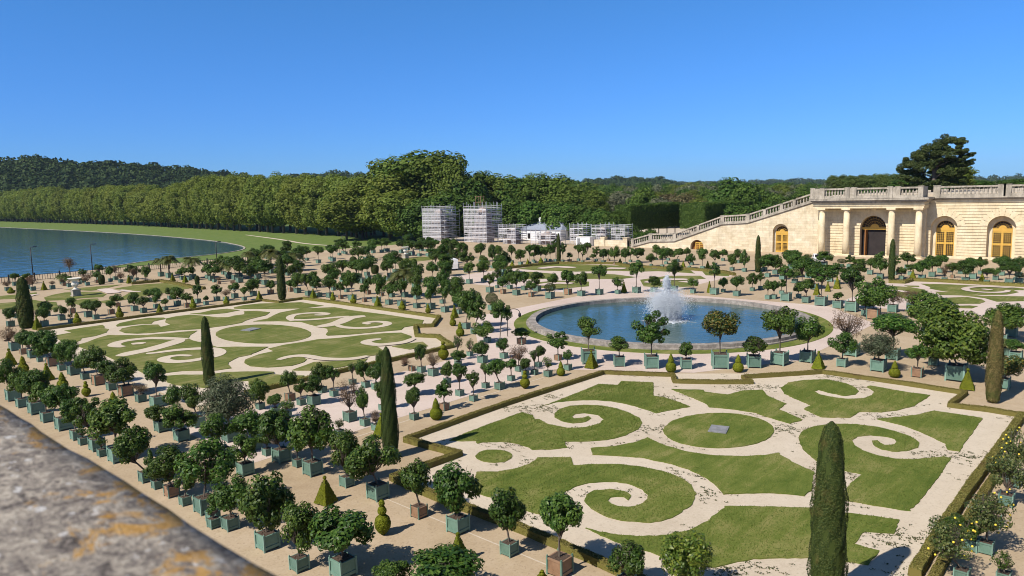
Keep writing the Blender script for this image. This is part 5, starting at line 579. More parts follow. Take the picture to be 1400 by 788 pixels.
TREES = [(176.1,237.7,-2.6,24.9,8.8,'plane',0),(189.1,236.4,-2.6,24.0,9.2,'plane',1),(180.5,247.7,-2.6,25.1,9.0,'plane',0),(193.5,246.3,-2.6,26.2,8.0,'plane',1),(185.6,258.1,-2.6,25.7,9.3,'plane',0),(198.6,259.4,-2.6,25.5,8.3,'plane',1),(186.9,269.3,-2.6,26.6,8.8,'plane',0),(199.9,271.3,-2.6,25.4,7.6,'plane',1),(186.9,278.5,-2.6,25.3,8.5,'plane',0),(199.9,281.9,-2.6,27.1,8.2,'plane',1),(189.7,288.8,-2.6,27.5,8.3,'plane',0),(202.7,292.3,-2.6,28.8,7.9,'plane',1),(189.7,300.1,-2.6,26.9,8.6,'plane',0),(202.7,301.4,-2.6,27.4,8.5,'plane',1),(191.2,309.6,-2.6,26.9,8.2,'plane',0),(204.2,308.4,-2.6,30.0,8.0,'plane',1),(191.4,321.3,-2.6,29.2,7.7,'plane',0),(204.4,322.5,-2.6,28.6,8.1,'plane',1),(191.8,332.4,-2.6,27.7,9.1,'plane',0),(204.8,330.5,-2.6,28.5,8.8,'plane',1),(194.5,341.5,-2.6,29.3,9.5,'plane',0),(207.5,341.6,-2.6,29.2,8.5,'plane',1),(195.7,351.7,-2.6,30.2,8.1,'plane',0),(208.7,353.1,-2.6,30.8,8.5,'plane',1),(196.7,363.7,-2.6,30.3,8.2,'plane',0),(209.7,363.9,-2.6,30.1,8.0,'plane',1),(196.1,372.7,-2.6,29.9,7.6,'plane',0),(209.1,371.8,-2.6,29.8,8.3,'plane',1),(197.8,383.0,-2.6,29.7,8.3,'plane',0),(210.8,381.6,-2.6,30.2,8.6,'plane',1),(200.2,394.8,-2.6,29.7,8.5,'plane',0),(213.2,394.3,-2.6,31.9,7.7,'plane',1),(200.0,405.8,-2.6,30.9,8.2,'plane',0),(213.0,405.6,-2.6,32.6,7.8,'plane',1),(201.4,416.4,-2.6,31.2,8.0,'plane',0),(214.4,416.2,-2.6,32.3,8.7,'plane',1),(202.6,425.5,-2.6,30.4,7.8,'plane',0),(215.6,427.3,-2.6,32.6,7.4,'plane',1),(203.4,435.9,-2.6,32.9,7.7,'plane',0),(216.4,437.1,-2.6,33.3,9.0,'plane',1),(204.9,446.0,-2.6,31.0,8.0,'plane',0),(217.9,449.4,-2.6,32.6,8.0,'plane',1),(206.0,456.7,-2.6,31.7,8.8,'plane',0),(219.0,457.7,-2.6,32.7,9.3,'plane',1),(206.4,467.7,-2.6,27.8,7.7,'plane',0),(219.4,465.9,-2.6,29.5,9.1,'plane',1),(209.1,479.4,-2.6,28.4,8.1,'plane',0),(222.1,480.2,-2.6,28.6,8.3,'plane',1),(208.6,488.9,-2.6,27.5,9.4,'plane',0),(221.6,489.0,-2.6,28.1,7.7,'plane',1),(211.4,498.7,-2.6,25.2,9.5,'plane',0),(224.4,502.2,-2.6,26.7,8.3,'plane',1),(211.2,509.4,-2.6,26.2,7.8,'plane',0),(224.2,510.5,-2.6,26.2,8.0,'plane',1),(213.8,522.7,-2.6,23.6,9.2,'plane',0),(226.8,524.5,-2.6,25.8,8.3,'plane',1),(213.6,535.1,-2.6,25.8,9.3,'plane',0),(226.6,538.3,-2.6,25.7,9.2,'plane',1),(215.4,548.1,-2.6,27.0,8.9,'plane',0),(228.4,547.9,-2.6,27.9,8.6,'plane',1),(216.5,561.5,-2.6,27.9,7.6,'plane',0),(229.5,560.9,-2.6,30.4,8.2,'plane',1),(217.1,574.0,-2.6,29.7,9.4,'plane',0),(230.1,577.7,-2.6,31.2,8.9,'plane',1),(217.2,588.6,-2.6,31.1,7.6,'plane',0),(230.2,586.3,-2.6,31.9,9.1,'plane',1),(217.1,600.5,-2.6,32.2,7.7,'plane',0),(230.1,602.1,-2.6,31.3,8.5,'plane',1),(218.1,613.2,-2.6,31.8,8.3,'plane',0),(231.1,613.8,-2.6,31.5,9.1,'plane',1),(219.3,627.4,-2.6,30.8,8.9,'plane',0),(232.3,627.7,-2.6,32.1,8.9,'plane',1),(219.1,639.6,-2.6,31.2,8.4,'plane',0),(232.1,642.2,-2.6,31.8,7.6,'plane',1),(219.0,653.0,-2.6,32.8,7.7,'plane',0),(232.0,651.4,-2.6,33.4,8.7,'plane',1),(221.1,666.6,-2.6,31.9,8.6,'plane',0),(234.1,666.4,-2.6,30.7,8.0,'plane',1),(220.9,678.1,-2.6,31.3,8.3,'plane',0),(233.9,676.7,-2.6,30.9,8.5,'plane',1),(220.8,691.8,-2.6,29.6,8.0,'plane',0),(233.8,693.1,-2.6,30.1,9.0,'plane',1),(221.8,705.5,-2.6,29.4,8.1,'plane',0),(234.8,706.4,-2.6,30.1,7.9,'plane',1),(223.1,717.4,-2.6,29.0,8.0,'plane',0),(236.1,716.6,-2.6,28.6,8.9,'plane',1),(222.9,730.1,-2.6,29.0,9.2,'plane',0),(235.9,730.3,-2.6,30.1,7.8,'plane',1),(223.3,744.8,-2.6,31.4,8.6,'plane',0),(236.3,741.9,-2.6,31.9,7.6,'plane',1),(223.7,757.3,-2.6,32.3,8.0,'plane',0),(236.7,757.4,-2.6,31.4,9.5,'plane',1),(223.4,770.2,-2.6,33.6,7.9,'plane',0),(236.4,768.1,-2.6,34.4,9.3,'plane',1),(223.1,782.8,-2.6,33.9,8.7,'plane',0),(236.1,784.3,-2.6,34.0,8.3,'plane',1),(224.4,796.8,-2.6,34.3,8.5,'plane',0),(237.4,793.8,-2.6,34.5,7.7,'plane',1),(223.8,809.6,-2.6,33.3,8.6,'plane',0),(236.8,807.5,-2.6,35.0,7.6,'plane',1),(223.6,821.4,-2.6,31.9,8.5,'plane',0),(236.6,821.7,-2.6,34.4,7.8,'plane',1),(225.6,835.2,-2.6,32.6,9.4,'plane',0),(238.6,834.5,-2.6,34.8,7.6,'plane',1),(225.8,847.4,-2.6,33.7,8.3,'plane',0),(238.8,847.7,-2.6,35.2,8.2,'plane',1),(225.7,861.4,-2.6,33.2,7.6,'plane',0),(238.7,862.7,-2.6,35.1,7.6,'plane',1),(226.1,873.4,-2.6,34.3,9.1,'plane',0),(239.1,871.7,-2.6,33.5,8.9,'plane',1),(226.5,887.7,-2.6,33.1,8.4,'plane',0),(239.5,885.0,-2.6,35.5,8.7,'plane',1),(226.3,900.8,-2.6,34.3,8.9,'plane',0),(239.3,900.9,-2.6,33.1,9.6,'plane',1),(225.9,912.1,-2.6,33.0,8.5,'plane',0),(238.9,912.2,-2.6,33.5,9.5,'plane',1),(227.4,925.1,-2.6,32.0,8.1,'plane',0),(240.4,925.0,-2.6,34.3,8.5,'plane',1),(226.1,938.7,-2.6,33.8,9.5,'plane',0),(239.1,940.0,-2.6,34.0,9.6,'plane',1),(227.9,952.3,-2.6,31.9,9.3,'plane',0),(240.9,953.5,-2.6,34.3,9.1,'plane',1),(226.6,965.6,-2.6,34.1,8.9,'plane',0),(239.6,962.6,-2.6,34.4,8.9,'plane',1),(227.0,977.4,-2.6,33.1,9.3,'plane',0),(240.0,975.7,-2.6,32.7,8.7,'plane',1),(168,236.9,-2.0,20.7,9.8,'light',2),(176,235.1,-2.0,22.1,9.9,'light',2),(190,250.5,-2.0,25.8,12.4,'big',2),(172,215.8,-2.0,25.5,10.0,'light',2),(190,237.0,-2.0,31.7,13.8,'big',2),(186,217.7,-2.0,33.9,14.7,'big',2),(188,206.3,-2.0,33.0,12.4,'big',2),(184,191.6,-2.0,29.8,8.5,'big',2),(166,200.6,-2.0,18.3,8.3,'light',2),(168,191.6,-2.0,15.5,8.0,'dark',2),(170,181.2,-2.0,16.8,9.1,'dark',2),(185,186.3,-2.0,22.3,8.3,'dark',2),(205,200.3,-2.0,24.8,9.9,'big',2),(205,188.8,-2.0,23.5,9.6,'big',2),(205,181.5,-2.0,22.2,7.2,'dark',2),(205,170.9,-2.0,23.4,8.6,'big',2),(205,160.9,-2.0,21.7,8.4,'big',2),(200,149.2,-2.0,19.6,7.4,'big',2),(200,142.6,-2.0,16.5,5.6,'big',2),(176,174.1,-2.0,15.1,7.8,'dark',2),(172,161.6,-2.0,13.3,6.9,'dark',2),(176,156.1,-2.0,13.9,7.4,'dark',2),(174,147.3,-2.0,13.6,7.2,'dark',2),(176,141.1,-2.0,12.3,5.2,'dark',2),(174,134.8,-2.0,13.0,6.5,'dark',2),(176,129.3,-2.0,11.8,5.7,'dark',2),(172,122.0,-2.0,11.0,5.1,'dark',2),(172,116.7,-2.0,10.3,3.7,'dark',2),(290,191.0,-2.0,15.3,7.9,'pale',2),(280,190.4,-2.0,14.1,7.0,'pale',2),(300,210.4,-2.0,15.5,6.9,'dark',2),(240,148.3,-2.0,17.0,5.8,'dark',2),(270,155.6,-2.0,14.5,7.0,'red',2),(250,136.9,-2.0,14.7,5.8,'red',2),(235,138.4,-2.0,13.4,5.0,'pale',2),(240,125.7,-2.0,12.6,7.5,'light',2),(300,150.1,-2.0,13.0,6.8,'dark',2),(236,110.7,-2.0,19.0,7.6,'dark',2),(230,104.0,-2.0,16.7,6.1,'dark',2),(240,102.4,-2.0,15.1,6.0,'dark',2),(236,95.7,-2.0,13.6,5.5,'dark',2),(236,115.3,-2.0,13.0,5.8,'dark',2),(215,110.0,-2.0,11.5,4.9,'red',2),(205,96.7,-2.0,11.5,5.0,'dark',2),(205,91.1,-2.0,10.9,5.6,'dark',2),(205,85.7,-2.0,12.2,4.8,'dark',2),(220,85.2,-2.0,13.2,5.1,'dark',2),(215,80.1,-2.0,12.4,4.5,'red',2),(215,76.5,-2.0,11.9,4.0,'dark',2),(260,95.6,-2.0,13.7,5.4,'dark',2),(164,105.8,-2.0,6.9,3.4,'bushy',2),(160,107.3,-2.0,4.8,3.0,'bushy',2),(160,98.9,-2.0,5.3,2.7,'bushy',2),(168,119.2,-2.0,7.4,3.2,'bushy',2),(160,143.5,-2.0,6.8,2.3,'bushy',2),(162,98.0,-2.0,6.0,2.2,'bushy',2),(200,68.3,-2.0,18.6,2.7,'sparse',2),(230,36.8,-2.0,18.5,4.1,'sparse',2),(338.0266210098932,239.1,-2.0,18.3,6.9,'dark',3),(344.978294096567,238.0,-2.0,15.7,5.7,'light',3),(344.0161300797997,227.3,-2.0,16.8,5.3,'dark',3),(321.3039938455665,208.5,-2.0,15.5,6.1,'dark',3),(324.36202254220035,202.8,-2.0,17.6,4.9,'dark',3),(318.3316137570598,193.8,-2.0,15.4,4.6,'light',3),(329.480296008934,194.1,-2.0,15.4,7.3,'light',3),(341.4080108756962,193.5,-2.0,15.4,4.7,'light',3),(342.0105202806282,187.3,-2.0,16.6,6.1,'dark',3),(317.4813240187008,168.9,-2.0,15.8,4.6,'light',3),(323.27580613920156,165.9,-2.0,16.5,5.7,'dark',3),(318.4748306855726,158.2,-2.0,14.7,5.5,'dark',3),(330.38646249775513,159.0,-2.0,15.1,5.9,'dark',3),(317.3067210123043,146.5,-2.0,15.0,3.8,'dark',3),(317.2927794450778,140.8,-2.0,15.5,4.1,'dark',3),(324.42421671846535,139.7,-2.0,15.9,5.6,'dark',3),(332.7676437329617,137.9,-2.0,15.1,5.2,'pale',3),(337.4257377725812,133.1,-2.0,14.6,4.1,'light',3),(325.67084668576535,124.9,-2.0,14.2,4.9,'pale',3),(315.02550474911317,116.8,-2.0,14.6,5.5,'dark',3),(322.6855254516516,114.4,-2.0,14.3,5.0,'dark',3),(423.32516959358486,303.0,-2.0,18.3,6.6,'dark',3),(428.01139170614863,298.2,-2.0,19.2,8.0,'dark',3),(431.4841771738784,291.8,-2.0,18.9,6.5,'dark',3),(412.2051700997631,272.1,-2.0,18.8,6.5,'dark',3),(406.9826042113237,261.0,-2.0,19.4,6.1,'pale',3),(428.2017430163647,266.9,-2.0,18.5,5.8,'dark',3),(419.03167163673993,256.4,-2.0,17.2,6.7,'dark',3),(428.5541885952878,254.7,-2.0,19.3,5.9,'pale',3),(430.0235517803716,247.2,-2.0,18.4,6.1,'dark',3),(429.17853195993587,240.1,-2.0,18.4,6.3,'light',3),(407.9739408518702,221.3,-2.0,18.5,7.8,'pale',3),(426.8541410233189,225.3,-2.0,17.6,7.4,'pale',3),(407.2701069717435,208.8,-2.0,18.5,6.8,'pale',3),(424.5968632997311,210.6,-2.0,17.7,6.4,'pale',3),(426.42752434526216,204.3,-2.0,18.4,6.0,'dark',3),(415.47665977716434,192.4,-2.0,18.6,6.5,'light',3),(428.91164668035685,192.4,-2.0,17.3,5.1,'dark',3),(417.19350818300876,184.6,-2.0,16.5,8.1,'light',3),(431.61067055453964,181.6,-2.0,17.4,7.7,'dark',3),(426.85787956105906,176.3,-2.0,15.6,6.9,'dark',3),(415.20431038564044,166.3,-2.0,17.3,8.2,'light',3),(421.87310768125303,162.3,-2.0,16.9,6.7,'pale',3),(411.32922324136655,152.4,-2.0,16.5,6.4,'dark',3),(432.0917143910444,154.4,-2.0,15.5,6.9,'dark',3),(432.31626505253945,149.3,-2.0,17.1,5.2,'dark',3),(422.10463171147063,141.2,-2.0,14.9,6.3,'light',3),(525.397056751677,382.6,-2.0,24.4,8.6,'dark',3),(533.9526627714029,378.5,-2.0,23.8,12.0,'light',3),(526.2332279236266,363.8,-2.0,22.1,10.4,'dark',3),(518.3566611209384,350.4,-2.0,22.2,6.9,'dark',3),(531.6168662671903,351.4,-2.0,21.0,9.3,'light',3),(506.7522587987945,328.3,-2.0,19.9,8.6,'light',3),(531.430504189431,331.8,-2.0,22.2,8.5,'dark',3),(511.42349183420606,313.7,-2.0,22.9,7.5,'dark',3),(524.2314445690571,311.2,-2.0,20.7,9.4,'light',3),(507.06767772976696,292.8,-2.0,21.0,9.2,'dark',3),(505.83379527304487,288.0,-2.0,19.7,8.0,'light',3),(517.4272102339467,286.6,-2.0,19.5,10.2,'dark',3),(507.62031670255584,275.0,-2.0,21.5,10.0,'light',3),(529.9985459236681,276.5,-2.0,22.1,8.5,'dark',3),(527.6991992786063,270.2,-2.0,19.2,7.3,'dark',3),(530.0126539695527,264.2,-2.0,20.4,9.9,'dark',3),(513.580983309753,245.3,-2.0,19.3,10.2,'light',3),(525.4467871460888,243.5,-2.0,18.0,9.7,'dark',3),(506.98185067001765,231.3,-2.0,19.7,7.1,'dark',3),(523.0583710592742,229.3,-2.0,17.9,7.6,'light',3),(513.5172893965956,218.8,-2.0,17.7,10.0,'light',3),(524.984377097377,217.3,-2.0,18.0,7.2,'dark',3),(507.7385508519429,205.7,-2.0,19.3,6.7,'dark',3),(513.2806215584772,201.1,-2.0,19.4,8.0,'dark',3),(523.541910631575,198.9,-2.0,16.5,9.0,'dark',3),(527.0484884346794,195.3,-2.0,19.3,7.9,'light',3),(524.835874570073,188.2,-2.0,18.1,6.3,'dark',3),(523.1942294713851,180.1,-2.0,16.4,7.2,'light',3),(514.3199001978473,171.3,-2.0,18.4,6.4,'pale',3),(250,82.6,11.5,5.6,2.5,'alley',4),(248,79.3,11.5,5.5,2.5,'alley',4),(246,76.0,11.5,5.4,2.5,'alley',4),(244,72.8,11.5,5.5,2.4,'alley',4),(242,69.6,11.5,5.6,2.4,'alley',4),(240,66.6,11.5,5.5,2.3,'alley',4),(238,63.6,11.5,5.3,2.3,'alley',4),(236,60.7,11.5,5.3,2.3,'alley',4),(234,57.9,11.5,5.4,2.2,'alley',4),(196,38.7,11.5,7.7,4.4,'light',4),(192,36.1,11.5,5.9,3.5,'light',4),(190,46.3,11.5,3.3,3.6,'dark',4),(230,39.2,11.5,2.6,4.1,'dark',4),(260,36.9,11.5,2.5,6.9,'dark',4),(240,29.9,11.5,2.7,4.2,'dark',4)]


# ------------------------------------------------------------------ helpers
COL = scene.collection
rng = random.Random(11)
nrg = np.random.default_rng(7)

def tag(o, label=None, cat=None, group=None, kind=None):
    if label: o["label"] = label
    if cat: o["category"] = cat
    if group: o["group"] = group
    if kind: o["kind"] = kind
    return o

def empty(name, loc=(0, 0, 0), rz=0.0):
    o = bpy.data.objects.new(name, None)
    o.empty_display_size = 0.2
    COL.objects.link(o)
    o.location = loc
    o.rotation_euler = (0, 0, rz)
    return o

def link(name, mesh, parent=None):
    o = bpy.data.objects.new(name, mesh)
    COL.objects.link(o)
    if parent: o.parent = parent
    return o

class MB:
    def __init__(self):
        self.v = []; self.f = []; self.mi = []; self.sm = []
    def add(self, vs, fs, mi=0, smooth=False):
        b = len(self.v)
        self.v += [tuple(p) for p in vs]
        for f in fs:
            self.f.append(tuple(b+i for i in f)); self.mi.append(mi); self.sm.append(smooth)
        return self
    def box(self, x0, x1, y0, y1, z0, z1, mi=0):
        vs = [(x0,y0,z0),(x1,y0,z0),(x1,y1,z0),(x0,y1,z0),(x0,y0,z1),(x1,y0,z1),(x1,y1,z1),(x0,y1,z1)]
        return self.add(vs, [(0,3,2,1),(4,5,6,7),(0,1,5,4),(1,2,6,5),(2,3,7,6),(3,0,4,7)], mi)
    def prism(self, poly, axis, a0, a1, mi=0):
        # poly in the plane normal to the axis ('x': (y,z), 'y': (x,z), 'z': (x,y))
        def P(p, a):
            return (a,p[0],p[1]) if axis == 'x' else ((p[0],a,p[1]) if axis == 'y' else (p[0],p[1],a))
        n = len(poly)
        vs = [P(p,a0) for p in poly]+[P(p,a1) for p in poly]
        self.add(vs, [(i,(i+1)%n,n+(i+1)%n,n+i) for i in range(n)], mi)
        tri = tessellate_polygon([[Vector((p[0],p[1],0)) for p in poly]])
        b = len(self.v)-2*n
        for t in tri:
            self.f.append(tuple(b+i for i in t)); self.mi.append(mi); self.sm.append(False)
            self.f.append(tuple(b+n+i for i in t)); self.mi.append(mi); self.sm.append(False)
        return self
    def tube(self, a, b, r0, r1=None, n=6, mi=0, caps=True):
        a = Vector(a); b = Vector(b); r1 = r0 if r1 is None else r1
        d = b-a
        if d.length < 1e-6: return self
        q = d.to_track_quat('Z','Y')
        vs = []
        for p, r in ((a,r0),(b,r1)):
            for i in range(n):
                t = 2*math.pi*i/n
                vs.append(p+q@Vector((r*math.cos(t), r*math.sin(t), 0)))
        fs = [(i,(i+1)%n,n+(i+1)%n,n+i) for i in range(n)]
        if caps: fs += [tuple(reversed(range(n))), tuple(range(n,2*n))]
        return self.add(vs, fs, mi, True)
    def lathe(self, prof, n=16, c=(0,0,0), mi=0, smooth=True):
        vs = []
        for r, z in prof:
            for i in range(n):
                t = 2*math.pi*i/n
                vs.append((c[0]+r*math.cos(t), c[1]+r*math.sin(t), c[2]+z))
        m = len(prof); fs = []
        for k in range(m-1):
            for i in range(n):
                fs.append((k*n+i, k*n+(i+1)%n, (k+1)*n+(i+1)%n, (k+1)*n+i))
        fs.append(tuple(reversed(range(n)))); fs.append(tuple(range((m-1)*n, m*n)))
        return self.add(vs, fs, mi, smooth)
    def sphere(self, c, r, n=10, mi=0):
        prof = [(max(1e-4, r*math.sin(math.pi*k/8)), -r*math.cos(math.pi*k/8)) for k in range(9)]
        return self.lathe(prof, n, c, mi)
    def mesh(self, name, mats):
        me = bpy.data.meshes.new(name)
        me.from_pydata(self.v, [], self.f)
        for m in (mats if isinstance(mats,(list,tuple)) else [mats]): me.materials.append(m)
        me.polygons.foreach_set("material_index", self.mi)
        me.polygons.foreach_set("use_smooth", self.sm)
        me.update()
        return me
    def build(self, name, mats, parent=None):
        return link(name, self.mesh(name, mats), parent)

def mesh_np(name, verts, faces, mats, mi=None, smooth=False):
    # verts (N,3); faces (M,k) of a constant size
    me = bpy.data.meshes.new(name)
    n, (m, k) = len(verts), faces.shape
    me.vertices.add(n); me.vertices.foreach_set("co", np.ascontiguousarray(verts, dtype=np.float32).ravel())
    me.loops.add(m*k); me.loops.foreach_set("vertex_index", np.ascontiguousarray(faces, dtype=np.int32).ravel())
    me.polygons.add(m)
    me.polygons.foreach_set("loop_start", np.arange(0, m*k, k, dtype=np.int32))
    for mt in (mats if isinstance(mats,(list,tuple)) else [mats]): me.materials.append(mt)
    if mi is not None: me.polygons.foreach_set("material_index", np.ascontiguousarray(mi, dtype=np.int32))
    if smooth: me.polygons.foreach_set("use_smooth", np.ones(m, dtype=bool))
    me.update(calc_edges=True)
    return me

def unit(a):
    return a/np.maximum(np.linalg.norm(a, axis=1, keepdims=True), 1e-9)

def leaf_quads(p, nrm, ln, wd):
    n = len(p)
    rnd = unit(nrg.normal(size=(n,3)))
    t = unit(np.cross(nrm, rnd)); b = np.cross(nrm, t)
    ln = np.broadcast_to(np.asarray(ln, float).reshape(-1,1), (n,1)); wd = np.broadcast_to(np.asarray(wd, float).reshape(-1,1), (n,1))
    v = np.stack([p-t*ln*.5, p+b*wd*.5+nrm*ln*.06, p+t*ln*.5, p-b*wd*.5+nrm*ln*.06], axis=1).reshape(-1,3)
    f = np.arange(4*n).reshape(n,4)
    return v, f

# ------------------------------------------------------------------ materials
def newmat(name):
    m = bpy.data.materials.new(name); m.use_nodes = True
    nt = m.node_tree
    return m, nt, nt.nodes["Principled BSDF"]

def nd(nt, typ, **kw):
    n = nt.nodes.new(typ)
    for k, v in kw.items():
        if k.startswith("i_"):
            n.inputs[k[2:].replace("_"," ")].default_value = v
        else: setattr(n, k, v)
    return n

def ramp(nt, fac, stops):
    r = nt.nodes.new("ShaderNodeValToRGB")
    el = r.color_ramp.elements
    el[0].position, el[0].color = stops[0][0], (*stops[0][1],1)
    el[1].position, el[1].color = stops[-1][0], (*stops[-1][1],1)
    for p, c in stops[1:-1]:
        e = el.new(p); e.color = (*c,1)
    if fac is not None: nt.links.new(fac, r.inputs[0])
    return r

def noise(nt, vec, scale, detail=4, rough=.55, dist=0):
    n = nt.nodes.new("ShaderNodeTexNoise")
    n.inputs["Scale"].default_value = scale; n.inputs["Detail"].default_value = detail
    n.inputs["Roughness"].default_value = rough; n.inputs["Distortion"].default_value = dist
    if vec is not None: nt.links.new(vec, n.inputs["Vector"])
    return n

def mixc(nt, fac, a, b, mode='MIX'):
    n = nt.nodes.new("ShaderNodeMix"); n.data_type = 'RGBA'; n.blend_type = mode
    for s, v in ((n.inputs[0],fac),(n.inputs[6],a),(n.inputs[7],b)):
        if isinstance(v,(int,float)): s.default_value = v
        elif isinstance(v,tuple): s.default_value = (*v,1)
        else: nt.links.new(v, s)
    return n.outputs[2]

def math_(nt, op, a, b=None, clamp=False):
    n = nt.nodes.new("ShaderNodeMath"); n.operation = op; n.use_clamp = clamp
    for s, v in ((n.inputs[0],a),(n.inputs[1],b)):
        if v is None: continue
        if isinstance(v,(int,float)): s.default_value = v
        else: nt.links.new(v, s)
    return n.outputs[0]

def geo_pos(nt): return nt.nodes.new("ShaderNodeNewGeometry").outputs["Position"]
def obj_co(nt): return nt.nodes.new("ShaderNodeTexCoord").outputs["Object"]

def bump(nt, bs, h, strength=.3, dist=.02):
    b = nt.nodes.new("ShaderNodeBump"); b.inputs["Strength"].default_value = strength; b.inputs["Distance"].default_value = dist
    nt.links.new(h, b.inputs["Height"]); nt.links.new(b.outputs[0], bs.inputs["Normal"])

def leafmat(name, c0, c1, c2, trans=.25, rough=.45, spec=.35, objvar=.25, patch=None, pscale=1.6, pthr=.56):
    m, nt, bs = newmat(name)
    g = nt.nodes.new("ShaderNodeNewGeometry")
    r = ramp(nt, g.outputs["Random Per Island"], [(0,c0),(.55,c1),(1,c2)])
    oi = nt.nodes.new("ShaderNodeObjectInfo")
    hs = nt.nodes.new("ShaderNodeHueSaturation")
    src = r.outputs[0]
    if patch:
        pn = noise(nt, geo_pos(nt), pscale, 4, .65)
        src = mixc(nt, math_(nt, 'MULTIPLY', ramp(nt, pn.outputs[0], [(pthr,(0,0,0)),(pthr+.12,(1,1,1))]).outputs[0], .75), src, patch)
    nt.links.new(src, hs.inputs["Color"])
    mr = nt.nodes.new("ShaderNodeMapRange"); mr.inputs["To Min"].default_value = 1-objvar; mr.inputs["To Max"].default_value = 1+objvar
    nt.links.new(oi.outputs["Random"], mr.inputs["Value"]); nt.links.new(mr.outputs[0], hs.inputs["Value"])
    mr2 = nt.nodes.new("ShaderNodeMapRange"); mr2.inputs["To Min"].default_value = .485; mr2.inputs["To Max"].default_value = .51
    fr = math_(nt, 'FRACT', math_(nt, 'MULTIPLY', oi.outputs["Random"], 7.31))
    nt.links.new(fr, mr2.inputs["Value"]); nt.links.new(mr2.outputs[0], hs.inputs["Hue"])
    nt.links.new(hs.outputs[0], bs.inputs["Base Color"])
    bs.inputs["Roughness"].default_value = rough; bs.inputs["Specular IOR Level"].default_value = spec
    tr = nt.nodes.new("ShaderNodeBsdfTranslucent")
    nt.links.new(mixc(nt, 1.0, hs.outputs[0], (1.5,1.5,.7), 'MULTIPLY'), tr.inputs["Color"])
    mx = nt.nodes.new("ShaderNodeMixShader"); mx.inputs[0].default_value = trans
    nt.links.new(bs.outputs[0], mx.inputs[1]); nt.links.new(tr.outputs[0], mx.inputs[2])
    nt.links.new(mx.outputs[0], nt.nodes["Material Output"].inputs["Surface"])
    return m

def plainmat(name, c0, c1, scale=3, rough=.8, bs_=.2, bd=.02, detail=5, spec=.3, use='obj', metal=0):
    m, nt, bs = newmat(name)
    v = obj_co(nt) if use == 'obj' else geo_pos(nt)
    n = noise(nt, v, scale, detail)
    r = ramp(nt, n.outputs[0], [(.3,c0),(.7,c1)])
    nt.links.new(r.outputs[0], bs.inputs["Base Color"])
    bs.inputs["Roughness"].default_value = rough; bs.inputs["Specular IOR Level"].default_value = spec; bs.inputs["Metallic"].default_value = metal
    if bs_: bump(nt, bs, n.outputs[0], bs_, bd)
    return m

def groundmat(name, cols, fine=9.0, big=.12, bs_=.35, speck=None):
    m, nt, bs = newmat(name)
    p = geo_pos(nt)
    nb = noise(nt, p, big, 5, .6, .6); nm = noise(nt, p, 1.3, 5, .65); nf = noise(nt, p, fine, 3, .7)
    a = math_(nt, 'ADD', math_(nt, 'MULTIPLY', nb.outputs[0], .5), math_(nt, 'MULTIPLY', nm.outputs[0], .3))
    a = math_(nt, 'ADD', a, math_(nt, 'MULTIPLY', nf.outputs[0], .3))
    r = ramp(nt, a, [(.36,cols[0]),(.52,cols[1]),(.70,cols[2])])
    col = r.outputs[0]
    if speck:
        vo = nt.nodes.new("ShaderNodeTexVoronoi"); vo.inputs["Scale"].default_value = 13.0
        nt.links.new(p, vo.inputs["Vector"])
        rr = ramp(nt, vo.outputs["Color"], [(.72,(0,0,0)),(.9,(1,1,1))])
        col = mixc(nt, math_(nt, 'MULTIPLY', rr.outputs[0], .35), col, speck)
    nt.links.new(col, bs.inputs["Base Color"])
    bs.inputs["Roughness"].default_value = .95; bs.inputs["Specular IOR Level"].default_value = .15
    bump(nt, bs, nf.outputs[0], bs_, .03)
    return m

def lawnmat(name, d, mcol, y):
    m, nt, bs = newmat(name)
    p = geo_pos(nt)
    mp = nt.nodes.new("ShaderNodeMapping"); mp.inputs["Rotation"].default_value = (0,0,.5); mp.inputs["Scale"].default_value = (.35,2.4,1)
    nt.links.new(p, mp.inputs["Vector"])
    nb = noise(nt, p, .33, 6, .65, .4); nm = noise(nt, mp.outputs[0], 1.0, 5, .6); nf = noise(nt, p, 12, 3, .7)
    a = math_(nt, 'ADD', math_(nt, 'MULTIPLY', nb.outputs[0], .5), math_(nt, 'MULTIPLY', nm.outputs[0], .32))
    a = math_(nt, 'ADD', a, math_(nt, 'MULTIPLY', nf.outputs[0], .26))
    r = ramp(nt, a, [(.40,d),(.54,mcol),(.68,y)])
    nt.links.new(r.outputs[0], bs.inputs["Base Color"])
    bs.inputs["Roughness"].default_value = .9; bs.inputs["Specular IOR Level"].default_value = .1
    bump(nt, bs, nf.outputs[0], .6, .05)
    return m

M = {}
M['sand'] = groundmat('sandy_ground', ((.30,.222,.140),(.385,.297,.198),(.455,.362,.258)), speck=(.22,.16,.105))
M['gravel'] = groundmat('pale_gravel', ((.415,.345,.262),(.50,.425,.332),(.56,.485,.39)), speck=(.32,.26,.20))
M['pink'] = groundmat('pinkish_gravel', ((.43,.34,.29),(.515,.42,.368),(.575,.48,.43)), speck=(.36,.285,.245))
M['lawn'] = lawnmat('lawn_grass', (.064,.100,.015), (.122,.150,.030), (.235,.215,.080))
M['lawn_far'] = lawnmat('lawn_grass_dry', (.072,.102,.019), (.130,.146,.036), (.245,.215,.095))
M['meadow'] = lawnmat('meadow_grass', (.085,.135,.030), (.115,.165,.042), (.17,.19,.065))
M['earth'] = groundmat('road_gravel', ((.40,.33,.26),(.5,.42,.34),(.56,.48,.40)))
M['orange'] = leafmat('citrus_leaves', (.020,.050,.008), (.045,.096,.014), (.105,.160,.029), .24, .46, .24, patch=(.085,.125,.018), pscale=1.9, pthr=.58)
M['glossy'] = leafmat('glossy_leaves', (.028,.062,.009), (.064,.112,.014), (.13,.18,.03), .22, .5, .2, .08)
M['lime'] = leafmat('yellow_green_leaves', (.045,.085,.012), (.095,.145,.02), (.20,.23,.035), .3, .45, .3, .1)
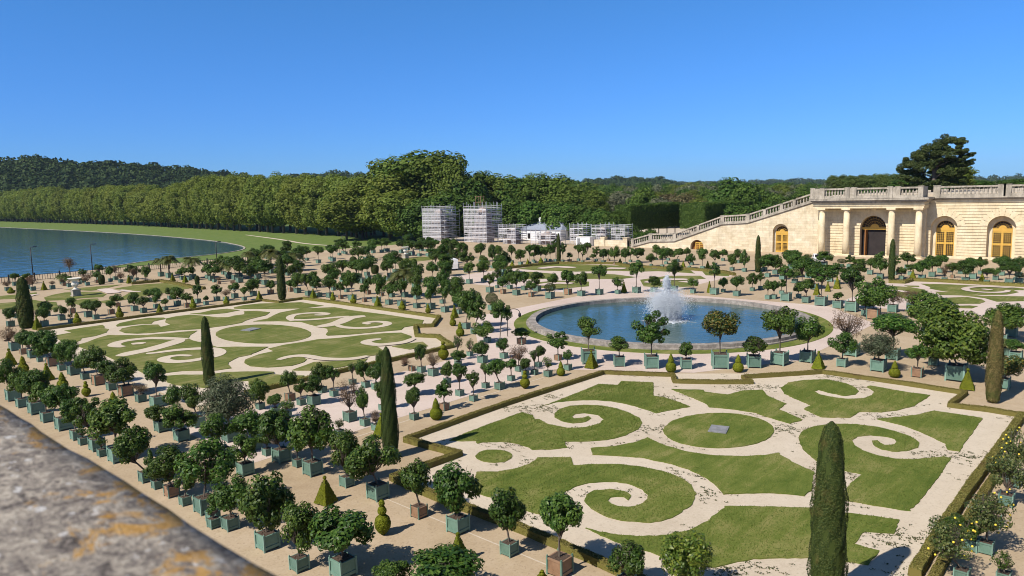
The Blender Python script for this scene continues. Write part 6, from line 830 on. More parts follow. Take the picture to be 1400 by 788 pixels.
M['yel'] = leafmat('yellow_flecked_leaves', (.025,.050,.010), (.055,.085,.016), (.24,.17,.035), .2, .5, .3, .1)
M['lemonleaf'] = leafmat('lemon_leaves', (.030,.060,.014), (.075,.105,.028), (.16,.17,.055), .25, .45, .35, .1)
M['brown'] = leafmat('dry_leaves', (.065,.040,.025), (.12,.075,.045), (.19,.125,.08), .1, .8, .1, .2)
M['olive'] = leafmat('olive_leaves', (.035,.052,.024), (.066,.085,.045), (.125,.14,.085), .15, .6, .2, .1)
M['palm'] = leafmat('palm_leaves', (.050,.070,.018), (.10,.125,.035), (.18,.17,.07), .25, .5, .2, .1)
M['box'] = leafmat('clipped_box', (.10,.125,.009), (.175,.20,.014), (.22,.235,.022), .2, .7, .15, .15, patch=(.10,.11,.02), pscale=2.6, pthr=.56)
M['cypress'] = leafmat('cypress_leaves', (.016,.032,.008), (.036,.058,.013), (.070,.088,.022), .08, .7, .15, .1, patch=(.085,.075,.022), pscale=1.3, pthr=.54)
M['cypress_dry'] = leafmat('browning_cypress_leaves', (.07,.065,.020), (.135,.105,.040), (.20,.145,.065), .08, .8, .1, .1, patch=(.065,.085,.02), pscale=1.1, pthr=.52)
M['hedge'] = leafmat('low_hedge_leaves', (.075,.075,.016), (.165,.15,.040), (.27,.23,.085), .1, .8, .1, .1, patch=(.12,.075,.035), pscale=.8, pthr=.56)
M['plane'] = leafmat('plane_tree_leaves', (.085,.120,.022), (.14,.180,.034), (.20,.235,.052), .3, .7, .12, .12)
M['light'] = leafmat('light_tree_leaves', (.075,.110,.020), (.125,.170,.030), (.18,.215,.05), .28, .7, .12, .12)
M['big'] = leafmat('tall_tree_leaves', (.052,.090,.015), (.090,.140,.024), (.14,.185,.04), .25, .7, .12, .12)
M['dark'] = leafmat('dark_tree_leaves', (.028,.064,.011), (.054,.108,.017), (.10,.155,.030), .2, .6, .15, .2)
M['pale'] = leafmat('pale_tree_leaves', (.075,.09,.05), (.13,.145,.085), (.19,.20,.12), .2, .6, .2, .15)
M['red'] = leafmat('russet_tree_leaves', (.060,.060,.025), (.10,.085,.038), (.15,.12,.06), .2, .6, .2, .15)
M['pine'] = leafmat('pine_needles', (.028,.050,.014), (.060,.086,.025), (.115,.13,.048), .1, .7, .12, .05)
M['alley'] = leafmat('clipped_alley_leaves', (.050,.085,.020), (.085,.13,.032), (.13,.17,.05), .2, .6, .2, .08)
M['hornbeam'] = leafmat('hornbeam_leaves', (.030,.062,.010), (.060,.105,.017), (.105,.155,.03), .2, .6, .2, .05)
M['forest'] = leafmat('forest_leaves', (.016,.036,.012), (.034,.062,.018), (.065,.095,.03), .15, .7, .1, 0)
M['grassblade'] = leafmat('grass_blades', (.065,.10,.018), (.115,.145,.032), (.21,.20,.07), .3, .7, .2, 0)
M['weed'] = leafmat('weed_leaves', (.04,.06,.020), (.075,.085,.035), (.13,.115,.065), .2, .8, .1, 0)
M['bark'] = plainmat('bark', (.075,.058,.045), (.17,.14,.115), 6, .9, .5)
M['bark_pale'] = plainmat('pale_bark', (.16,.14,.12), (.32,.29,.25), 5, .9, .4)
M['soil'] = plainmat('dark_soil', (.045,.030,.022), (.10,.070,.050), 14, .95, .5)
def tubmat(name, c0, c1, wear):
    m, nt, bs = newmat(name)
    v = obj_co(nt)
    n1 = noise(nt, v, 1.6, 5, .6); n2 = noise(nt, v, 9, 5, .7)
    w = nt.nodes.new("ShaderNodeTexWave"); w.wave_type = 'BANDS'; w.bands_direction = 'DIAGONAL'
    sx = nt.nodes.new("ShaderNodeSeparateXYZ"); nt.links.new(v, sx.inputs[0])
    u = math_(nt, 'FRACT', math_(nt, 'MULTIPLY', math_(nt, 'ADD', sx.outputs[0], sx.outputs[1]), 8.0))
    gv = math_(nt, 'LESS_THAN', u, .12)
    nt.nodes.remove(w)
    base = ramp(nt, n1.outputs[0], [(.3,c0),(.7,c1)]).outputs[0]
    wr = ramp(nt, n2.outputs[0], [(.62,(0,0,0)),(.74,(1,1,1))])
    col = mixc(nt, math_(nt,'MULTIPLY',wr.outputs[0],.45), base, wear)
    oi = nt.nodes.new("ShaderNodeObjectInfo")
    hs = nt.nodes.new("ShaderNodeHueSaturation"); nt.links.new(col, hs.inputs["Color"])
    mr = nt.nodes.new("ShaderNodeMapRange"); mr.inputs["To Min"].default_value = .78; mr.inputs["To Max"].default_value = 1.15
    nt.links.new(oi.outputs["Random"], mr.inputs["Value"]); nt.links.new(mr.outputs[0], hs.inputs["Value"])
    nt.links.new(hs.outputs[0], bs.inputs["Base Color"])
    bs.inputs["Roughness"].default_value = .6; bs.inputs["Specular IOR Level"].default_value = .3
    bump(nt, bs, math_(nt,'ADD', math_(nt,'MULTIPLY',gv,-1.0), math_(nt,'MULTIPLY',n2.outputs[0],.25)), .5, .015)
    return m
M['tub'] = tubmat('green_tub_paint', (.105,.190,.145), (.15,.245,.195), (.25,.29,.24))
M['tubrail'] = tubmat('worn_tub_rail_paint', (.14,.25,.20), (.22,.32,.26), (.33,.33,.27))
M['wood'] = tubmat('bare_tub_wood', (.25,.145,.085), (.36,.225,.14), (.38,.30,.22))
M['yellow_fruit'] = plainmat('yellow_fruit', (.75,.52,.04), (.85,.65,.08), 8, .5, 0)

def stonemat(name, c0, c1, c2, course=None, dark=.0, sc=.5, brick=None):
    m, nt, bs = newmat(name)
    p = geo_pos(nt)
    n1 = noise(nt, p, sc, 6, .65, .5); n2 = noise(nt, p, 6, 5, .7)
    a = math_(nt,'ADD', math_(nt,'MULTIPLY',n1.outputs[0],.65), math_(nt,'MULTIPLY',n2.outputs[0],.35))
    col = ramp(nt, a, [(.36,c0),(.5,c1),(.64,c2)]).outputs[0]
    h = n2.outputs[0]
    if brick:
        sp = nt.nodes.new("ShaderNodeSeparateXYZ"); nt.links.new(p, sp.inputs[0])
        cb = nt.nodes.new("ShaderNodeCombineXYZ"); nt.links.new(sp.outputs[1], cb.inputs[0]); nt.links.new(sp.outputs[2], cb.inputs[1])
        br = nt.nodes.new("ShaderNodeTexBrick"); nt.links.new(cb.outputs[0], br.inputs["Vector"])
        br.inputs["Scale"].default_value = 1.0; br.inputs["Brick Width"].default_value = brick[0]; br.inputs["Row Height"].default_value = brick[1]; br.inputs["Mortar Size"].default_value = .018
        br.inputs["Color1"].default_value = (1,1,1,1); br.inputs["Color2"].default_value = (.78,.76,.74,1); br.inputs["Mortar"].default_value = (.62,.58,.52,1)
        col = mixc(nt, .8, col, br.outputs[0], 'MULTIPLY')
        h = math_(nt,'ADD', n2.outputs[0], math_(nt,'MULTIPLY',br.outputs["Fac"],-1.0))
    if dark:
        mp3 = nt.nodes.new("ShaderNodeMapping"); mp3.inputs["Scale"].default_value = (1,1,.28); nt.links.new(p, mp3.inputs["Vector"])
        n3 = noise(nt, mp3.outputs[0], 1.1, 6, .75, 1.0)
        k = ramp(nt, n3.outputs[0], [(.46,(0,0,0)),(.66,(1,1,1))])
        col = mixc(nt, math_(nt,'MULTIPLY',k.outputs[0],dark), col, (.10,.095,.085))
    nt.links.new(col, bs.inputs["Base Color"])
    bs.inputs["Roughness"].default_value = .9; bs.inputs["Specular IOR Level"].default_value = .2
    bump(nt, bs, h, .35, .03)
    return m
M['stone'] = stonemat('limestone', (.56,.45,.29), (.68,.57,.38), (.75,.66,.48), dark=.22)
M['stone_smooth'] = stonemat('ashlar_limestone', (.56,.46,.31), (.67,.575,.41), (.75,.67,.52), dark=.18, brick=(1.5,.5))
M['stone_grey'] = stonemat('weathered_limestone', (.25,.22,.18), (.39,.345,.28), (.51,.455,.38), dark=.6)
M['stone_rim'] = stonemat('pool_rim_stone', (.18,.158,.143), (.27,.24,.215), (.42,.38,.345), dark=.55, sc=1.5)
M['stone_white'] = stonemat('white_marble', (.55,.52,.46), (.68,.65,.58), (.75,.72,.66), dark=.35)
M['ochre'] = plainmat('ochre_paint', (.48,.28,.05), (.60,.36,.07), 2, .5, .1)
M['glass'] = plainmat('dark_panes', (.010,.010,.011), (.022,.020,.018), 1, .5, 0, spec=.2)
M['dark'] = M['dark']
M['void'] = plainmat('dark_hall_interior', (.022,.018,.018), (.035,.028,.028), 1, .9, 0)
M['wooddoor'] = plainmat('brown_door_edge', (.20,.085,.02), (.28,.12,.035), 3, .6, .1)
M['metal'] = plainmat('galvanised_steel', (.36,.36,.38), (.55,.55,.57), 8, .45, 0, metal=.3)
M['net'] = plainmat('white_scaffold_cladding', (.46,.45,.47), (.64,.62,.63), 2, .7, .05)
M['plank'] = plainmat('grey_scaffold_planks', (.24,.21,.20), (.38,.34,.32), 4, .8, .1)
M['brick'] = plainmat('pinkish_pillar_stone', (.27,.21,.19), (.42,.34,.31), 1.5, .9, .2)
M['roof'] = plainmat('slate_roof', (.20,.23,.30), (.30,.33,.40), 3, .6, .2)
M['white'] = plainmat('white_paint', (.72,.72,.72), (.82,.82,.82), 3, .4, 0)
M['black'] = plainmat('dark_iron', (.015,.015,.017), (.035,.035,.037), 5, .5, 0)
M['rubber'] = plainmat('black_rubber', (.015,.015,.015), (.03,.03,.03), 5, .8, 0)
M['plate'] = plainmat('grey_cover_plate', (.16,.16,.165), (.26,.26,.27), 4, .6, .1)
M['cloth'] = plainmat('dark_clothes', (.04,.05,.09), (.08,.09,.14), 6, .9, 0)
M['skin'] = plainmat('skin', (.45,.28,.2), (.55,.36,.27), 6, .6, 0)

def watermat(name, base, sc, st, dist, rough):
    m, nt, bs = newmat(name)
    p = geo_pos(nt)
    mp = nt.nodes.new("ShaderNodeMapping"); mp.inputs["Scale"].default_value = (1,.55,1); mp.inputs["Rotation"].default_value = (0,0,.6)
    nt.links.new(p, mp.inputs["Vector"])
    bs.inputs["Specular IOR Level"].default_value = .4
    n1 = noise(nt, mp.outputs[0], sc, 4, .6, .3); n2 = noise(nt, p, sc*.11, 3, .5)
    col = ramp(nt, n2.outputs[0], [(.3,base[0]),(.7,base[1])])
    nt.links.new(col.outputs[0], bs.inputs["Base Color"])
    bs.inputs["Roughness"].default_value = rough; bs.inputs["IOR"].default_value = 1.33
    bump(nt, bs, n1.outputs[0], st, dist)
    return m
M['pool'] = watermat('pool_water', ((.035,.078,.078),(.060,.110,.100)), 1.6, .5, .10, .03)
M['lake'] = watermat('lake_water', ((.018,.080,.140),(.026,.095,.160)), .35, .45, .3, .06)
m, nt, bs = newmat('white_water')
bs.inputs["Base Color"].default_value = (.86,.9,.95,1); bs.inputs["Roughness"].default_value = .4
tr = nt.nodes.new("ShaderNodeBsdfTranslucent"); tr.inputs["Color"].default_value = (.9,.93,.97,1)
mx = nt.nodes.new("ShaderNodeMixShader"); mx.inputs[0].default_value = .45
nt.links.new(bs.outputs[0], mx.inputs[1]); nt.links.new(tr.outputs[0], mx.inputs[2]); nt.links.new(mx.outputs[0], nt.nodes["Material Output"].inputs["Surface"])
M['spray'] = m

def lichen():
    m, nt, bs = newmat('lichened_parapet_stone')
    p = geo_pos(nt)
    mp = nt.nodes.new("ShaderNodeMapping"); mp.inputs["Scale"].default_value = (1.0,.7,1); nt.links.new(p, mp.inputs["Vector"])
    n1 = noise(nt, mp.outputs[0], 34, 8, .72, .7); n2 = noise(nt, mp.outputs[0], 120, 6, .75)
    a = math_(nt,'ADD', math_(nt,'MULTIPLY',n1.outputs[0],.6), math_(nt,'MULTIPLY',n2.outputs[0],.4))
    col = ramp(nt, a, [(.385,(.075,.064,.058)),(.45,(.19,.162,.143)),(.52,(.34,.295,.245)),(.60,(.54,.475,.39))]).outputs[0]
    # white crusts
    v2 = nt.nodes.new("ShaderNodeVectorMath"); v2.operation = 'ADD'; v2.inputs[1].default_value = (5.3,2.1,0); nt.links.new(mp.outputs[0], v2.inputs[0])
    nw = noise(nt, v2.outputs[0], 38, 4, .6); kw = ramp(nt, nw.outputs[0], [(.61,(0,0,0)),(.67,(1,1,1))])
    col = mixc(nt, math_(nt,'MULTIPLY',kw.outputs[0],.9), col, (.62,.60,.58))
    # orange lichen
    v3 = nt.nodes.new("ShaderNodeVectorMath"); v3.operation = 'ADD'; v3.inputs[1].default_value = (1.7,9.4,0); nt.links.new(mp.outputs[0], v3.inputs[0])
    no = noise(nt, v3.outputs[0], 11, 6, .72, .5)
    sx = nt.nodes.new("ShaderNodeSeparateXYZ"); nt.links.new(p, sx.inputs[0])
    edge = nt.nodes.new("ShaderNodeMapRange"); edge.inputs["From Min"].default_value = .22; edge.inputs["From Max"].default_value = .43; edge.inputs["To Min"].default_value = -.05; edge.inputs["To Max"].default_value = .075
    nt.links.new(sx.outputs[0], edge.inputs["Value"])
    ko = ramp(nt, math_(nt,'ADD',no.outputs[0],edge.outputs[0]), [(.565,(0,0,0)),(.62,(1,1,1))])
    col = mixc(nt, math_(nt,'MULTIPLY',ko.outputs[0],.75), col, mixc(nt, n2.outputs[0], (.42,.18,.018), (.66,.40,.09)))
    nt.links.new(col, bs.inputs["Base Color"])
    bs.inputs["Roughness"].default_value = .95; bs.inputs["Specular IOR Level"].default_value = .15
    bump(nt, bs, a, .8, .02)
    return m
M['lichen'] = lichen()

# ------------------------------------------------------------------ ground
def sheet(name, poly, z, mat, holes=None, depth=0.0, jitter=0.0, kind='structure', seg=0.3):
    pts = [Vector((p[0],p[1],0)) for p in poly]
    if jitter:
        out = []
        for i, a in enumerate(pts):
            b = pts[(i+1)%len(pts)]
            n = max(1, int((b-a).length/seg))
            for k in range(n):
                q = a.lerp(b, k/n)
                out.append(q+Vector((rng.gauss(0,jitter), rng.gauss(0,jitter), 0)))
        pts = out
    mb = MB()
    n = len(pts)
    tri = tessellate_polygon([pts])
    vs = [(p.x,p.y,z) for p in pts]
    fs = []
    for t in tri:
        a, b, c = (pts[i] for i in t)
        cr = (b-a).cross(c-a).z
        fs.append(tuple(t) if cr > 0 else tuple(reversed(t)))
    mb.add(vs, fs)
    if depth:
        vs2 = [(p.x,p.y,z) for p in pts]+[(p.x,p.y,z-depth) for p in pts]
        mb.add(vs2, [(i,(i+1)%n,n+(i+1)%n,n+i) for i in range(n)])
    o = mb.build(name, mat)
    if kind: o["kind"] = kind
    return o

def smooth(pts, it=2):
    for _ in range(it):
        q = [pts[0]]
        for a, b in zip(pts, pts[1:]):
            q.append((a[0]*.75+b[0]*.25, a[1]*.75+b[1]*.25)); q.append((a[0]*.25+b[0]*.75, a[1]*.25+b[1]*.75))
        q.append(pts[-1]); pts = q
    return pts

def ribbon_poly(pts, w):
    pts = smooth([tuple(p) for p in pts], 3)
    L, Rr = [], []
    n = len(pts)
    for i, p in enumerate(pts):
        a = pts[max(0,i-1)]; b = pts[min(n-1,i+1)]
        d = Vector((b[0]-a[0], b[1]-a[1])); d = d.normalized() if d.length > 1e-6 else Vector((1,0))
        k = w*.5*(0.45+0.55*min(1,min(i,n-1-i)/(n*.2)) )
        L.append((p[0]-d.y*k, p[1]+d.x*k)); Rr.append((p[0]+d.y*k, p[1]-d.x*k))
    return L, Rr

def ribbon(name, pts, w, z, mat):
    L, Rr = ribbon_poly(pts, w)
    mb = MB()
    vs = [(p[0],p[1],z) for p in L]+[(p[0],p[1],z) for p in Rr]
    n = len(L)
    mb.add(vs, [(i,n+i,n+i+1,i+1) for i in range(n-1)])
    o = mb.build(name, mat); o["kind"] = 'structure'
    return o

# the plain far beyond, the raised garden floor, the terrace behind the gallery
N = 72
mb = MB()
rings = [0, 400, 1200, 2500, 4000, 6000]
vs = [(150,300,-2.9)]
for r in rings[1:]:
    for i in range(N):
        t = 2*math.pi*i/N
        vs.append((150+r*math.cos(t), 300+r*math.sin(t), -2.9-(0 if r < 5000 else 2)))
fs = [(0,1+i,1+(i+1)%N) for i in range(N)]
for k in range(len(rings)-2):
    for i in range(N):
        fs.append((1+k*N+i, 1+(k+1)*N+i, 1+(k+1)*N+(i+1)%N, 1+k*N+(i+1)%N))
mb.add(vs, fs)
mb.build('meadow', M['meadow'])["kind"] = 'structure'

def plateau(name, poly, z0, z1, slope, mat):
    cx = sum(p[0] for p in poly)/len(poly); cy = sum(p[1] for p in poly)/len(poly)
    n = len(poly)
    top = [(p[0],p[1],z1) for p in poly]
    bot = []
    for p in poly:
        d = Vector((p[0]-cx,p[1]-cy)).normalized()*slope
        bot.append((p[0]+d.x, p[1]+d.y, z0))
    mb = MB(); mb.add(top, [tuple(range(n))]); mb.add(top+bot, [(i,n+i,n+(i+1)%n,(i+1)%n) for i in range(n)])
    o = mb.build(name, mat); o["kind"] = 'structure'
    return o
plateau('garden_floor', [(-6,-90),(156,-90),(156,104),(150,150),(150,162),(120,164),(-6,166)], -3.2, 0.0, 5, M['sand'])
plateau('garden_bank', [(150.5,90),(330,60),(330,170),(190,176),(150.5,172)], -3.2, -0.35, 12, M['earth'])
plateau('upper_terrace', [(153.4,-90),(420,-90),(420,51),(153.4,51)], -1, 11.6, .3, M['gravel'])

sheet('gravel_bed', GROUND['bed'], .004, M['gravel'])
sheet('gravel_bed', [(21,47.3),(44,47),(46.3,51.4),(45.4,53.4),(48.6,57.4),(50,56.2),(54,59.6),(54,86.8),(50.3,86.6),(49.8,90.3),(21,90.7)], .004, M['gravel'])
sheet('gravel_bed', [(78,49),(107,49.8),(113.4,60),(113.3,76.5),(109,86.2),(95,89),(78,88.9)], .004, M['pink'])
sheet('gravel_bed', [(86,5),(113.2,5),(113.2,26.4),(109.3,26.5),(109,28.4),(86,28)], .004, M['pink'])
# walks around the pool and the avenue towards the ledge
PC = (66.4, 38.3)
sheet('gravel_walk', [(18,34.5),(43,34.5),(48.2,25.5),(56.5,20.8),(76,20.8),(84.5,28),(84.5,48),(76,57),(57,57),(50,50),(44,43.6),(18,43.6)], .009, M['pink'])
for k, z in (('near', .034), ('left', .030), ('right', .03), ('farleft', .03), ('mid', .03), ('far', .03)):
    for i, poly in enumerate(GROUND[k]):
        sheet('lawn', poly, z+.0022*i, M['lawn'] if k in ('near',) else M['lawn_far'], depth=.05, jitter=.022 if k == 'near' else .02, seg=.22 if k == 'near' else .5)
import itertools
ZR = (.062+.0023*i for i in itertools.count())
for k in ('left','right','farleft','mid'):
    for pts, w in GROUND[k+'rib']:
        ribbon('gravel_scroll', pts, w, next(ZR), M['gravel'] if k == 'left' else M['pink'])

def in_poly(P, poly):
    x, y = P[:,0], P[:,1]; c = np.zeros(len(P), bool); poly = np.asarray(poly)
    for i in range(len(poly)):
        a, b = poly[i], poly[i-1]
        if a[1] == b[1]: continue
        k = ((a[1] > y) != (b[1] > y)) & (x < (b[0]-a[0])*(y-a[1])/(b[1]-a[1])+a[0])
        c ^= k
    return c
# weeds and dry leaf litter on the near gravel, short grass on the near lawns
P = nrg.uniform((20.5,5.8),(53.5,31),(26000,2))
inbed = in_poly(P, GROUND['bed'])
inl = np.zeros(len(P), bool)
for poly in GROUND['near']: inl |= in_poly(P, poly)
W = P[inbed & ~inl]
f = np.sin(W[:,0]*.55+1.3)*np.sin(W[:,1]*.7)+.6*np.sin(W[:,0]*1.7+W[:,1]*1.1)+nrg.normal(0,.5,len(W))
W = W[(f > 1.05)][:1050]
pts = np.repeat(W, 7, axis=0)+nrg.normal(0,.045,(len(W)*7,2))*np.array([1,1.6])
p3 = np.c_[pts, nrg.uniform(.012,.035,len(pts))]
v, fc = leaf_quads(p3, unit(np.c_[nrg.normal(0,.5,(len(pts),2)), np.ones(len(pts))]), nrg.uniform(.05,.10,len(pts)), nrg.uniform(.03,.06,len(pts)))
o = link('weeds', mesh_np('weeds', v, fc, M['weed'])); tag(o, 'small weeds and dry leaf litter dotted over the near gravel scrolls', 'weeds', kind='stuff')
Gp = nrg.uniform((20.5,5.8),(53.5,31),(150000,2))
inl = np.zeros(len(Gp), bool)
for poly in GROUND['near']: inl |= in_poly(Gp, poly)
Gp = Gp[inl]
n = len(Gp)
an = nrg.uniform(0,2*np.pi,n); hgt = nrg.uniform(.03,.075,n)
b0 = np.c_[Gp, np.full(n,.03)]; dx = np.c_[np.cos(an),np.sin(an),np.zeros(n)]*.022
tip = b0+np.c_[nrg.normal(0,.03,(n,2)), hgt]
v = np.stack([b0-dx,b0+dx,tip],1).reshape(-1,3)
o = link('grass', mesh_np('grass', v, np.arange(3*n).reshape(n,3), M['grassblade'])); tag(o, 'short mown grass blades on the near scroll lawn', 'grass', kind='stuff')

# taller grass and cover plates in the round lawns
def plate_at(x, y, s, label):
    mb = MB(); mb.box(-s,s,-s*.8,s*.8,.02,.09); mb.box(-s*.9,s*.9,-s*.7,s*.7,.09,.10)
    o = mb.build('cover_plate', M['plate']); o.location = (x,y,0.01); o.rotation_euler = (0,0,.3)
    tag(o, label, 'cover plate')
cn = np.mean(GROUND['near'][8], axis=0)
plate_at(cn[0], cn[1], .62, 'grey cover plate in the middle of the near round lawn')
cl = np.mean(GROUND['left'][2], axis=0)
plate_at(cl[0]+.4, cl[1]+3.2, .8, 'grey cover plate in the middle of the left round lawn')

# ------------------------------------------------------------------ low box hedges
def hedge(name, pts, w, h, label, leaf=.06, dens=900, dry=0.5):
    mb = MB()
    pts = [Vector((p[0],p[1],0)) for p in pts]
    sam = []
    for a, b in zip(pts, pts[1:]):
        n = max(1, int((b-a).length/.35))
        for k in range(n): sam.append(a.lerp(b, k/n))
    sam.append(pts[-1])
    L = []
    for i, p in enumerate(sam):
        a = sam[max(0,i-1)]; b = sam[min(len(sam)-1,i+1)]
        d = (b-a).normalized(); q = Vector((-d.y,d.x,0))
        ww = w*.5*(1+rng.uniform(-.08,.08)); hh = h*(1+rng.uniform(-.07,.07))
        L.append([p+q*ww, p+q*ww*.92+Vector((0,0,hh)), p-q*ww*.92+Vector((0,0,hh)), p-q*ww])
    vs = [v for r in L for v in r]; fs = []
    for i in range(len(L)-1):
        for k in range(3): fs.append((i*4+k, i*4+k+1, (i+1)*4+k+1, (i+1)*4+k))
    fs += [(0,1,2,3), tuple((len(L)-1)*4+k for k in (3,2,1,0))]
    mb.add(vs, fs)
    base = np.array([[tuple(v) for v in r] for r in L])
    # leaf scatter on top and sides
    P_, N_ = [], []
    for i in range(len(L)-1):
        for k in range(3):
            a, b, c, d = base[i,k], base[i,k+1], base[i+1,k+1], base[i+1,k]
            ar = np.linalg.norm(np.cross(b-a, d-a)); m = int(ar*dens)
            if m < 1: continue
            u, t = nrg.random((m,1)), nrg.random((m,1))
            q = a*(1-u)*(1-t)+b*u*(1-t)+c*u*t+d*(1-u)*t
            nn = np.cross(d-a, b-a); nn = nn/(np.linalg.norm(nn)+1e-9)
            if k == 1 and nn[2] < 0: nn = -nn
            P_.append(q); N_.append(np.repeat(nn[None],m,0))
    P_ = np.concatenate(P_); N_ = unit(np.concatenate(N_)+nrg.normal(0,.55,(len(P_),3)))
    v, f = leaf_quads(P_+N_*leaf*nrg.uniform(-.2,.9,(len(P_),1)), N_, nrg.uniform(leaf*.7,leaf*1.3,len(P_)), leaf*.6)
    nb = len(mb.v)
    o = mb.build(name, M['hedge'])
    lf = link('foliage', mesh_np('foliage', v, f, M['hedge']), o)
    tag(o, label, 'hedge', 'low clipped hedges edging the lawns')
    return o
HZ = GROUND['hedges']
hedge('box_hedge', HZ['near_left'], .36, .29, "low olive hedge along the near scroll lawn's front edge")
hedge('box_hedge', HZ['near'], .32, .27, 'low clipped hedge stepping round the near scroll lawn beside the pool')
hedge('box_hedge', HZ['near_right'], .40, .34, "dry brownish low hedge along the near scroll lawn's right edge", dens=1000)
hedge('box_hedge', [(p[0],p[1]-.55) for p in HZ['near_right'][1:]], .34, .24, 'lower outer hedge strip right of the near scroll lawn')
hedge('box_hedge', HZ['left_a'], .36, .27, 'low dark hedge along the far edge of the left lawn', .08, 420)
hedge('box_hedge', HZ['left_b'], .4, .33, 'low stepped hedge on the pool side of the left lawn', .08, 420)
hedge('box_hedge', HZ['left_c'], .36, .3, "low hedge along the left lawn's edge by the avenue", .08, 420)
hedge('box_hedge', HZ['right'], .6, .4, 'low hedge edging the lawn below the arched gallery', .15, 110)
hedge('box_hedge', HZ['mid'], .6, .4, 'low hedge edging the far lawn below the scaffolding', .15, 110)
hedge('box_hedge', HZ['farleft'], .6, .4, 'low hedge edging the far left lawn', .15, 110)
# pale guide line on the sand in front of the near hedge
for a, b in (((19.42,25.6),(19.42,9.0)),):
    ribbon('path_line', [a,((a[0]+b[0])/2,(a[1]+b[1])/2),b], .07, .008, M['gravel'])
ribbon('path_line', [(11.75,36),(11.7,26),(11.75,14)], .12, .008, M['gravel'])
ribbon('path_line', [(20.5,33.6),(30,33.7),(44,33.6)], .10, .008, M['gravel'])

# ------------------------------------------------------------------ round pool and fountain
def ring(r0, r1, z0, z1, n=96):
    mb = MB(); vs = []
    for r, z in ((r0,z0),(r0,z1),(r1,z1),(r1,z0)):
        for i in range(n):
            t = 2*math.pi*i/n; vs.append((PC[0]+r*math.cos(t), PC[1]+r*math.sin(t), z))
    fs = []
    for k in range(3):
        for i in range(n): fs.append((k*n+i, k*n+(i+1)%n, (k+1)*n+(i+1)%n, (k+1)*n+i))
    return mb.add(vs, fs)
pool = empty('round_pool', (PC[0],PC[1],0))
tag(pool, 'large round stone-rimmed pool with a fountain in its middle', 'pool')
for nm, mb, mt in (('rim', ring(13.62,14.35,-.45,.42), M['stone_rim']), ('rim_step', ring(14.34,14.62,0,.14), M['stone_rim'])):
    o = mb.build(nm, mt, pool); o.matrix_parent_inverse = Matrix.Translation((-PC[0],-PC[1],0))
o = ring(14.6,15.9,0,.045).build('grass_ring', M['lawn']); o["kind"] = 'structure'
pts = [(PC[0]+13.64*math.cos(2*math.pi*i/96), PC[1]+13.64*math.sin(2*math.pi*i/96)) for i in range(96)]
sheet('pool_water', pts, .012, M['pool'])
# fountain: droplets along parabolic jets
def jets():
    P_, S_ = [], []
    def jet(n, vr, vz, spread, s0, s1, ang=None):
        # falling water, launched from the nozzle; t along the flight
        T = 2*vz/9.81
        t = T*nrg.random(n)**.85
        a = nrg.uniform(0,2*np.pi,n) if ang is None else np.full(n,ang)+nrg.normal(0,.05,n)
        r = vr*(1+nrg.normal(0,spread,n))*t
        z = (vz*(1+nrg.normal(0,.035,n)))*t-4.905*t*t
        P_.append(np.c_[r*np.cos(a)+nrg.normal(0,.05+.05*t.mean(),n), r*np.sin(a)+nrg.normal(0,.05,n), np.maximum(z,.02)])
        S_.append(nrg.uniform(s0,s1,n))
    jet(9000, .16, 8.9, .6, .014, .042)
    for k in range(14): jet(1200, 1.02, 6.9, .12, .012, .034, 2*math.pi*k/14+.2)
    jet(13000, .95, 6.8, .45, .010, .026)
    n = 24000
    P_.append(np.c_[nrg.normal(0,.90,n), nrg.normal(0,.90,n), np.clip(nrg.normal(1.9,.70,n),.05,3.3)]); S_.append(nrg.uniform(.010,.024,n))
    # foam on the water
    n = 2600; a = nrg.uniform(0,2*np.pi,n); r = np.abs(nrg.normal(1.1,.45,n))
    P_.append(np.c_[r*np.cos(a), r*np.sin(a), nrg.uniform(.0,.09,n)]); S_.append(nrg.uniform(.02,.06,n))
    return np.concatenate(P_), np.concatenate(S_)
Pj, Sj = jets()
octv = np.array([(1,0,0),(-1,0,0),(0,1,0),(0,-1,0),(0,0,1.8),(0,0,-1.8)], float)
octf = np.array([(0,2,4),(2,1,4),(1,3,4),(3,0,4),(2,0,5),(1,2,5),(3,1,5),(0,3,5)])
v = (Pj[:,None,:]+octv[None]*Sj[:,None,None]).reshape(-1,3)
fc = (octf[None]+6*np.arange(len(Pj))[:,None,None]).reshape(-1,3)
fo = empty('fountain', (PC[0],PC[1],.02)); tag(fo, 'white water fountain jet spraying up in the round pool', 'fountain')
link('spray', mesh_np('spray', v, fc, M['spray']), fo)
mb = MB()
for s in range(34):
    a = rng.uniform(0,6.28); r0 = rng.uniform(.5,1.6); l = rng.uniform(.5,1.7); wv = rng.uniform(.06,.2)
    c, s_ = math.cos(a), math.sin(a)
    mb.add([(r0*c-wv*s_, r0*s_+wv*c, .006),(r0*c+wv*s_, r0*s_-wv*c, .006),((r0+l)*c+wv*.4*s_,(r0+l)*s_-wv*.4*c,.006),((r0+l)*c-wv*.4*s_,(r0+l)*s_+wv*.4*c,.006)], [(0,1,2,3)])
mb.build('foam', M['spray'], fo)
mb = MB(); mb.lathe([(.22,-.4),(.2,.0),(.10,.12),(.07,.22)], 10); mb.build('nozzle', M['black'], fo)

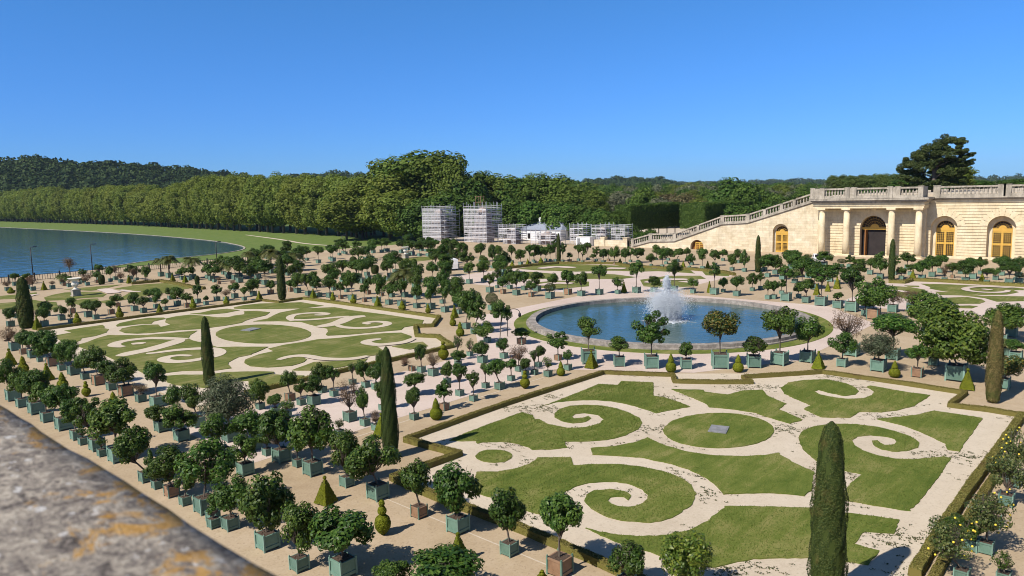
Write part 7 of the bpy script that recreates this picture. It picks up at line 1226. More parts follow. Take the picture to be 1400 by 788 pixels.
# ------------------------------------------------------------------ lake and meadow path
LK = [(-70,199),(30,201),(48,201),(56,195),(62,197),(72,207),(86,217),(105,219),(120,228),(129,243),(135,262),(142,288),(152,360),(159,454),(163,699),(165,1010),(-70,1010)]
sheet('lake', LK, -2.84, M['lake'])
mb = MB(); rim = smooth(LK[:-1], 2)
for a, b in zip(rim, rim[1:]):
    d = Vector((b[0]-a[0],b[1]-a[1])).normalized(); q = (d.y*.6, -d.x*.6)
    mb.add([(a[0],a[1],-2.9),(a[0],a[1],-2.76),(a[0]+q[0],a[1]+q[1],-2.76),(a[0]+q[0],a[1]+q[1],-2.9),(b[0],b[1],-2.9),(b[0],b[1],-2.76),(b[0]+q[0],b[1]+q[1],-2.76),(b[0]+q[0],b[1]+q[1],-2.9)], [(0,1,5,4),(1,2,6,5),(2,3,7,6)])
o = mb.build('lake_kerb', M['stone_grey']); o["kind"] = 'structure'
ribbon('meadow_path', [(176,330),(160,268),(150,240),(147,215),(150,200)], 1.6, -2.88, M['earth'])

# ------------------------------------------------------------------ gallery
def arch_pts(yc, r, zs, n=16):
    return [(yc+r*math.cos(math.pi*k/n), zs+r*math.sin(math.pi*k/n)) for k in range(n+1)]

def coursed_wall(mb, y0, y1, z0, z1, X, openings, ch=.52, gap=.13, proud=.10, depth=.5):
    """Stone courses standing proud of a backing; openings = (yc, halfwidth, springing z)."""
    def half(op, z):
        yc, hw, zs = op
        if z <= zs: return hw
        d = z-zs
        return math.sqrt(hw*hw-d*d) if d < hw else 0
    z = z0
    while z < z1-.02:
        za, zb = z+gap*.5, min(z+ch-gap*.5, z1)
        cut0, cut1 = [], []
        segs0 = [y0]; segs1 = [y0]
        for op in sorted(openings):
            a, b = half(op, za), half(op, zb)
            if a > 0 or b > 0:
                if a == 0: a = 0
                segs0 += [op[0]-a, op[0]+a]; segs1 += [op[0]-b, op[0]+b]
        segs0.append(y1); segs1.append(y1)
        for i in range(0, len(segs0), 2):
            a0, a1, b0, b1 = segs0[i], segs0[i+1], segs1[i], segs1[i+1]
            if a1-a0 < .02 and b1-b0 < .02: continue
            mb.add([(X,a0,za),(X,a1,za),(X,b1,zb),(X,b0,zb),(X+proud,a0,za),(X+proud,a1,za),(X+proud,b1,zb),(X+proud,b0,zb)],
                   [(0,3,2,1),(0,1,5,4),(2,3,7,6),(1,2,6,5),(3,0,4,7)])
        z += ch
    # backing with the same openings, built of vertical strips
    Xb = X+proud
    ys = sorted(set([y0,y1]+[op[0]+s*op[1]*math.cos(math.pi*k/24) for op in openings for k in range(13) for s in (-1,1)]))
    for a, b in zip(ys, ys[1:]):
        if b-a < 1e-5: continue
        mid = (a+b)/2; zl = zr = z0
        for op in openings:
            if abs(mid-op[0]) < op[1]:
                zl = op[2]+math.sqrt(max(0,op[1]**2-(a-op[0])**2)); zr = op[2]+math.sqrt(max(0,op[1]**2-(b-op[0])**2))
        mb.add([(Xb,a,zl),(Xb,b,zr),(Xb,b,z1),(Xb,a,z1)], [(0,3,2,1)])
    for yc, hw, zs in openings:
        pr = [(yc+hw,z0)]+arch_pts(yc,hw,zs,24)+[(yc-hw,z0)]
        for p, q in zip(pr, pr[1:]):
            mb.add([(X,p[0],p[1]),(X,q[0],q[1]),(X+depth,q[0],q[1]),(X+depth,p[0],p[1])], [(0,1,2,3)])
        # voussoirs fanning out over the arch
        for k in range(9):
            t0 = math.pi*(k+.5+.06)/10; t1 = math.pi*(k+1.5-.06)/10
            r0, r1 = hw+.02, hw+(1.25 if k != 4 else 1.45)
            c = [(yc+r*math.cos(t), zs+r*math.sin(t)) for r, t in ((r0,t0),(r1,t0),(r1,t1),(r0,t1))]
            mb.add([(X-.035,p[0],p[1]) for p in c]+[(X+.05,p[0],p[1]) for p in c], [(0,1,2,3),(0,1,5,4),(1,2,6,5),(2,3,7,6),(3,0,4,7)])

def niche(mb, yc, hw, zs, X, whw, wzs, z0=0):
    """back wall of the arched recess with a narrower arched window hole"""
    outer = [(yc+hw,z0)]+arch_pts(yc,hw,zs,24)+[(yc-hw,z0)]
    inner = [(yc+whw,z0)]+arch_pts(yc,whw,wzs,24)+[(yc-whw,z0)]
    for i in range(len(outer)-1):
        a, b, c, d = outer[i], outer[i+1], inner[i+1], inner[i]
        mb.add([(X,*a),(X,*b),(X,*c),(X,*d)], [(0,1,2,3)])
        mb.add([(X,*d),(X,*c),(X+.35,*c),(X+.35,*d)], [(0,1,2,3)])

def window(parent, yc, hw, zs, X, z0=0.0, cols=4, rows=6):
    fr = MB()
    b = .13
    fr.box(X,X+.12,yc-hw,yc-hw+b,z0,zs); fr.box(X,X+.12,yc+hw-b,yc+hw,z0,zs)
    fr.box(X-.03,X+.12,yc-.17,yc+.17,z0,zs-.36)
    fr.box(X-.04,X+.14,yc-hw,yc+hw,zs-.36,zs+.16)
    zm = z0+(zs-z0)*.5
    fr.box(X-.01,X+.12,yc-hw+b,yc-.17,zm-.17,zm+.17); fr.box(X-.01,X+.12,yc+.17,yc+hw-b,zm-.17,zm+.17)
    fr.box(X-.01,X+.12,yc-hw+b,yc-.17,zs-.6,zs-.36); fr.box(X-.01,X+.12,yc+.17,yc+hw-b,zs-.6,zs-.36)
    fr.box(X-.01,X+.12,yc-hw+b,yc+hw-b,z0,z0+.3)
    f = fr.build('window', M['ochre'], parent)
    la = MB()
    for s0, s1 in ((yc-hw+b,yc-.17),(yc+.17,yc+hw-b)):
        for za, zb in ((z0+.3,zm-.17),(zm+.17,zs-.6)):
            for k in range(cols+1):
                y = s0+(s1-s0)*k/cols; la.box(X+.02,X+.08,y-.026,y+.026,za,zb)
            for k in range(rows+1):
                z = za+(zb-za)*k/rows; la.box(X+.025,X+.085,s0,s1,z-.026,z+.026)
    la.build('lattice', M['ochre'], f)
    lu = MB()
    for k in range(9):
        t = math.pi*(k+.5)/9
        lu.tube((X+.06,yc+.35*hw*math.cos(t),zs+.16+.3*hw*math.sin(t)), (X+.06,yc+hw*math.cos(t),zs+hw*math.sin(t)*1.0), .02, n=4)
    for rr, th in ((.66,.022),(.97,.05)):
        ps = [(X+.06,yc+rr*hw*math.cos(math.pi*k/16),zs+.08+rr*hw*.97*math.sin(math.pi*k/16)) for k in range(17)]
        for p, q in zip(ps, ps[1:]): lu.tube(p, q, th, n=4, caps=False)
    lu.prism([(yc+.42*hw*math.cos(math.pi*k/10),zs+.14+.38*hw*math.sin(math.pi*k/10)) for k in range(11)], 'x', X+.02, X+.10)
    lu.build('fanlight_bars', M['ochre'], f)
    gl = MB(); gl.prism([(yc+hw,z0)]+arch_pts(yc,hw,zs,20)+[(yc-hw,z0)], 'x', X+.13, X+.17)
    gl.build('pane', M['glass'], f)
    return f

def balustrade(parent, X, ya, yb, za, zb, h=1.9, pitch=.52, maxn=26, name='balustrade', plinth=.48):
    """a straight run from (ya, za) to (yb, zb); one part with its balusters as sub-parts"""
    mb = MB()
    n = max(1, int(round(abs(yb-ya)/pitch)))
    def slab(z0, z1, d, y0=ya, y1=yb):
        vs = [(X-d,y0,za+z0),(X+d,y0,za+z0),(X+d,y0,za+z1),(X-d,y0,za+z1),(X-d,y1,zb+z0),(X+d,y1,zb+z0),(X+d,y1,zb+z1),(X-d,y1,zb+z1)]
        mb.add(vs, [(0,1,2,3),(7,6,5,4),(0,4,5,1),(1,5,6,2),(2,6,7,3),(3,7,4,0)])
    slab(0, plinth, .32); slab(h-.30, h, .34)
    p = mb.build(name, M['stone_grey'], parent)
    return p, n, (X, ya, yb, za+plinth, zb+plinth, h-.30-plinth)

BAL = MB(); BAL.lathe([(.15,0),(.15,.07),(.10,.12),(.155,.34),(.17,.48),(.11,.72),(.085,.84),(.12,.90),(.15,.93),(.15,1)], 8)
BALM = BAL.mesh('baluster', M['stone_grey'])
def fill_balusters(run, count, par):
    X, ya, yb, za, zb, hh = run
    for k in range(count):
        t = (k+.5)/count
        o = link('baluster', BALM, par)
        o.location = (X, ya+(yb-ya)*t, za+(zb-za)*t); o.scale = (1,1,hh)
def pier(mb, X, y, z, h=1.95, w=.5, d=.40):
    mb.box(X-d,X+d,y-w,y+w,z,z+h); mb.box(X-d-.06,X+d+.06,y-w-.06,y+w+.06,z+h,z+h+.10)

gal = empty('gallery_building', (0,0,0))
tag(gal, 'long pale limestone gallery with ochre arched windows and a balustrade on top', 'building')
XW = 150.0
ARCH = [(30.15,2.1,5.5),(21.45,2.1,5.5),(12.75,2.1,5.5),(4.05,2.1,5.5)]
mb = MB()
coursed_wall(mb, -8, 32.95, .0, 10.0, XW, ARCH, depth=1.2)
for yc, hw, zs in ARCH: niche(mb, yc, hw, zs, XW+1.2, 1.48, 5.25)
mb.box(XW-.12,XW+.02,-8,32.95,10.0,10.5)
mb.box(XW-.16,XW+.02,-8,32.95,.0,.45)
mb.box(XW+1.6,XW+2.2,-40,52,0,11)
mb.box(XW,XW+1.6,-40,-8,0,10.5)
mb.build('wall', M['stone'], gal)
for yc, hw, zs in ARCH: window(gal, yc, 1.46, 5.25, XW+1.3)
# pavilion
XP = 149.2
mb = MB()
coursed_wall(mb, 33.2, 51.9, .0, 9.15, XP, [(41.85,2.3,5.35)], depth=1.5)
mb.box(XP,XP+2,51.9,52.05,0,9.15); mb.box(XP-.0,XP+2,32.95,33.2,0,9.15)
mb.build('pavilion_wall', M['stone'], gal)
mb = MB(); mb.box(146.35,XP+1.5,32.7,52.1,9.15,10.15); mb.box(146.2,XP+1.5,32.55,52.25,9.62,9.72)
mb.build('entablature', M['stone'], gal)
mb = MB()
for x0, z0, z1 in ((146.15,10.15,10.4),(145.8,10.4,10.66),(145.45,10.66,10.98)): mb.box(x0,XP+2,32.7-(146.35-x0),52.1+(146.35-x0)*.6,z0,z1)
mb.box(145.4,XP+2,32.0-.1,52.6,10.98,11.06)
for x0, z0, z1 in ((XW-.25,10.5,10.62),(XW-.6,10.62,10.8),(XW-.85,10.8,11.02)): mb.box(x0,XW+2.2,-40,32.6-(146.35-145.45),z0,z1)
mb.build('cornice', M['stone_grey'], gal)
for y in (50.55,46.0,38.1,33.6):
    c = MB(); c.lathe([(.60,.42),(.60,3.0),(.575,5.5),(.515,8.42)], 28, (147.05,y,0))
    co = c.build('column', M['stone'], gal)
    k = MB(); k.lathe([(.515,8.42),(.56,8.45),(.56,8.52),(.52,8.54),(.52,8.66),(.60,8.70),(.72,8.86)], 28, (147.05,y,0)); k.box(146.28,147.82,y-.77,y+.77,8.86,9.15); k.build('capital', M['stone'], co)
    k = MB(); k.box(146.22,147.88,y-.83,y+.83,0,.22); k.lathe([(.80,.22),(.82,.30),(.70,.40),(.62,.425)], 28, (147.05,y,0)); k.build('base', M['stone'], co)
mb = MB(); mb.box(146.0,XP,32.6,52.2,0.0,.12); mb.build('plinth', M['stone_smooth'], gal)
# big doorway
door = MB()
door.box(150.25,150.4,39.6,44.1,5.0,5.42)
dw = door.build('door_frame', M['ochre'], gal)
lu = MB()
for k in range(12):
    t = math.pi*(k+.5)/12; lu.tube((150.33,41.85+.7*math.cos(t),5.42+.62*math.sin(t)), (150.33,41.85+2.2*math.cos(t),5.40+2.2*math.sin(t)), .024, n=4)
for rr in (1.2,1.65,2.15):
    ps = [(150.33,41.85+rr*math.cos(math.pi*k/18),5.42+rr*.98*math.sin(math.pi*k/18)) for k in range(19)]
    for p, q in zip(ps, ps[1:]): lu.tube(p, q, .028, n=4, caps=False)
lu.prism([(41.85+.78*math.cos(math.pi*k/12),5.42+.66*math.sin(math.pi*k/12)) for k in range(13)], 'x', 150.25, 150.4)
lu.build('fanlight_bars', M['ochre'], dw)
mb = MB(); mb.prism([(44.15,5.42)]+arch_pts(41.85,2.3,5.4,20)[::-1]+[(39.55,5.42)] if False else arch_pts(41.85,2.29,5.42,20), 'x', 150.45, 150.5); mb.build('fanlight_pane', M['glass'], dw)
mb = MB(); mb.box(149.4,150.6,43.15,43.35,0,5.0); mb.build('open_door_leaf', M['wooddoor'], gal)
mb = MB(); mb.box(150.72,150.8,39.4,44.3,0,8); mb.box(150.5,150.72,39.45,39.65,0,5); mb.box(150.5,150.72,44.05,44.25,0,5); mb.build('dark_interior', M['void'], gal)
# balustrades on top
ZB = 11.06
for y in (52.0,50.2,45.6,44.4,38.2,36.9,33.2):
    pr = MB(); pier(pr, 146.0, y, ZB, w=.42); pr.build('balustrade_pier', M['stone_grey'], gal)
for y in (31.4,21.6,20.8,10.5,0):
    pr = MB(); pier(pr, 149.55, y, 11.02, w=.55); pr.build('balustrade_pier', M['stone_grey'], gal)
for ya, yb in ((49.78,46.02),(43.98,38.62),(36.48,33.62)):
    p, n, run = balustrade(gal, 146.0, ya, yb, ZB, ZB); fill_balusters(run, n, p)
for ya, yb in ((51.58,50.62),(45.18,44.82)):
    mb = MB(); mb.box(145.7,146.3,yb,ya,ZB,ZB+1.9); mb.build('parapet_panel', M['stone_grey'], gal)
for b_ in ((145.7,146.3,37.32,37.78,ZB,ZB+1.9),(149.27,149.83,-40,-.55,11.02,12.9),(146.4,149.27,32.85,33.4,ZB,ZB+1.9)):
    mb = MB(); mb.box(*b_); mb.build('parapet_panel', M['stone_grey'], gal)
for ya, yb in ((30.85,22.15),(20.25,11.05),(9.95,.55)):
    p, n, run = balustrade(gal, 149.55, ya, yb, 11.02, 11.02, pitch=.62); fill_balusters(run, n, p)

# the stair wall coming down from the terrace
st = empty('stair_wall', (0,0,0))
tag(st, 'pale stone wall of the great stairway stepping down left of the gallery', 'stair wall')
prof = [(52.15,10.35),(52.7,10.35),(67.0,5.9),(72.8,5.55),(84.5,1.55),(90.8,1.3),(97.2,-.4)]
# wall as vertical strips with one arched recess and one arched doorway
OPS = [(59.9,1.62,4.3),(78.85,1.62,.55)]
def topz(y): return float(np.interp(y, [p[0] for p in prof], [p[1] for p in prof]))
mb = MB()
ys = sorted(set([p[0] for p in prof]+[op[0]+s*op[1]*math.cos(math.pi*k/20) for op in OPS for k in range(11) for s in (-1,1)]))
for a, b in zip(ys, ys[1:]):
    if b-a < 1e-5: continue
    zl = zr = -.6; mid = (a+b)/2
    for op in OPS:
        if abs(mid-op[0]) < op[1]:
            zl = op[2]+math.sqrt(max(0,op[1]**2-(a-op[0])**2)); zr = op[2]+math.sqrt(max(0,op[1]**2-(b-op[0])**2))
    mb.add([(XW,a,zl),(XW,b,zr),(XW,b,max(topz(b),zr)),(XW,a,max(topz(a),zl))], [(0,3,2,1)])
for op in OPS:
    pr_ = [(op[0]+op[1],-.6)]+arch_pts(*op,24)+[(op[0]-op[1],-.6)]
    for p, q in zip(pr_, pr_[1:]):
        mb.add([(XW,*p),(XW,*q),(XW+.9,*q),(XW+.9,*p)], [(0,1,2,3)])
# the flights behind, solid down to the ground
back = [(y, z-.15) for y, z in prof]
mb.prism([(52.15,-1)]+back+[(97.2,-1)], 'x', XW+1.4, XW+19)
mb.build('wall', M['stone_smooth'], st)
co = MB()
for (ya, za), (yb, zb) in zip(prof[1:], prof[2:]):
    for d, z0, z1 in ((.10,.0,.14),(.28,.14,.34)):
        co.add([(XW-d,ya,za+z0),(XW+.7,ya,za+z0),(XW+.7,ya,za+z1),(XW-d,ya,za+z1),(XW-d,yb,zb+z0),(XW+.7,yb,zb+z0),(XW+.7,yb,zb+z1),(XW-d,yb,zb+z1)],
               [(0,1,2,3),(7,6,5,4),(0,4,5,1),(1,5,6,2),(2,6,7,3),(3,7,4,0)])
co.build('coping', M['stone_grey'], st)
window(st, 59.9, 1.28, 4.15, XW+.85)
mb = MB(); mb.box(XW+.86,XW+.95,58.2,61.6,-.2,5.9); mb.build('window_recess', M['stone_smooth'], st) if False else None
mb = MB()
niche(mb, 59.9, 1.62, 4.3, XW+.8, 1.3, 4.15, 0); mb.build('window_surround', M['stone_smooth'], st)
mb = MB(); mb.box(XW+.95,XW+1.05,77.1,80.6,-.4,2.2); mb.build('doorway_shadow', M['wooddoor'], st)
dr = MB(); dr.box(XW+.02,XW+.14,77.15,77.3,-.1,1.55); dr.box(XW+.02,XW+.14,79.1,79.25,-.1,1.55); dr.box(XW+.02,XW+.14,77.15,79.25,1.4,1.65); dr.box(XW+.02,XW+.14,78.15,78.28,-.1,1.4)
for k in range(4): dr.box(XW+.03,XW+.12,77.3,79.1,-.1+.4*k,.0+.4*k)
dr.build('ochre_door', M['ochre'], st)
PZ = lambda y: topz(y)+.34
for y in (52.9,67.0,72.8,84.5,90.8,95.8): 
    pr = MB(); pier(pr, XW+.25, y, PZ(y)-.1, h=1.75, w=.4, d=.36); pr.build('balustrade_pier', M['stone_grey'], st)
for y in (59.8,78.6,57.2,63.4): 
    pr = MB(); pier(pr, XW+.25, y, PZ(y)-.25, h=1.75, w=.3, d=.34); pr.build('balustrade_pier', M['stone_grey'], st)
for ya, yb in ((53.3,56.9),(57.5,59.5),(60.1,63.1),(63.7,66.6),(67.4,72.4),(73.2,78.3),(78.9,84.1),(84.9,90.4),(91.2,95.4)):
    p, n, run = balustrade(st, XW+.25, ya, yb, PZ(ya), PZ(yb), h=1.7, pitch=.58, plinth=.36)
    fill_balusters(run, n, p)
# low forecourt wall left of the stairs
w = empty('forecourt_wall', (0,0,0)); tag(w, 'low pale stone wall with square piers left of the stairway', 'wall')
mb = MB(); mb.box(150.2,150.9,97.3,112,-.6,1.55); mb.build('wall_run', M['stone_smooth'], w)
for y in (97.9,104.5,111.6):
    mb = MB(); mb.box(149.9,151.2,y-.6,y+.6,-.6,2.1); mb.box(149.8,151.3,y-.7,y+.7,2.1,2.28); mb.build('pier', M['stone_smooth'], w)

# ------------------------------------------------------------------ scaffolding
def scaffold(name, cx, cy, sx, sy, h, label, nx=4, ny=5, lev=1.55, clad=.0, taper=None, core=True, stair=False, grp='scaffold towers round the old gate pillars', rz=.0):
    t = empty(name, (cx,cy,-.4), rz); tag(t, label, 'scaffold', grp)
    xs = [-sx/2+sx*i/(nx-1) for i in range(nx)]; ys = [-sy/2+sy*i/(ny-1) for i in range(ny)]
    nl = int(h/lev)
    pole = MB(); pole.tube((0,0,0),(0,0,1),.055,n=6); pm = pole.mesh('pole', M['metal'])
    for i, x in enumerate(xs):
        for j, y in enumerate(ys):
            if 0 < i < nx-1 and 0 < j < ny-1: continue
            sh = 1.0
            o = link('pole', pm, t); o.location = (x,y,0); o.scale = (1,1,h+rng.uniform(.2,1.0))
    for k in range(1, nl+1):
        z = k*lev
        ins = 0.0 if not taper or z > taper else .35
        d = MB()
        for (x0,x1,y0,y1) in ((-sx/2+ins,-sx/2+.9,-sy/2+ins,sy/2-ins),(sx/2-.9,sx/2-ins,-sy/2+ins,sy/2-ins),(-sx/2+.9,sx/2-.9,-sy/2+ins,-sy/2+.9),(-sx/2+.9,sx/2-.9,sy/2-.9,sy/2-ins)):
            d.box(x0,x1,y0,y1,z,z+.07)
        dk = d.build('deck', M['plank'], t)
        r = MB()
        for zz in (z+.5,z+1.0):
            for a, b in (((-sx/2,-sy/2),(sx/2,-sy/2)),((sx/2,-sy/2),(sx/2,sy/2)),((sx/2,sy/2),(-sx/2,sy/2)),((-sx/2,sy/2),(-sx/2,-sy/2))):
                r.tube((*a,zz),(*b,zz),.045,n=5)
        r.box(-sx/2-.02,-sx/2+.01,-sy/2,sy/2,z,z+.22); r.box(-sx/2,sx/2,-sy/2-.02,-sy/2+.01,z,z+.22)
        r.build('guard_rail', M['net'], dk)
    br = MB()
    for k in range(nl):
        z = k*lev
        for j in range(ny-1):
            if (j+k)%2 == 0: br.tube((-sx/2,ys[j],z),(-sx/2,ys[j+1],z+lev),.035,n=5)
        for i in range(nx-1):
            if (i+k)%2 == 0: br.tube((xs[i],-sy/2,z),(xs[i+1],-sy/2,z+lev),.035,n=5)
    br.build('bracing', M['metal'], t)
    if clad:
        c = MB()
        for k in range(nl):
            z = k*lev
            for j in range(ny-1):
                if rng.random() < clad:
                    for q in range(4):
                        zz = z+.2+lev*q/4; c.box(-sx/2-.05,-sx/2-.03,ys[j]+.05,ys[j+1]-.05,zz,zz+lev*.05)
                    for q in range(3):
                        yy = ys[j]+(ys[j+1]-ys[j])*(q+.5)/3; c.box(-sx/2-.055,-sx/2-.035,yy-.035,yy+.035,z+.1,z+lev)
            for i in range(nx-1):
                if rng.random() < clad*.8:
                    for q in range(4):
                        zz = z+.2+lev*q/4; c.box(xs[i]+.05,xs[i+1]-.05,-sy/2-.05,-sy/2-.03,zz,zz+lev*.045)
        if c.v: c.build('netting', M['net'], t)
    if core:
        c = MB(); q = .28
        c.box(-sx*q,sx*q,-sy*q,sy*q,0,h*.42); c.box(-sx*q*1.1,sx*q*1.1,-sy*q*1.1,sy*q*1.1,h*.42,h*.46); c.box(-sx*q*.8,sx*q*.8,-sy*q*.8,sy*q*.8,h*.46,h*.8)
        c.lathe([(sx*q*.8,h*.8),(sx*q*.9,h*.84),(sx*q*.45,h*.92),(.1,h*.95)], 12)
        c.build('stone_pillar', M['brick'], t)
    if stair:
        s = MB()
        for k in range(nl):
            z = k*lev; y0, y1 = (-sy/2-1.6, -sy/2-.3)
            a, b = ((-sx/2+.3, sx/2-.3) if k%2 == 0 else (sx/2-.3, -sx/2+.3))
            s.tube((a,y0+.4,z),(b,y0+.4,z+lev),.06,n=5); s.tube((a,y0+1.0,z),(b,y0+1.0,z+lev),.06,n=5)
            for xx in (-sx/2,0,sx/2): s.tube((xx,y0,z),(xx,y0,z+lev+.1),.045,n=5)
            s.tube((-sx/2,y0,z+1),(sx/2,y0,z+1),.04,n=5); s.box(-sx/2,sx/2,y0,y1,z-.04,z+.03)
        s.build('stair_flights', M['metal'], t)
    return t
scaffold('scaffold_tower', 151.0, 165.2, 6.2, 8.2, 10.3, 'widest clad scaffold tower, tallest on the left, with an outside stair', 4, 7, 1.6, .97, 5.5, stair=True)
scaffold('scaffold_tower', 150.5, 146.2, 6.4, 9.0, 10.9, 'tall clad scaffold tower with a small hoist frame on its roof', 4, 7, 1.6, .97, 5.5)
scaffold('low_scaffold', 149.0, 133.5, 4.6, 6.2, 4.9, 'low scaffold right beside the second tall tower', 3, 5, 1.5, .55, None)
scaffold('low_scaffold', 149.5, 121.5, 4.2, 8.4, 4.2, 'low long scaffold in front of the small slate-roofed house', 3, 6, 1.45, .5, None)
scaffold('low_scaffold', 152.5, 113.2, 3.4, 4.2, 5.2, 'small square scaffold behind the far slim cypress', 3, 4, 1.5, .3, None, core=False)
scaffold('low_scaffold', 153.0, 106.6, 3.6, 4.2, 5.3, 'small square scaffold right of the white site hut', 3, 4, 1.5, .3, None, core=True)
scaffold('low_scaffold', 154.0, 101.5, 3.4, 4.0, 4.9, 'small scaffold furthest right, near the stairway foot', 3, 4, 1.5, .3, None, core=False)
hoist = MB()
for x in (-.7,.7):
    for y in (-1.0,1.0): hoist.tube((x,y,0),(x,y,3.0),.06,n=6)
for z in (1.2,2.8):
    hoist.tube((-.7,-1,z),(.7,-1,z),.05,n=6); hoist.tube((-.7,1,z),(.7,1,z),.05,n=6); hoist.tube((-.7,-1,z),(-.7,1,z),.05,n=6); hoist.tube((.7,-1,z),(.7,1,z),.05,n=6)
o = hoist.build('hoist_frame', M['wood']); o.location = (150.5,147.2,10.1); tag(o, 'small brown hoist frame on top of the second scaffold tower', 'hoist')
# site hut
h = empty('site_hut', (150.0,109.6,-.3)); tag(h, 'white box-shaped site hut between two small scaffolds', 'hut')
mb = MB(); mb.box(-1.2,1.2,-2.1,2.1,.2,2.45); mb.box(-1.28,1.28,-2.18,2.18,2.45,2.55); mb.build('wall', M['white'], h)
mb = MB(); mb.box(-1.25,-1.20,.9,1.8,.25,2.2); mb.build('door', M['plate'], h)
mb = MB()
for k in range(7): mb.box(-1.23,-1.20,-2.0+.4*k,-1.95+.4*k,.25,2.4)
mb.build('panel_ribs', M['metal'], h)
# small house behind the scaffolds
h = empty('small_house', (171,138.5,-1.2)); tag(h, 'small low house with a slate hip roof and two white chimneys', 'house')
mb = MB(); mb.box(-4,4,-7.6,7.6,0,3.9); mb.build('wall', M['white'], h)
mb = MB(); mb.add([(-4.4,-8,3.9),(4.4,-8,3.9),(4.4,8,3.9),(-4.4,8,3.9),(0,-5.6,6.2),(0,5.6,6.2)], [(0,1,4),(1,2,5,4),(2,3,5),(3,0,4,5),(0,3,2,1)])
rf = mb.build('roof', M['roof'], h)
for y in (-2.4,3.2):
    mb = MB(); mb.box(-.4,.4,y-.45,y+.45,5.4,7.2); mb.box(-.48,.48,y-.53,y+.53,7.2,7.4); mb.build('chimney', M['white'], rf)
for y in (-5.6,-2.4,1.0,4.6):
    mb = MB(); mb.box(-4.06,-4.0,y-.5,y+.5,1.2,2.8); mb.build('window', M['glass'], h)
    
# ------------------------------------------------------------------ plants in tubs
def crown_unit(seed, n, clumps, leaf, aspect=.55, flat=.0, cr=(.30,.42), hole=.12, low=-.8):
    r = np.random.default_rng(seed)
    d = unit(r.normal(size=(clumps*3,3)))
    d = d[d[:,2] > low][:clumps]
    c = d*r.uniform(.50,.86,(len(d),1))
    c = np.vstack([c, np.zeros((3,3))+r.normal(0,.18,(3,3))])
    rad = r.uniform(cr[0],cr[1],len(c))
    w = rad**2; k = r.choice(len(c), n, p=w/w.sum())
    dd = unit(r.normal(size=(n,3)))
    rr = r.uniform(.55,1.05,(n,1))**.7
    p = c[k]+dd*rad[k][:,None]*rr
    keep = (np.linalg.norm(p,axis=1) < 1.2)
    p, dd = p[keep], dd[keep]
    nn = unit(dd*.8+unit(p)*.5+np.array([0,0,.35])+r.normal(0,.45,p.shape))
    s = r.uniform(.7,1.25,len(p))*leaf
    return leaf_quads(p, nn, s, s*aspect)

CROWN = {}
def mk(name, mat, seeds, n, clumps, leaf, **kw):
    CROWN[name] = [mesh_np('crown', *crown_unit(s, n, clumps, leaf, **kw), M[mat]) for s in seeds]
CROWN['o'] = [mesh_np('crown', *crown_unit(s_, n_, k_, .15, cr=c_, low=l_), M['orange']) for s_, n_, k_, c_, l_ in
  ((1,4600,24,(.24,.40),-.8),(2,4400,16,(.28,.44),-.8),(3,5000,34,(.20,.34),-.8),(4,3600,18,(.22,.40),-.5),(5,4600,22,(.26,.40),-.3),(6,3200,20,(.18,.36),-.7),(7,4600,26,(.24,.36),-.9),(8,4200,14,(.30,.46),-.6),(9,5000,30,(.22,.38),-.4),(10,3400,24,(.17,.30),-.8),(11,4600,20,(.26,.42),-.7),(12,4200,28,(.22,.34),-.6))]
mk('yellow', 'yel', (31,), 4200, 26, .16)
mk('lime', 'lime', (32,), 4200, 30, .15)
mk('mag', 'glossy', (33,), 9000, 46, .12, cr=(.24,.36))
mk('olive', 'olive', (34,35), 7500, 34, .11, aspect=.4)
mk('thin', 'orange', (36,37), 700, 14, .17, cr=(.25,.4))
mk('sap', 'orange', (38,), 350, 8, .25)
mk('lemon', 'lemonleaf', (39,40,41), 2600, 26, .12, cr=(.22,.36))
mk('brown', 'brown', (42,43,44), 2600, 24, .10, aspect=.4)
mk('dead', 'brown', (45,46), 3000, 30, .075, aspect=.4, cr=(.2,.3))
def dome_unit(seed, n=4200):
    r = np.random.default_rng(seed)
    d = unit(r.normal(size=(n,3))); d[:,2] = np.maximum(d[:,2], -.85)
    nn = unit(d+r.normal(0,.35,d.shape))
    return leaf_quads(d*r.uniform(.93,1.03,(n,1)), nn, .10, .06)
CROWN['dome'] = [mesh_np('crown', *dome_unit(50), M['cypress'])]

def palm_mesh(seed, fronds=34):
    r = np.random.default_rng(seed); V, F = [], []
    for k in range(fronds):
        a = 2*np.pi*k*.382+r.normal(0,.15); el = r.uniform(-.15,.95); L = r.uniform(.85,1.05)
        t = np.linspace(0,1,16)
        h = np.cos(el)*t*L+.10*t; z = np.sin(el)*t*L*1.0-.75*t**2.4*(1 if el > .1 else .6)
        sp = np.c_[h*np.cos(a), h*np.sin(a), z]
        side = np.array([-np.sin(a),np.cos(a),0])
        for i in range(1,16):
            for s in (-1,1):
                for q in range(2):
                    b = sp[i]*(1-q*.5)+sp[i-1]*(q*.5)
                    d = (sp[i]-sp[i-1]); d = d/np.linalg.norm(d)
                    l = .34*np.sin(np.pi*(.15+.8*t[i]))**.8
                    tip = b+(side*s*.8+d*.7+np.array([0,0,-.15]))*l
                    wv = d*.026
                    n0 = len(V); V += [b-wv,b+wv,tip+wv*.2,tip-wv*.2]; F.append((n0,n0+1,n0+2,n0+3))
    return mesh_np('crown', np.array(V), np.array(F), M['palm'])
CROWN['palm'] = [palm_mesh(60), palm_mesh(61)]

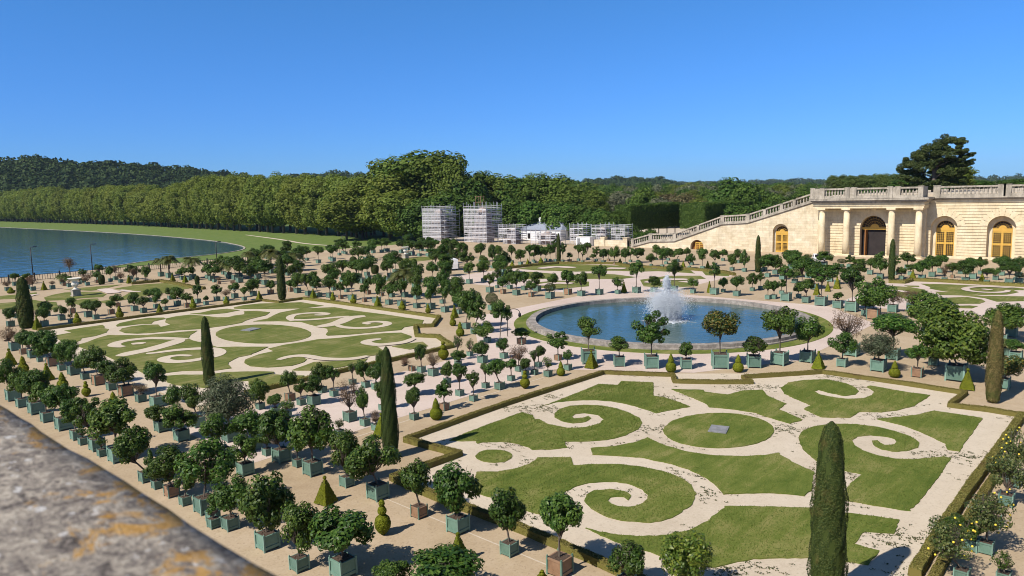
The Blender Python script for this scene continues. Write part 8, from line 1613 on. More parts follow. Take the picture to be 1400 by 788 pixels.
# fruit for the lemon trees (unit crown space)
fr_ = MB(); fr_.sphere((0,0,0), .036, 8); FRUIT = fr_.mesh('fruit', M['yellow_fruit'])
def twig_mesh(seed, n=60, mat='bark', depth=1.0):
    r = random.Random(seed); mb = MB()
    for k in range(n):
        a = r.uniform(0,6.28); e = r.uniform(.1,1.4)
        d = Vector((math.cos(a)*math.cos(e), math.sin(a)*math.cos(e), math.sin(e)))
        b = Vector((0,0,-.95)); m_ = b+(d*Vector((.45,.45,.75)).length*.5)+Vector((0,0,.35))
        tip = d*r.uniform(.7,1.0)
        mb.tube(b, m_, .028, .018, 5, caps=False); mb.tube(m_, tip, .018, .006, 4, caps=False)
        for q in range(3):
            u = m_.lerp(tip, r.uniform(.2,.9)); mb.tube(u, u+Vector((r.gauss(0,.18),r.gauss(0,.18),r.gauss(.08,.14))), .009, .004, 3, caps=False)
    return mb.mesh('branches', M[mat])
TWIGS = [twig_mesh(3, 26), twig_mesh(4, 26)]
def trunk_mesh(seed):
    r = random.Random(seed); mb = MB()
    pts = [Vector((0,0,-.05))]
    for k in range(1,6): pts.append(Vector((r.gauss(0,.25)*(1 if k < 5 else 0), r.gauss(0,.25)*(1 if k < 5 else 0), k/5)))
    rad = [.75,.58,.52,.5,.47,.42]
    for i in range(5): mb.tube(pts[i], pts[i+1], rad[i], rad[i+1], 8)
    for k in range(4):
        a = r.uniform(0,6.28); mb.tube((0,0,.86+.03*k), (4.5*math.cos(a),4.5*math.sin(a),1.25+.08*k), .34, .14, 6)
    return mb.mesh('trunk', M['bark'])
TRUNKS = [trunk_mesh(s) for s in range(4)]
pt_ = MB()
for q in range(6): pt_.tube((0,0,q/6-.02),(0,0,(q+1)/6),.62+.1*(q == 0),.85,9)
PALMTRUNK = pt_.mesh('trunk', M['bark'])

def tub_meshes(mat, key):
    # unit tub: 1 x 1 x 1, standing on four feet
    b = MB()
    b.box(-.44,.44,-.44,.44,.10,.90)
    for s in (-1,1):
        b.box(s*.46-.02,s*.46+.02,-.43,.43,.80,.90); b.box(-.43,.43,s*.46-.02,s*.46+.02,.80,.90)
        b.box(s*.46-.02,s*.46+.02,-.43,.43,.10,.27); b.box(-.43,.43,s*.46-.02,s*.46+.02,.10,.27)
    body = b.mesh('tub', [M[mat], M['tubrail']])
    p = MB()
    p.box(-.045,.045,-.045,.045,0,.965); p.lathe([(.02,.965),(.035,.985),(.04,1.01),(.03,1.035),(.005,1.05)], 8)
    post = p.mesh('corner_post', M['tubrail' if mat == 'tub' else 'tub'])
    f = MB(); f.v = list(b.v); f.f = list(b.f); f.mi = list(b.mi); f.sm = list(b.sm)
    for x in (-1,1):
        for y in (-1,1):
            n0 = len(f.v); f.v += [(v[0]+x*.45, v[1]+y*.45, v[2]) for v in p.v]; f.f += [tuple(n0+i for i in q) for q in p.f]; f.mi += [1]*len(p.f); f.sm += p.sm
    full = f.mesh('tub', [M[mat], M['tubrail']])
    return body, post, full
TUBS = [tub_meshes('tub','g'), tub_meshes('wood','w')]
sm_ = MB(); sm_.box(-.40,.40,-.40,.40,.84,.905); 
for k in range(14): sm_.sphere((rng.uniform(-.33,.33),rng.uniform(-.33,.33),.90), rng.uniform(.02,.05), 6)
SOIL = sm_.mesh('soil', M['soil'])

CAT = {'o':('potted_tree','potted tree'),'dome':('potted_bush','potted bush'),'brown':('potted_shrub','potted shrub'),'dead':('potted_tree','potted tree'),'olive':('potted_tree','potted tree'),'lemon':('potted_tree','potted tree'),
 'palm':('potted_palm','potted palm'),'yellow':('potted_tree','potted tree'),'lime':('potted_tree','potted tree'),'mag':('potted_tree','potted tree'),'sap':('potted_plant','potted plant'),'thin':('potted_sapling','potted sapling')}
GRP = {'o':'citrus trees in tubs around the garden','brown':'dry shrubs in tubs','lemon':'lemon trees in tubs','palm':'palms in tubs','thin':'saplings in tubs','sap':'low plants in tubs','dome':'clipped domes in tubs','dead':'bare trees in tubs','olive':'olive trees in tubs','yellow':'yellow-flecked trees in tubs'}

def clipped(kind, seed, dry=False):
    """topiary in unit space: height 1, half width .5 -> built at real size by the caller"""
    return None

def surf_leaves(P_, N_, leaf, r, jit=.4):
    nn = unit(N_+r.normal(0,jit*.7,N_.shape))
    s = r.uniform(.7,1.3,len(P_))*leaf
    return leaf_quads(P_+nn*leaf*.1, nn, s, s*.6)

def topiary_mesh(kind, s, h, mat, seed, near, x_near=False):
    r = np.random.default_rng(seed)
    R_ = s*.5
    if kind == 'pyr':
        base = .06; n = int(2400 if near else 700)
        H = h*.90
        u = 1-np.sqrt(r.random(n)); k = r.integers(0,4,n); t = r.uniform(-1,1,n)
        half = R_*(1-u)*1.0+.03
        x = np.where(k==0,half,np.where(k==1,-half,t*half)); y = np.where(k==2,half,np.where(k==3,-half,t*half))
        P_ = np.c_[x,y,base+u*H]
        sl = R_/H
        N_ = unit(np.c_[np.where(k==0,1,np.where(k==1,-1,0)), np.where(k==2,1,np.where(k==3,-1,0)), np.full(n,sl)])
        m = n//12; d = unit(r.normal(size=(m,3))); rb = max(.06,s*.10)
        P_ = np.vstack([P_, d*rb+np.array([0,0,base+H+rb*.5])]); N_ = np.vstack([N_, d])
        mb = MB(); mb.add([(-R_,-R_,base),(R_,-R_,base),(R_,R_,base),(-R_,R_,base),(0,0,base+H)], [(0,1,4),(1,2,4),(2,3,4),(3,0,4),(3,2,1,0)]); mb.sphere((0,0,base+H+rb*.5), rb*.92, 10)
        mb.tube((0,0,0),(0,0,base+.02),.04,n=6)
    else:
        if kind == 'ball2': prof = [(.1,.02),(.30,.04),(.46,.15),(.5,.28),(.44,.42),(.27,.53),(.20,.56),(.27,.585),(.25,.68),(.15,.85),(.03,1.0)]
        elif kind == 'ball3': prof = [(.06,.0),(.30,.10),(.46,.22),(.5,.34),(.42,.48),(.2,.57),(.14,.585),(.25,.64),(.27,.70),(.2,.78),(.11,.82),(.15,.85),(.19,.91),(.13,.97),(.02,1.0)]
        elif kind == 'cyl': prof = [(.30,.02),(.40,.08),(.46,.3),(.5,.6),(.46,.82),(.3,.95),(.04,1.0)]
        else: prof = [(.30,.01),(.40,.03),(.46,.10),(.5,.22),(.49,.40),(.44,.60),(.37,.78),(.28,.91),(.16,.975),(.03,1.0)]
        prof = [(a*s, b*h) for a, b in prof]
        seg = [(math.hypot(p1[0]-p0[0],p1[1]-p0[1])*(p0[0]+p1[0])) for p0, p1 in zip(prof, prof[1:])]
        area = math.pi*sum(seg)
        cyp = kind.startswith('cyp')
        leaf = (.06 if near else .15) if not cyp else ((.055 if kind == 'cypnear' or x_near else .085) if near else .15)
        n = int(min(24000, area/(leaf*leaf*.3)*1.5))
        k = r.choice(len(seg), n, p=np.array(seg)/sum(seg)); u = r.random(n); a = r.uniform(0,2*np.pi,n)
        p0 = np.array(prof)[k]; p1 = np.array(prof)[k+1]
        q = p0+(p1-p0)*u[:,None]; d = p1-p0; nn = unit(np.c_[d[:,1],-d[:,0]])
        bumpy = 1+.06*np.sin(a*4+q[:,1]*3.1+seed)+.045*np.sin(a*9-q[:,1]*6+2*seed)+.05*np.sin(q[:,1]*2.3+seed*1.7)+r.normal(0,.014,n) if cyp else 1
        P_ = np.c_[q[:,0]*np.cos(a)*bumpy, q[:,0]*np.sin(a)*bumpy, q[:,1]]; N_ = np.c_[nn[:,0]*np.cos(a), nn[:,0]*np.sin(a), nn[:,1]]
        mb = MB(); mb.lathe([(max(.005,a_*(.93 if cyp else .95)),b_) for a_, b_ in prof], 20)
        if cyp: N_ = unit(N_+np.array([0,0,.3]))
        v, f = surf_leaves(P_, N_, leaf, r, .45)
        return mb, v, f
    v, f = surf_leaves(P_, N_, .07 if near else .14, r)
    return mb, v, f

TOPCAT = {'pyr':('topiary_pyramid','topiary','clipped box pyramids'),'ball2':('topiary_bush','topiary','clipped two-tier box bushes'),'ball3':('topiary_bush','topiary','clipped three-ball box bushes'),'cyl':('topiary_column','topiary','clipped dark column bushes'),'cyp':('cypress','cypress','tall clipped cypresses'),'cypnear':('cypress','cypress','tall clipped cypresses')}
def place_tub(s, x, y, rot, wood, near, root, ht):
    body, post, full = TUBS[1 if wood else 0]
    tb = link('tub', body if near else full, root); tb.scale = (s,s,ht)
    if near:
        for cx in (-.45,.45):
            for cy in (-.45,.45):
                c = link('corner_post', post, tb); c.location = (cx,cy,0)
    so_ = link('soil', SOIL, root); so_.scale = (s,s,ht)
    return tb

cnt = {}
TOPM = {}
for row in PLANTS:
    k = row[0]; x, y, s = row[1:4]; label = row[-1]
    dist = math.hypot(x,y)
    if k in TOPCAT:
        h, dry = row[4], row[5]
        near = dist < 62
        mat = 'cypress_dry' if dry else ('cypress' if k in ('cyp','cypnear','cyl') else 'box')
        nm, cat, grp = TOPCAT[k]
        mb, v, f = topiary_mesh(k, s, h, mat, int(x*97+y*31), near, dist < 40)
        core = mb.build(nm, M[mat]); core.location = (x,y,0); core.rotation_euler = (0,0,rng.uniform(0,.3) if k == 'pyr' else 0)
        link('foliage', mesh_np('foliage', v, f, M[mat]), core)
        tag(core, label, cat, grp)
        continue
    h0, h1, r, ox, oy, rot, wood = row[4:11]
    ht = s*1.0
    near = s/dist*730 > 9
    nm, cat = CAT[k]
    root = empty(nm, (x,y,0), rot); tag(root, label, cat, GRP.get(k))
    cnt[k] = cnt.get(k,0)+1
    place_tub(s, x, y, rot, wood, near, root, ht)
    if rot: ox, oy = (ox*math.cos(-rot)-oy*math.sin(-rot), ox*math.sin(-rot)+oy*math.cos(-rot))
    rz = max(.2,(h1-h0)/2); zc = (h0+h1)/2
    var = CROWN[k]; me = var[(cnt[k]*5+int(x*13))%len(var)]
    if k == 'palm':
        r *= 1.15; zb = max(ht+.4, h1-.62*r)
        cr = link('crown', me, root); cr.location = (ox,oy,zb); cr.scale = (r,r,r); cr.rotation_euler = (0,0,rng.uniform(0,6))
        top = Vector((ox,oy,zb+.05)); rad = .16
    else:
        cr = link('crown', me, root); cr.location = (ox,oy,zc); cr.rotation_euler = (rng.uniform(-.18,.18),rng.uniform(-.18,.18),rng.uniform(0,6.28)); q_ = 1.20 if x < 24 else 1.10; cr.scale = (r*q_*rng.uniform(.93,1.07),r*q_*rng.uniform(.93,1.07),rz*q_)
        top = Vector((ox,oy,h0+.25*rz)); rad = .045+.02*r
        if k in ('dead','brown','thin','lemon','olive') or (k == 'o' and near):
            tw = link('branches', TWIGS[cnt[k]%2], root); tw.location = (ox,oy,zc); tw.scale = (r*.95,r*.95,rz*.95)
        if k == 'lemon':
            for q in range(13):
                d_ = Vector((rng.gauss(0,1),rng.gauss(0,1),rng.gauss(.2,1))).normalized()*rng.uniform(.8,1.08)
                fr = link('fruit', FRUIT, cr); fr.location = d_; fr.scale = (1/r,1/r,1/rz)
    b0 = Vector((0,0,ht*.88)); d = top-b0
    if d.length > .05:
        tk = link('trunk', PALMTRUNK if k == 'palm' else TRUNKS[(cnt[k])%4], root)
        tk.location = b0; tk.rotation_mode = 'QUATERNION'; tk.rotation_quaternion = d.to_track_quat('Z','Y'); tk.scale = (rad,rad,d.length)

# ------------------------------------------------------------------ far trees
TALL = {}
def crown_tall(seed, n=9500, clumps=95, leaf=.105, asp=1.7):
    # a full tree crown, 2 wide and 2*asp tall, made of round leaf clumps
    r = np.random.default_rng(seed)
    d = unit(r.normal(size=(clumps,3))); A = np.array([1,1,asp])
    c = d*A*r.uniform(.55,.86,(clumps,1)); c[:,:2] *= (1-.10*(c[:,2:]/asp))
    c = np.vstack([c, r.normal(0,.3,(14,3))*A])
    rad = r.uniform(.20,.36,len(c)); w = rad**2
    k = r.choice(len(c), n, p=w/w.sum()); dd = unit(r.normal(size=(n,3)))
    p = c[k]+dd*rad[k][:,None]*r.uniform(.6,1.06,(n,1))**.7
    nn = unit(dd*.9+unit(p/A)*.4+np.array([0,0,.35])+r.normal(0,.4,p.shape))
    sz = r.uniform(.65,1.3,n)*leaf
    return leaf_quads(p, nn, sz, sz*.8)
TALLSH = [crown_tall(s) for s in (81,82,83,84,85)]
WIDESH = [crown_tall(s, 8000, 70, .11, 1.05) for s in (91,92,93)]
for kind, mat in (('plane','plane'),('light','light'),('big','big'),('dark','dark'),('pale','pale'),('red','red'),('alley','alley'),('bushy','dark')):
    TALL[kind] = [mesh_np('crown', v, f, M[mat]) for v, f in (TALLSH if kind in ('plane','light','big','alley') else WIDESH)]
TALL['sparse'] = [mesh_np('crown', *crown_unit(90, 1100, 30, .07, aspect=.5, cr=(.15,.25)), M['pale'])]
ASP = {'plane':1.66,'light':1.66,'big':1.60,'alley':1.66,'sparse':1.05}
def tall_trunk(seed):
    r = random.Random(seed); mb = MB()
    mb.tube((0,0,-.02),(0,0,.5),.026,.020,8); mb.tube((0,0,.5),(.02,.01,.80),.020,.005,6)
    for k in range(7):
        a = r.uniform(0,6.28); z = r.uniform(.28,.7); l = r.uniform(.16,.3)
        mb.tube((0,0,z),(l*math.cos(a),l*math.sin(a),z+l*.8),.010,.003,5)
    return mb.mesh('trunk', M['bark'])
TT = [tall_trunk(1), tall_trunk(2)]
TLAB = {'plane':('plane_tree','tree','plane trees lining the lake meadow'),'light':('tree','tree','pale green trees beyond the garden'),'big':('tree','tree','tall trees behind the scaffolds'),'dark':('tree','tree','dark green trees beyond the garden'),'pale':('tree','tree','greyish trees in the far park'),'red':('tree','tree','russet trees in the far park'),'alley':('tree','tree','clipped trees behind the terrace'),'bushy':('bush','bush','bushes by the scaffolds'),'sparse':('sapling','tree','thin young trees behind the terrace')}
DESC = {'plane':'yellow-green plane tree','light':'fresh light green tree','big':'tall full green tree','dark':'dark green rounded tree','pale':'greyish pale tree','red':'russet-brown tree','alley':'clipped green tree','bushy':'dark low bush','sparse':'thin sparse young tree'}
def where(kind, row, x, y):
    if row == 0: return "in the front row along the lake meadow"
    if row == 1: return "in the second row along the lake meadow"
    if row == 4: return 'behind the gallery terrace'
    if row == 3: return 'in the far park behind the stairway'
    if y > 190: return 'left of the scaffold towers'
    if y > 120: return 'behind the scaffolds'
    return 'between the scaffolds and the stairway' if kind == 'bushy' else 'behind the stairway wall'
ORD = ['first','second','third','fourth','fifth','sixth','seventh','eighth','ninth','tenth','eleventh','twelfth','thirteenth','fourteenth','fifteenth','sixteenth','seventeenth','eighteenth','nineteenth','twentieth']
def ordn(i):
    if i < 20: return ORD[i]
    n = i+1
    return f"{n}{'th' if 10 <= n%100 <= 20 else {1:'st',2:'nd',3:'rd'}.get(n%10,'th')}"
gro = {}
for t in TREES: gro.setdefault((t[5], where(t[5], t[6], t[0], t[1])), []).append(t)
for (kind, wh), lst in gro.items():
    lst.sort(key=lambda t: -t[1]/t[0])
    nm, cat, grp = TLAB[kind]
    for i, (x, y, z0, h, r, _, rowi) in enumerate(lst):
        root = empty(nm, (x,y,z0)); 
        tag(root, (f"{DESC[kind]}, {ordn(i)} from left {wh}" if len(lst) > 1 else f"{DESC[kind]} standing alone {wh}"), cat, grp)
        bot = .06 if kind in ('plane','light','big') else (.03 if kind in ('bushy','dark','red','pale','alley') else .2)
        cr = link('crown', TALL[kind][(i*3+int(x))%len(TALL[kind])], root)
        cr.location = (0,0,h*(1+bot)/2); cr.scale = (r*1.12,r*1.12,h*(1-bot)/2/ASP.get(kind,1.08)); cr.rotation_euler = (0,0,rng.uniform(0,6.28))
        tk = link('trunk', TT[i%2], root); tk.scale = (h*.9,h*.9,h)

# clipped hornbeam blocks left of the stairway
def hedge_block(x0, x1, y0, y1, z0, z1, label):
    mb = MB(); mb.box(x0+.3,x1-.3,y0+.3,y1-.3,z0+1.6,z1-.3)
    o = mb.build('clipped_hedge', M['hornbeam']); tag(o, label, 'hedge', 'clipped hornbeam blocks')
    P_, N_ = [], []
    for ax, cst, sgn in (('x',x0,-1),('y',y0,-1),('y',y1,1),('z',z1,1)):
        dims = {'x':((y0,y1),(z0+1.4,z1)),'y':((x0,x1),(z0+1.4,z1)),'z':((x0,x1),(y0,y1))}[ax]
        ar = (dims[0][1]-dims[0][0])*(dims[1][1]-dims[1][0]); n = int(ar*26)
        a = nrg.uniform(*dims[0],n); b = nrg.uniform(*dims[1],n); c = np.full(n,cst)+nrg.normal(0,.16,n)
        P_.append({'x':np.c_[c,a,b],'y':np.c_[a,c,b],'z':np.c_[a,b,c]}[ax])
        v = np.zeros((n,3)); v[:,'xyz'.index(ax)] = sgn; N_.append(v)
    P_ = np.concatenate(P_); N_ = unit(np.concatenate(N_)+nrg.normal(0,.5,(len(P_),3)))
    v, f = leaf_quads(P_, N_, nrg.uniform(.3,.6,len(P_)), .26)
    link('foliage', mesh_np('foliage', v, f, M['hornbeam']), o)
    for k in range(6):
        mb = MB(); xx = x0+(x1-x0)*(k+.5)/6; mb.tube((xx,y0+1,z0-1),(xx,y0+1,z0+1.7),.14,n=6); mb.build('trunk', M['bark'], o)
hedge_block(175, 204, 112.4, 117.6, .9, 9.35, 'clipped box-shaped tree block with a dark right side, left one')
hedge_block(190, 222, 97.5, 105.3, .9, 9.25, 'clipped box-shaped tree block just behind the stairway, right one')

# the big pine behind the gallery
pt = empty('pine_tree', (176,37.6,11.6)); tag(pt, 'huge dark spreading pine rising above the gallery balustrade', 'tree')
PV, PF, nb = [], [], 0
r_ = np.random.default_rng(77)
lob = [(-5.6,1.0,5.2,2.2,.75),(-4.2,-1.0,7.0,2.4,.8),(-2.4,1.2,8.6,2.7,.95),(-.4,-.5,10.3,2.6,.9),(1.6,.5,10.9,2.6,.85),(3.6,0,10.9,2.2,.65),(4.6,-.8,9.2,1.9,.6),(4.9,.6,6.3,2.0,.7),(5.3,0,7.4,1.6,.6),(3.6,1.2,7.9,2.2,.75),(1.2,-1.5,8.4,2.7,.95),(-1.6,-1.6,6.4,2.8,.95),(.8,1.6,6.3,2.5,.9),(-3.6,1.0,4.2,2.3,.8),(3.0,-1.4,5.0,2.2,.8),(-4.6,-.6,2.9,2.0,.7),(-2.6,-.8,2.2,2.4,.7),(.2,1.2,3.4,2.3,.8),(4.2,.5,3.2,1.9,.7),(2.4,-1.0,2.0,2.0,.7),(-5.8,.4,.9,1.9,.6)]
for a, b, c, R_, fl in lob:
    # a along -Y (screen right), b along X
    for q in range(13):
        cc = np.array([b+r_.normal(0,.9), -a+r_.normal(0,R_*.50), c+r_.normal(0,.65)])
        n = 330
        d = unit(r_.normal(size=(n,3))); p = cc*np.array([1,1,.94])+d*np.array([R_*.36,R_*.36,R_*.26*fl])*r_.uniform(.7,1.3)*r_.uniform(.6,1.0,(n,1))
        v, f = leaf_quads(p, unit(d*.5+np.array([0,0,.8])+r_.normal(0,.4,d.shape)), r_.uniform(.25,.55,n), .15)
        PV.append(v); PF.append(f+nb); nb += len(v)
link('crown', mesh_np('crown', np.concatenate(PV), np.concatenate(PF), M['pine']), pt)
mb = MB(); mb.tube((0,0,-.5),(0,.1,5),.55,.42,10); mb.tube((0,.1,5),(.2,-.6,10),.42,.12,8)
for a, b, c, R_, fl in lob: mb.tube((0,0,max(1.0,c-2.2)),(b*.8,-a*.9,c-.1),.16,.05,6)
mb.build('trunk', M['bark'], pt)

# ------------------------------------------------------------------ wooded hills far away
CAMP = Vector((0,0,EYE))
def ray(px, py):
    return (FWD*999.24 + R2*(px-700) - U2*(py-394)).normalized()
def ridge(name, crest, dist, label, mat, blob, nblob, leafs, seed, z_foot=-4, fdist=.72):
    """a hillside sheet up to a surveyed crest line, carpeted with tree crowns"""
    r = np.random.default_rng(seed)
    top, foot = [], []
    for px, py in crest:
        d = ray(px,py); h = Vector((d.x,d.y,0)).normalized()
        k = dist/math.hypot(d.x,d.y)
        top.append((d.x*k, d.y*k, EYE+d.z*k-blob*.8)); foot.append((h.x*dist*fdist, h.y*dist*fdist, z_foot))
    n = len(top); mb = MB(); back = [(t[0]*1.25,t[1]*1.25,-6) for t in top]
    mb.add(foot+top+back, [(i,i+1,n+i+1,n+i) for i in range(n-1)]+[(n+i,n+i+1,2*n+i+1,2*n+i) for i in range(n-1)], 0, True)
    o = mb.build(name+'_hill', mat); o["kind"] = 'structure'
    T_, F_ = np.array(top), np.array(foot)
    u = r.random(nblob)*(n-1); i = np.minimum(u.astype(int), n-2); w_ = (u-i)[:,None]
    s = (r.random(nblob)**.6)[:,None]
    c = (F_[i]*(1-w_)+F_[i+1]*w_)*(1-s)+(T_[i]*(1-w_)+T_[i+1]*w_)*s
    c[:,2] += r.uniform(-.2,.5,nblob)*blob
    rad = blob*r.uniform(.6,1.25,nblob)
    d = unit(r.normal(size=(nblob*leafs,3))); d[:,2] = np.abs(d[:,2])*1.0-.15*r.random(len(d))
    p = np.repeat(c,leafs,0)+d*np.repeat(rad,leafs)[:,None]*np.array([1,1,.9])*r.uniform(.75,1.05,(len(d),1))
    v, f = leaf_quads(p, unit(d+r.normal(0,.4,d.shape)), np.repeat(rad,leafs)*.42, np.repeat(rad,leafs)*.32)
    fo_ = link(name+'_forest', mesh_np(name, v, f, mat)); tag(fo_, label, 'forest', kind='stuff')
ridge('left', [(-120,214),(-60,213),(0,217),(20,220),(35,216),(55,215),(75,219),(100,224),(125,222),(150,222),(200,226),(240,230),(262,232),(300,236),(345,242),(380,250)], 1250, 'dark wooded hillside behind the lake trees at left', M['forest'], 10, 1500, 70, 1, fdist=.80)
ridge('middle', [(380,240),(415,237),(450,235),(490,236),(540,244)], 1700, 'dark wooded ridge peeping over the plane trees', M['forest'], 9, 300, 60, 2)
ridge('right', [(780,256),(800,247),(820,244),(845,244),(870,243),(900,243),(915,247),(935,255),(950,262)], 1900, 'wooded rounded hill in the distance right of centre', M['forest'], 11, 520, 60, 3)
ridge('distant', [(860,262),(900,251),(930,250),(960,249),(1000,248),(1040,248),(1080,246),(1120,246),(1200,244),(1300,243),(1450,240)], 3600, 'long low bluish wooded hills on the right horizon', M['forest'], 18, 900, 50, 4)
ridge('park', [(800,262),(850,259),(900,258),(950,260),(1000,259),(1060,258),(1130,256),(1200,252)], 700, 'mixed park woodland stretching away behind the stairway', M['dark'], 6.5, 900, 60, 5, fdist=.6)
ridge('leftpark', [(490,250),(520,246),(620,246),(720,248),(800,252)], 560, 'dense woodland mass behind the plane trees', M['dark'], 7, 700, 60, 6, fdist=.75)

# ------------------------------------------------------------------ fence, lamps, urns, vehicles, person
fn = empty('iron_railing', (0,0,0)); tag(fn, 'dark iron railing along the garden edge beside the lake', 'railing')
fa, fb = Vector((24,152,0)), Vector((84,152,0))
mb = MB()
mb.tube(fa+Vector((0,0,1.15)), fb+Vector((0,0,1.15)), .04, n=5); mb.tube(fa+Vector((0,0,.2)), fb+Vector((0,0,.2)), .04, n=5)
k = 0
while k < 60:
    mb.box(24+k-.03,24+k+.03,151.97,152.03,.15,1.2); k += .42
mb.build('bars', M['black'], fn)
pm = MB(); pm.box(-.09,.09,-.09,.09,0,1.4); pm.sphere((0,0,1.45),.12,8); pmm = pm.mesh('post', M['black'])
for q in range(16):
    o = link('post', pmm, fn); o.location = (24+q*4,152,0)

def lamp(x, y, h, label):
    t = empty('street_lamp', (x,y,-1.2)); tag(t, label, 'lamp post', 'slim lamp posts by the lake')
    mb = MB(); mb.tube((0,0,0),(0,0,h),.11,.08,8); mb.tube((0,0,0),(0,0,.8),.16,.13,8); mb.build('pole', M['black'], t)
    mb = MB(); mb.tube((0,0,h),(.5,-.45,h+.10),.05,.05,6); mb.box(.25,.95,-.75,-.25,h+.06,h+.22); mb.build('lamp_head', M['black'], t)
lamp(44.5, 170, 6.4, 'thin dark lamp post at far left against the lake')
lamp(55.5, 170, 6.2, 'thin dark lamp post second from left against the lake')
lamp(80.5, 165, 5.2, 'thin dark lamp post beside the palms against the lake')
lamp(112, 160, 5.0, 'thin dark lamp post in front of the green meadow')
def round_tree(x, y, h, r, label):
    t = empty('bare_tree', (x,y,0)); tag(t, label, 'tree')
    c = link('crown', CROWN['brown'][0], t); c.location = (0,0,h-r); c.scale = (r,r,r)
    tk = link('trunk', TRUNKS[0], t); tk.scale = (.1,.1,h-1.2*r)
round_tree(47.5, 158, 3.6, 1.2, 'rounded greyish bare tree between the two left lamp posts')

def urn(x, y, s, label):
    t = empty('stone_urn', (x,y,0)); t.scale = (s,s,s); tag(t, label, 'urn', 'stone urns in the far lawns')
    mb = MB(); mb.box(-.62,.62,-.62,.62,0,.18); mb.box(-.5,.5,-.5,.5,.18,.85); mb.box(-.58,.58,-.58,.58,.85,.98); mb.build('pedestal', M['stone_grey'], t)
    mb = MB(); mb.lathe([(.40,.98),(.42,1.06),(.22,1.14),(.16,1.28),(.24,1.40),(.46,1.62),(.50,1.80),(.36,2.05),(.40,2.25),(.60,2.42),(.86,2.56),(.90,2.64),(.82,2.66),(.6,2.5),(.1,2.3)], 24); mb.build('vase', M['stone_white'], t)
    for s_ in (-1,1):
        mb = MB(); ps = [(0,s_*(.46+.20*math.sin(math.pi*k/6)),1.62+.42*k/6) for k in range(7)]
        for p, q in zip(ps, ps[1:]): mb.tube(p, q, .05, n=6)
        mb.build('handle', M['stone_white'], t)
urn(36.8, 120.6, 1.02, 'large white stone urn on a pedestal in the far left lawn')
urn(103.5, 124.5, .95, 'smaller pale stone urn in the distant lawn below the scaffolds')

def car(x, y, rz, label, van=False):
    t = empty('white_van' if van else 'white_car', (x,y,0), rz); tag(t, label, 'van' if van else 'car')
    if van: prof = [(-2.4,.35),(2.35,.35),(2.45,.9),(1.75,1.15),(1.2,1.95),(.9,2.05),(-2.35,2.05),(-2.42,1.2)]
    else: prof = [(-2.1,.32),(2.05,.32),(2.15,.6),(2.0,.82),(1.05,.95),(.4,1.40),(-.9,1.45),(-1.75,1.05),(-2.1,.95)]
    W_ = .88
    mb = MB(); mb.prism(prof, 'y', -W_, W_); body = mb.build('body', M['white'], t)
    bm = bmesh.new(); bm.from_mesh(body.data); bmesh.ops.remove_doubles(bm, verts=bm.verts, dist=.001); bmesh.ops.bevel(bm, geom=[e for e in bm.edges], offset=.06, segments=2, affect='EDGES', clamp_overlap=True) if False else None; bm.to_mesh(body.data); bm.free()
    g = MB()
    if van:
        g.add([(1.78,-.75,1.17),(1.78,.75,1.17),(1.27,.70,1.88),(1.27,-.70,1.88)], [(0,1,2,3)])
        for s_ in (-1,1): g.add([(.5,s_*(W_+.012),1.2),(1.45,s_*(W_+.012),1.2),(1.1,s_*(W_+.012),1.8),(.5,s_*(W_+.012),1.8)], [(0,1,2,3)])
    else:
        g.add([(1.0,-.74,1.0),(1.0,.74,1.0),(.46,.68,1.39),(.46,-.68,1.39)], [(0,1,2,3)])
        g.add([(-1.66,-.74,1.12),(-1.66,.74,1.12),(-.96,.68,1.44),(-.96,-.68,1.44)], [(0,1,2,3)])
        for s_ in (-1,1): g.add([(-1.4,s_*(W_+.012),1.0),(.85,s_*(W_+.012),1.0),(.35,s_*(W_+.012),1.34),(-.85,s_*(W_+.012),1.34)], [(0,1,2,3)])
    g.build('window', M['glass'], t)
    wh = MB(); wh.tube((0,-.1,0),(0,.1,0),.33,n=18); whm = wh.mesh('wheel', M['rubber'])
    hb = MB(); hb.tube((0,-.115,0),(0,.115,0),.19,n=14); hbm = hb.mesh('hub', M['metal'])
    for xx in (-1.35,1.35):
        for yy in (-.84,.84):
            w_ = link('wheel', whm, t); w_.location = (xx,yy,.33); link('hub', hbm, w_)
    for yy in (-.62,.62):
        l = MB(); l.box(2.06,2.17,yy-.18,yy+.18,.62,.78); l.build('headlight', M['metal'], t)
car(133.5, 46.3, math.radians(205), 'white car parked before the gallery doorway')
car(91.5, 97.5, math.radians(60), 'white van half hidden by palms and tubs behind the left lawn', van=True)

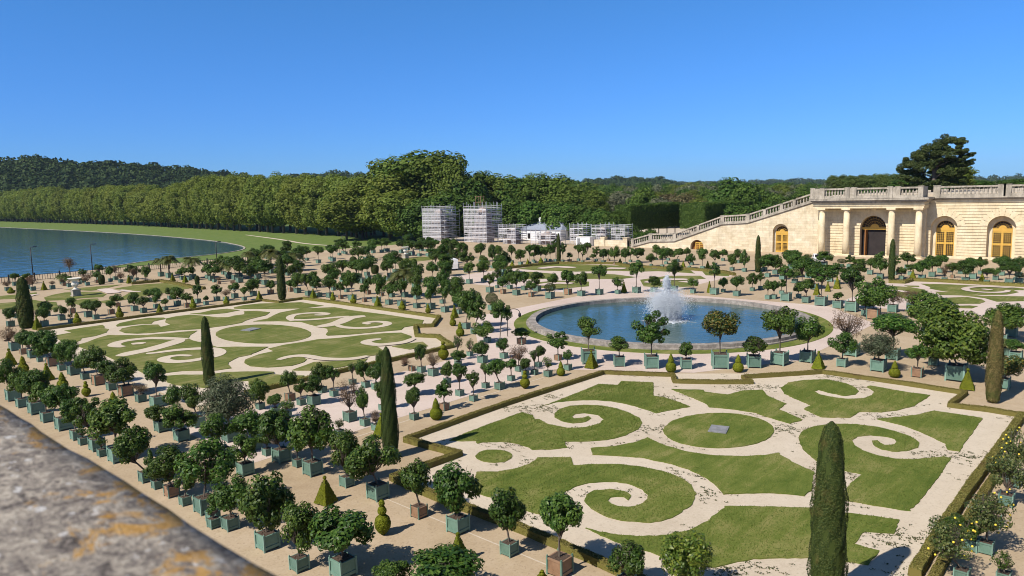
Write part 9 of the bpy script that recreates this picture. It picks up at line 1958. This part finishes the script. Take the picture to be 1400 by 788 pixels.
def person(x, y, rz, label):
    bm = bmesh.new()
    V = [(0,0,.92),(0,0,1.2),(0,0,1.42),(0,0,1.52),(0,0,1.66),(0,.19,1.4),(.05,.26,1.12),(.16,.24,.9),(0,-.19,1.4),(-.05,-.26,1.12),(.02,-.25,.88),(.0,.1,.88),(.14,.11,.48),(.05,.11,.06),(.2,.11,.04),(.0,-.1,.88),(-.10,-.11,.48),(-.3,-.11,.10),(-.17,-.11,.04)]
    E_ = [(0,1),(1,2),(2,3),(3,4),(2,5),(5,6),(6,7),(2,8),(8,9),(9,10),(0,11),(11,12),(12,13),(13,14),(0,15),(15,16),(16,17),(17,18)]
    R_ = [.15,.15,.16,.055,.105,.075,.05,.035,.075,.05,.035,.10,.065,.045,.04,.10,.065,.045,.04]
    lay = bm.verts.layers.skin.verify()
    vs = [bm.verts.new(v) for v in V]
    for a, b in E_: bm.edges.new((vs[a],vs[b]))
    for v, r in zip(vs, R_): v[lay].radius = (r,r)
    vs[0][lay].use_root = True
    me = bpy.data.meshes.new('person'); bm.to_mesh(me); bm.free()
    o = bpy.data.objects.new('person', me); COL.objects.link(o)
    o.modifiers.new('skin','SKIN'); sd = o.modifiers.new('sub','SUBSURF'); sd.levels = 1; sd.render_levels = 1
    me.materials.append(M['cloth'])
    o.location = (x,y,0); o.rotation_euler = (0,0,rz)
    hd = MB(); hd.sphere((0,0,1.70),.10,12); hd.sphere((-.015,0,1.735),.105,12); hh = hd.build('hair', M['black'], o)
    tag(o, label, 'person')
person(108.4, 127.6, 2.2, 'person in dark clothes walking beside the distant lawn')

# arched iron stand near the pool's left edge
t = empty('arched_stand', (50.6,46.3,0)); tag(t, "arched black iron stand left of the pool behind a tub", 'garden stand')
mb = MB(); mb.tube((0,0,0),(0,0,2.3),.035,n=6)
ps = [(.0+.42*(1-math.cos(math.pi*k/10)), -.42*(1-math.cos(math.pi*k/10)), 2.3+.35*math.sin(math.pi*k/10)) for k in range(11)]
for p, q in zip(ps, ps[1:]): mb.tube(p, q, .035, n=6)
mb.build('pole', M['black'], t)
for p in (ps[-1], (0,0,2.0)):
    mb = MB(); mb.lathe([(.03,.0),(.13,-.12),(.15,-.35),(.08,-.45),(.02,-.46)], 10, p); mb.build('lantern', M['black'], t)

# ------------------------------------------------------------------ the summer air
m, nt, bs = newmat('haze_air')
nt.nodes.remove(bs)
vp = nt.nodes.new("ShaderNodeVolumePrincipled")
vp.inputs["Color"].default_value = (.62,.78,1.0,1); vp.inputs["Density"].default_value = HAZE; vp.inputs["Anisotropy"].default_value = .0
nt.links.new(vp.outputs[0], nt.nodes["Material Output"].inputs["Volume"])
mb = MB(); mb.box(-6400,6700,-6200,6800,-9.0,190)
o = mb.build('haze', m); o["kind"] = 'stuff'; o["label"] = 'faint blue summer haze over the distant hills'
# ------------------------------------------------------------------ the stone ledge by the camera
pa = empty('stone_parapet', (0,0,0)); tag(pa, 'blurred grey stone ledge with orange and white lichen in the near corner', 'parapet')
XE, ZT = .428, EYE-.45
mb = MB()
ny, nx = 190, 14
for i in range(ny+1):
    y = -8+16*i/ny
    for j in range(nx+1):
        x = -.42+(XE+.42)*j/nx
        e = max(0,(j-nx+1.0)); z = ZT-.0012*math.sin(y*7+x*5)-.0012*math.sin(y*19+3)-(.008*e if e > 0 else 0)
        mb.v.append((x+(.002*math.sin(y*11)+.002*math.sin(y*37) if j == nx else 0), y, z))
for i in range(ny):
    for j in range(nx):
        a = i*(nx+1)+j; mb.f.append((a,a+1,a+nx+2,a+nx+1)); mb.mi.append(0); mb.sm.append(True)
b0 = len(mb.v)
for i in range(ny+1):
    v = mb.v[i*(nx+1)+nx]; mb.v.append((v[0]+.006,v[1],ZT-.10)); mb.v.append((v[0]-.05,v[1],ZT-.22))
for i in range(ny):
    a = i*(nx+1)+nx; c = b0+i*2
    mb.f.append((a,c,c+2,a+nx+1)); mb.mi.append(0); mb.sm.append(True)
    mb.f.append((c,c+1,c+3,c+2)); mb.mi.append(0); mb.sm.append(True)
mb.build('coping', M['lichen'], pa)
mb = MB(); mb.box(-.36,.34,-8,8,ZT-1.1,ZT-.2); mb.build('body', M['stone_grey'], pa)
rw = MB(); rw.box(-.8,.30,-14,14,0,ZT-1.1)
o = rw.build('retaining_wall', M['stone_smooth']); tag(o, 'tall stone retaining wall under the near ledge', 'wall')
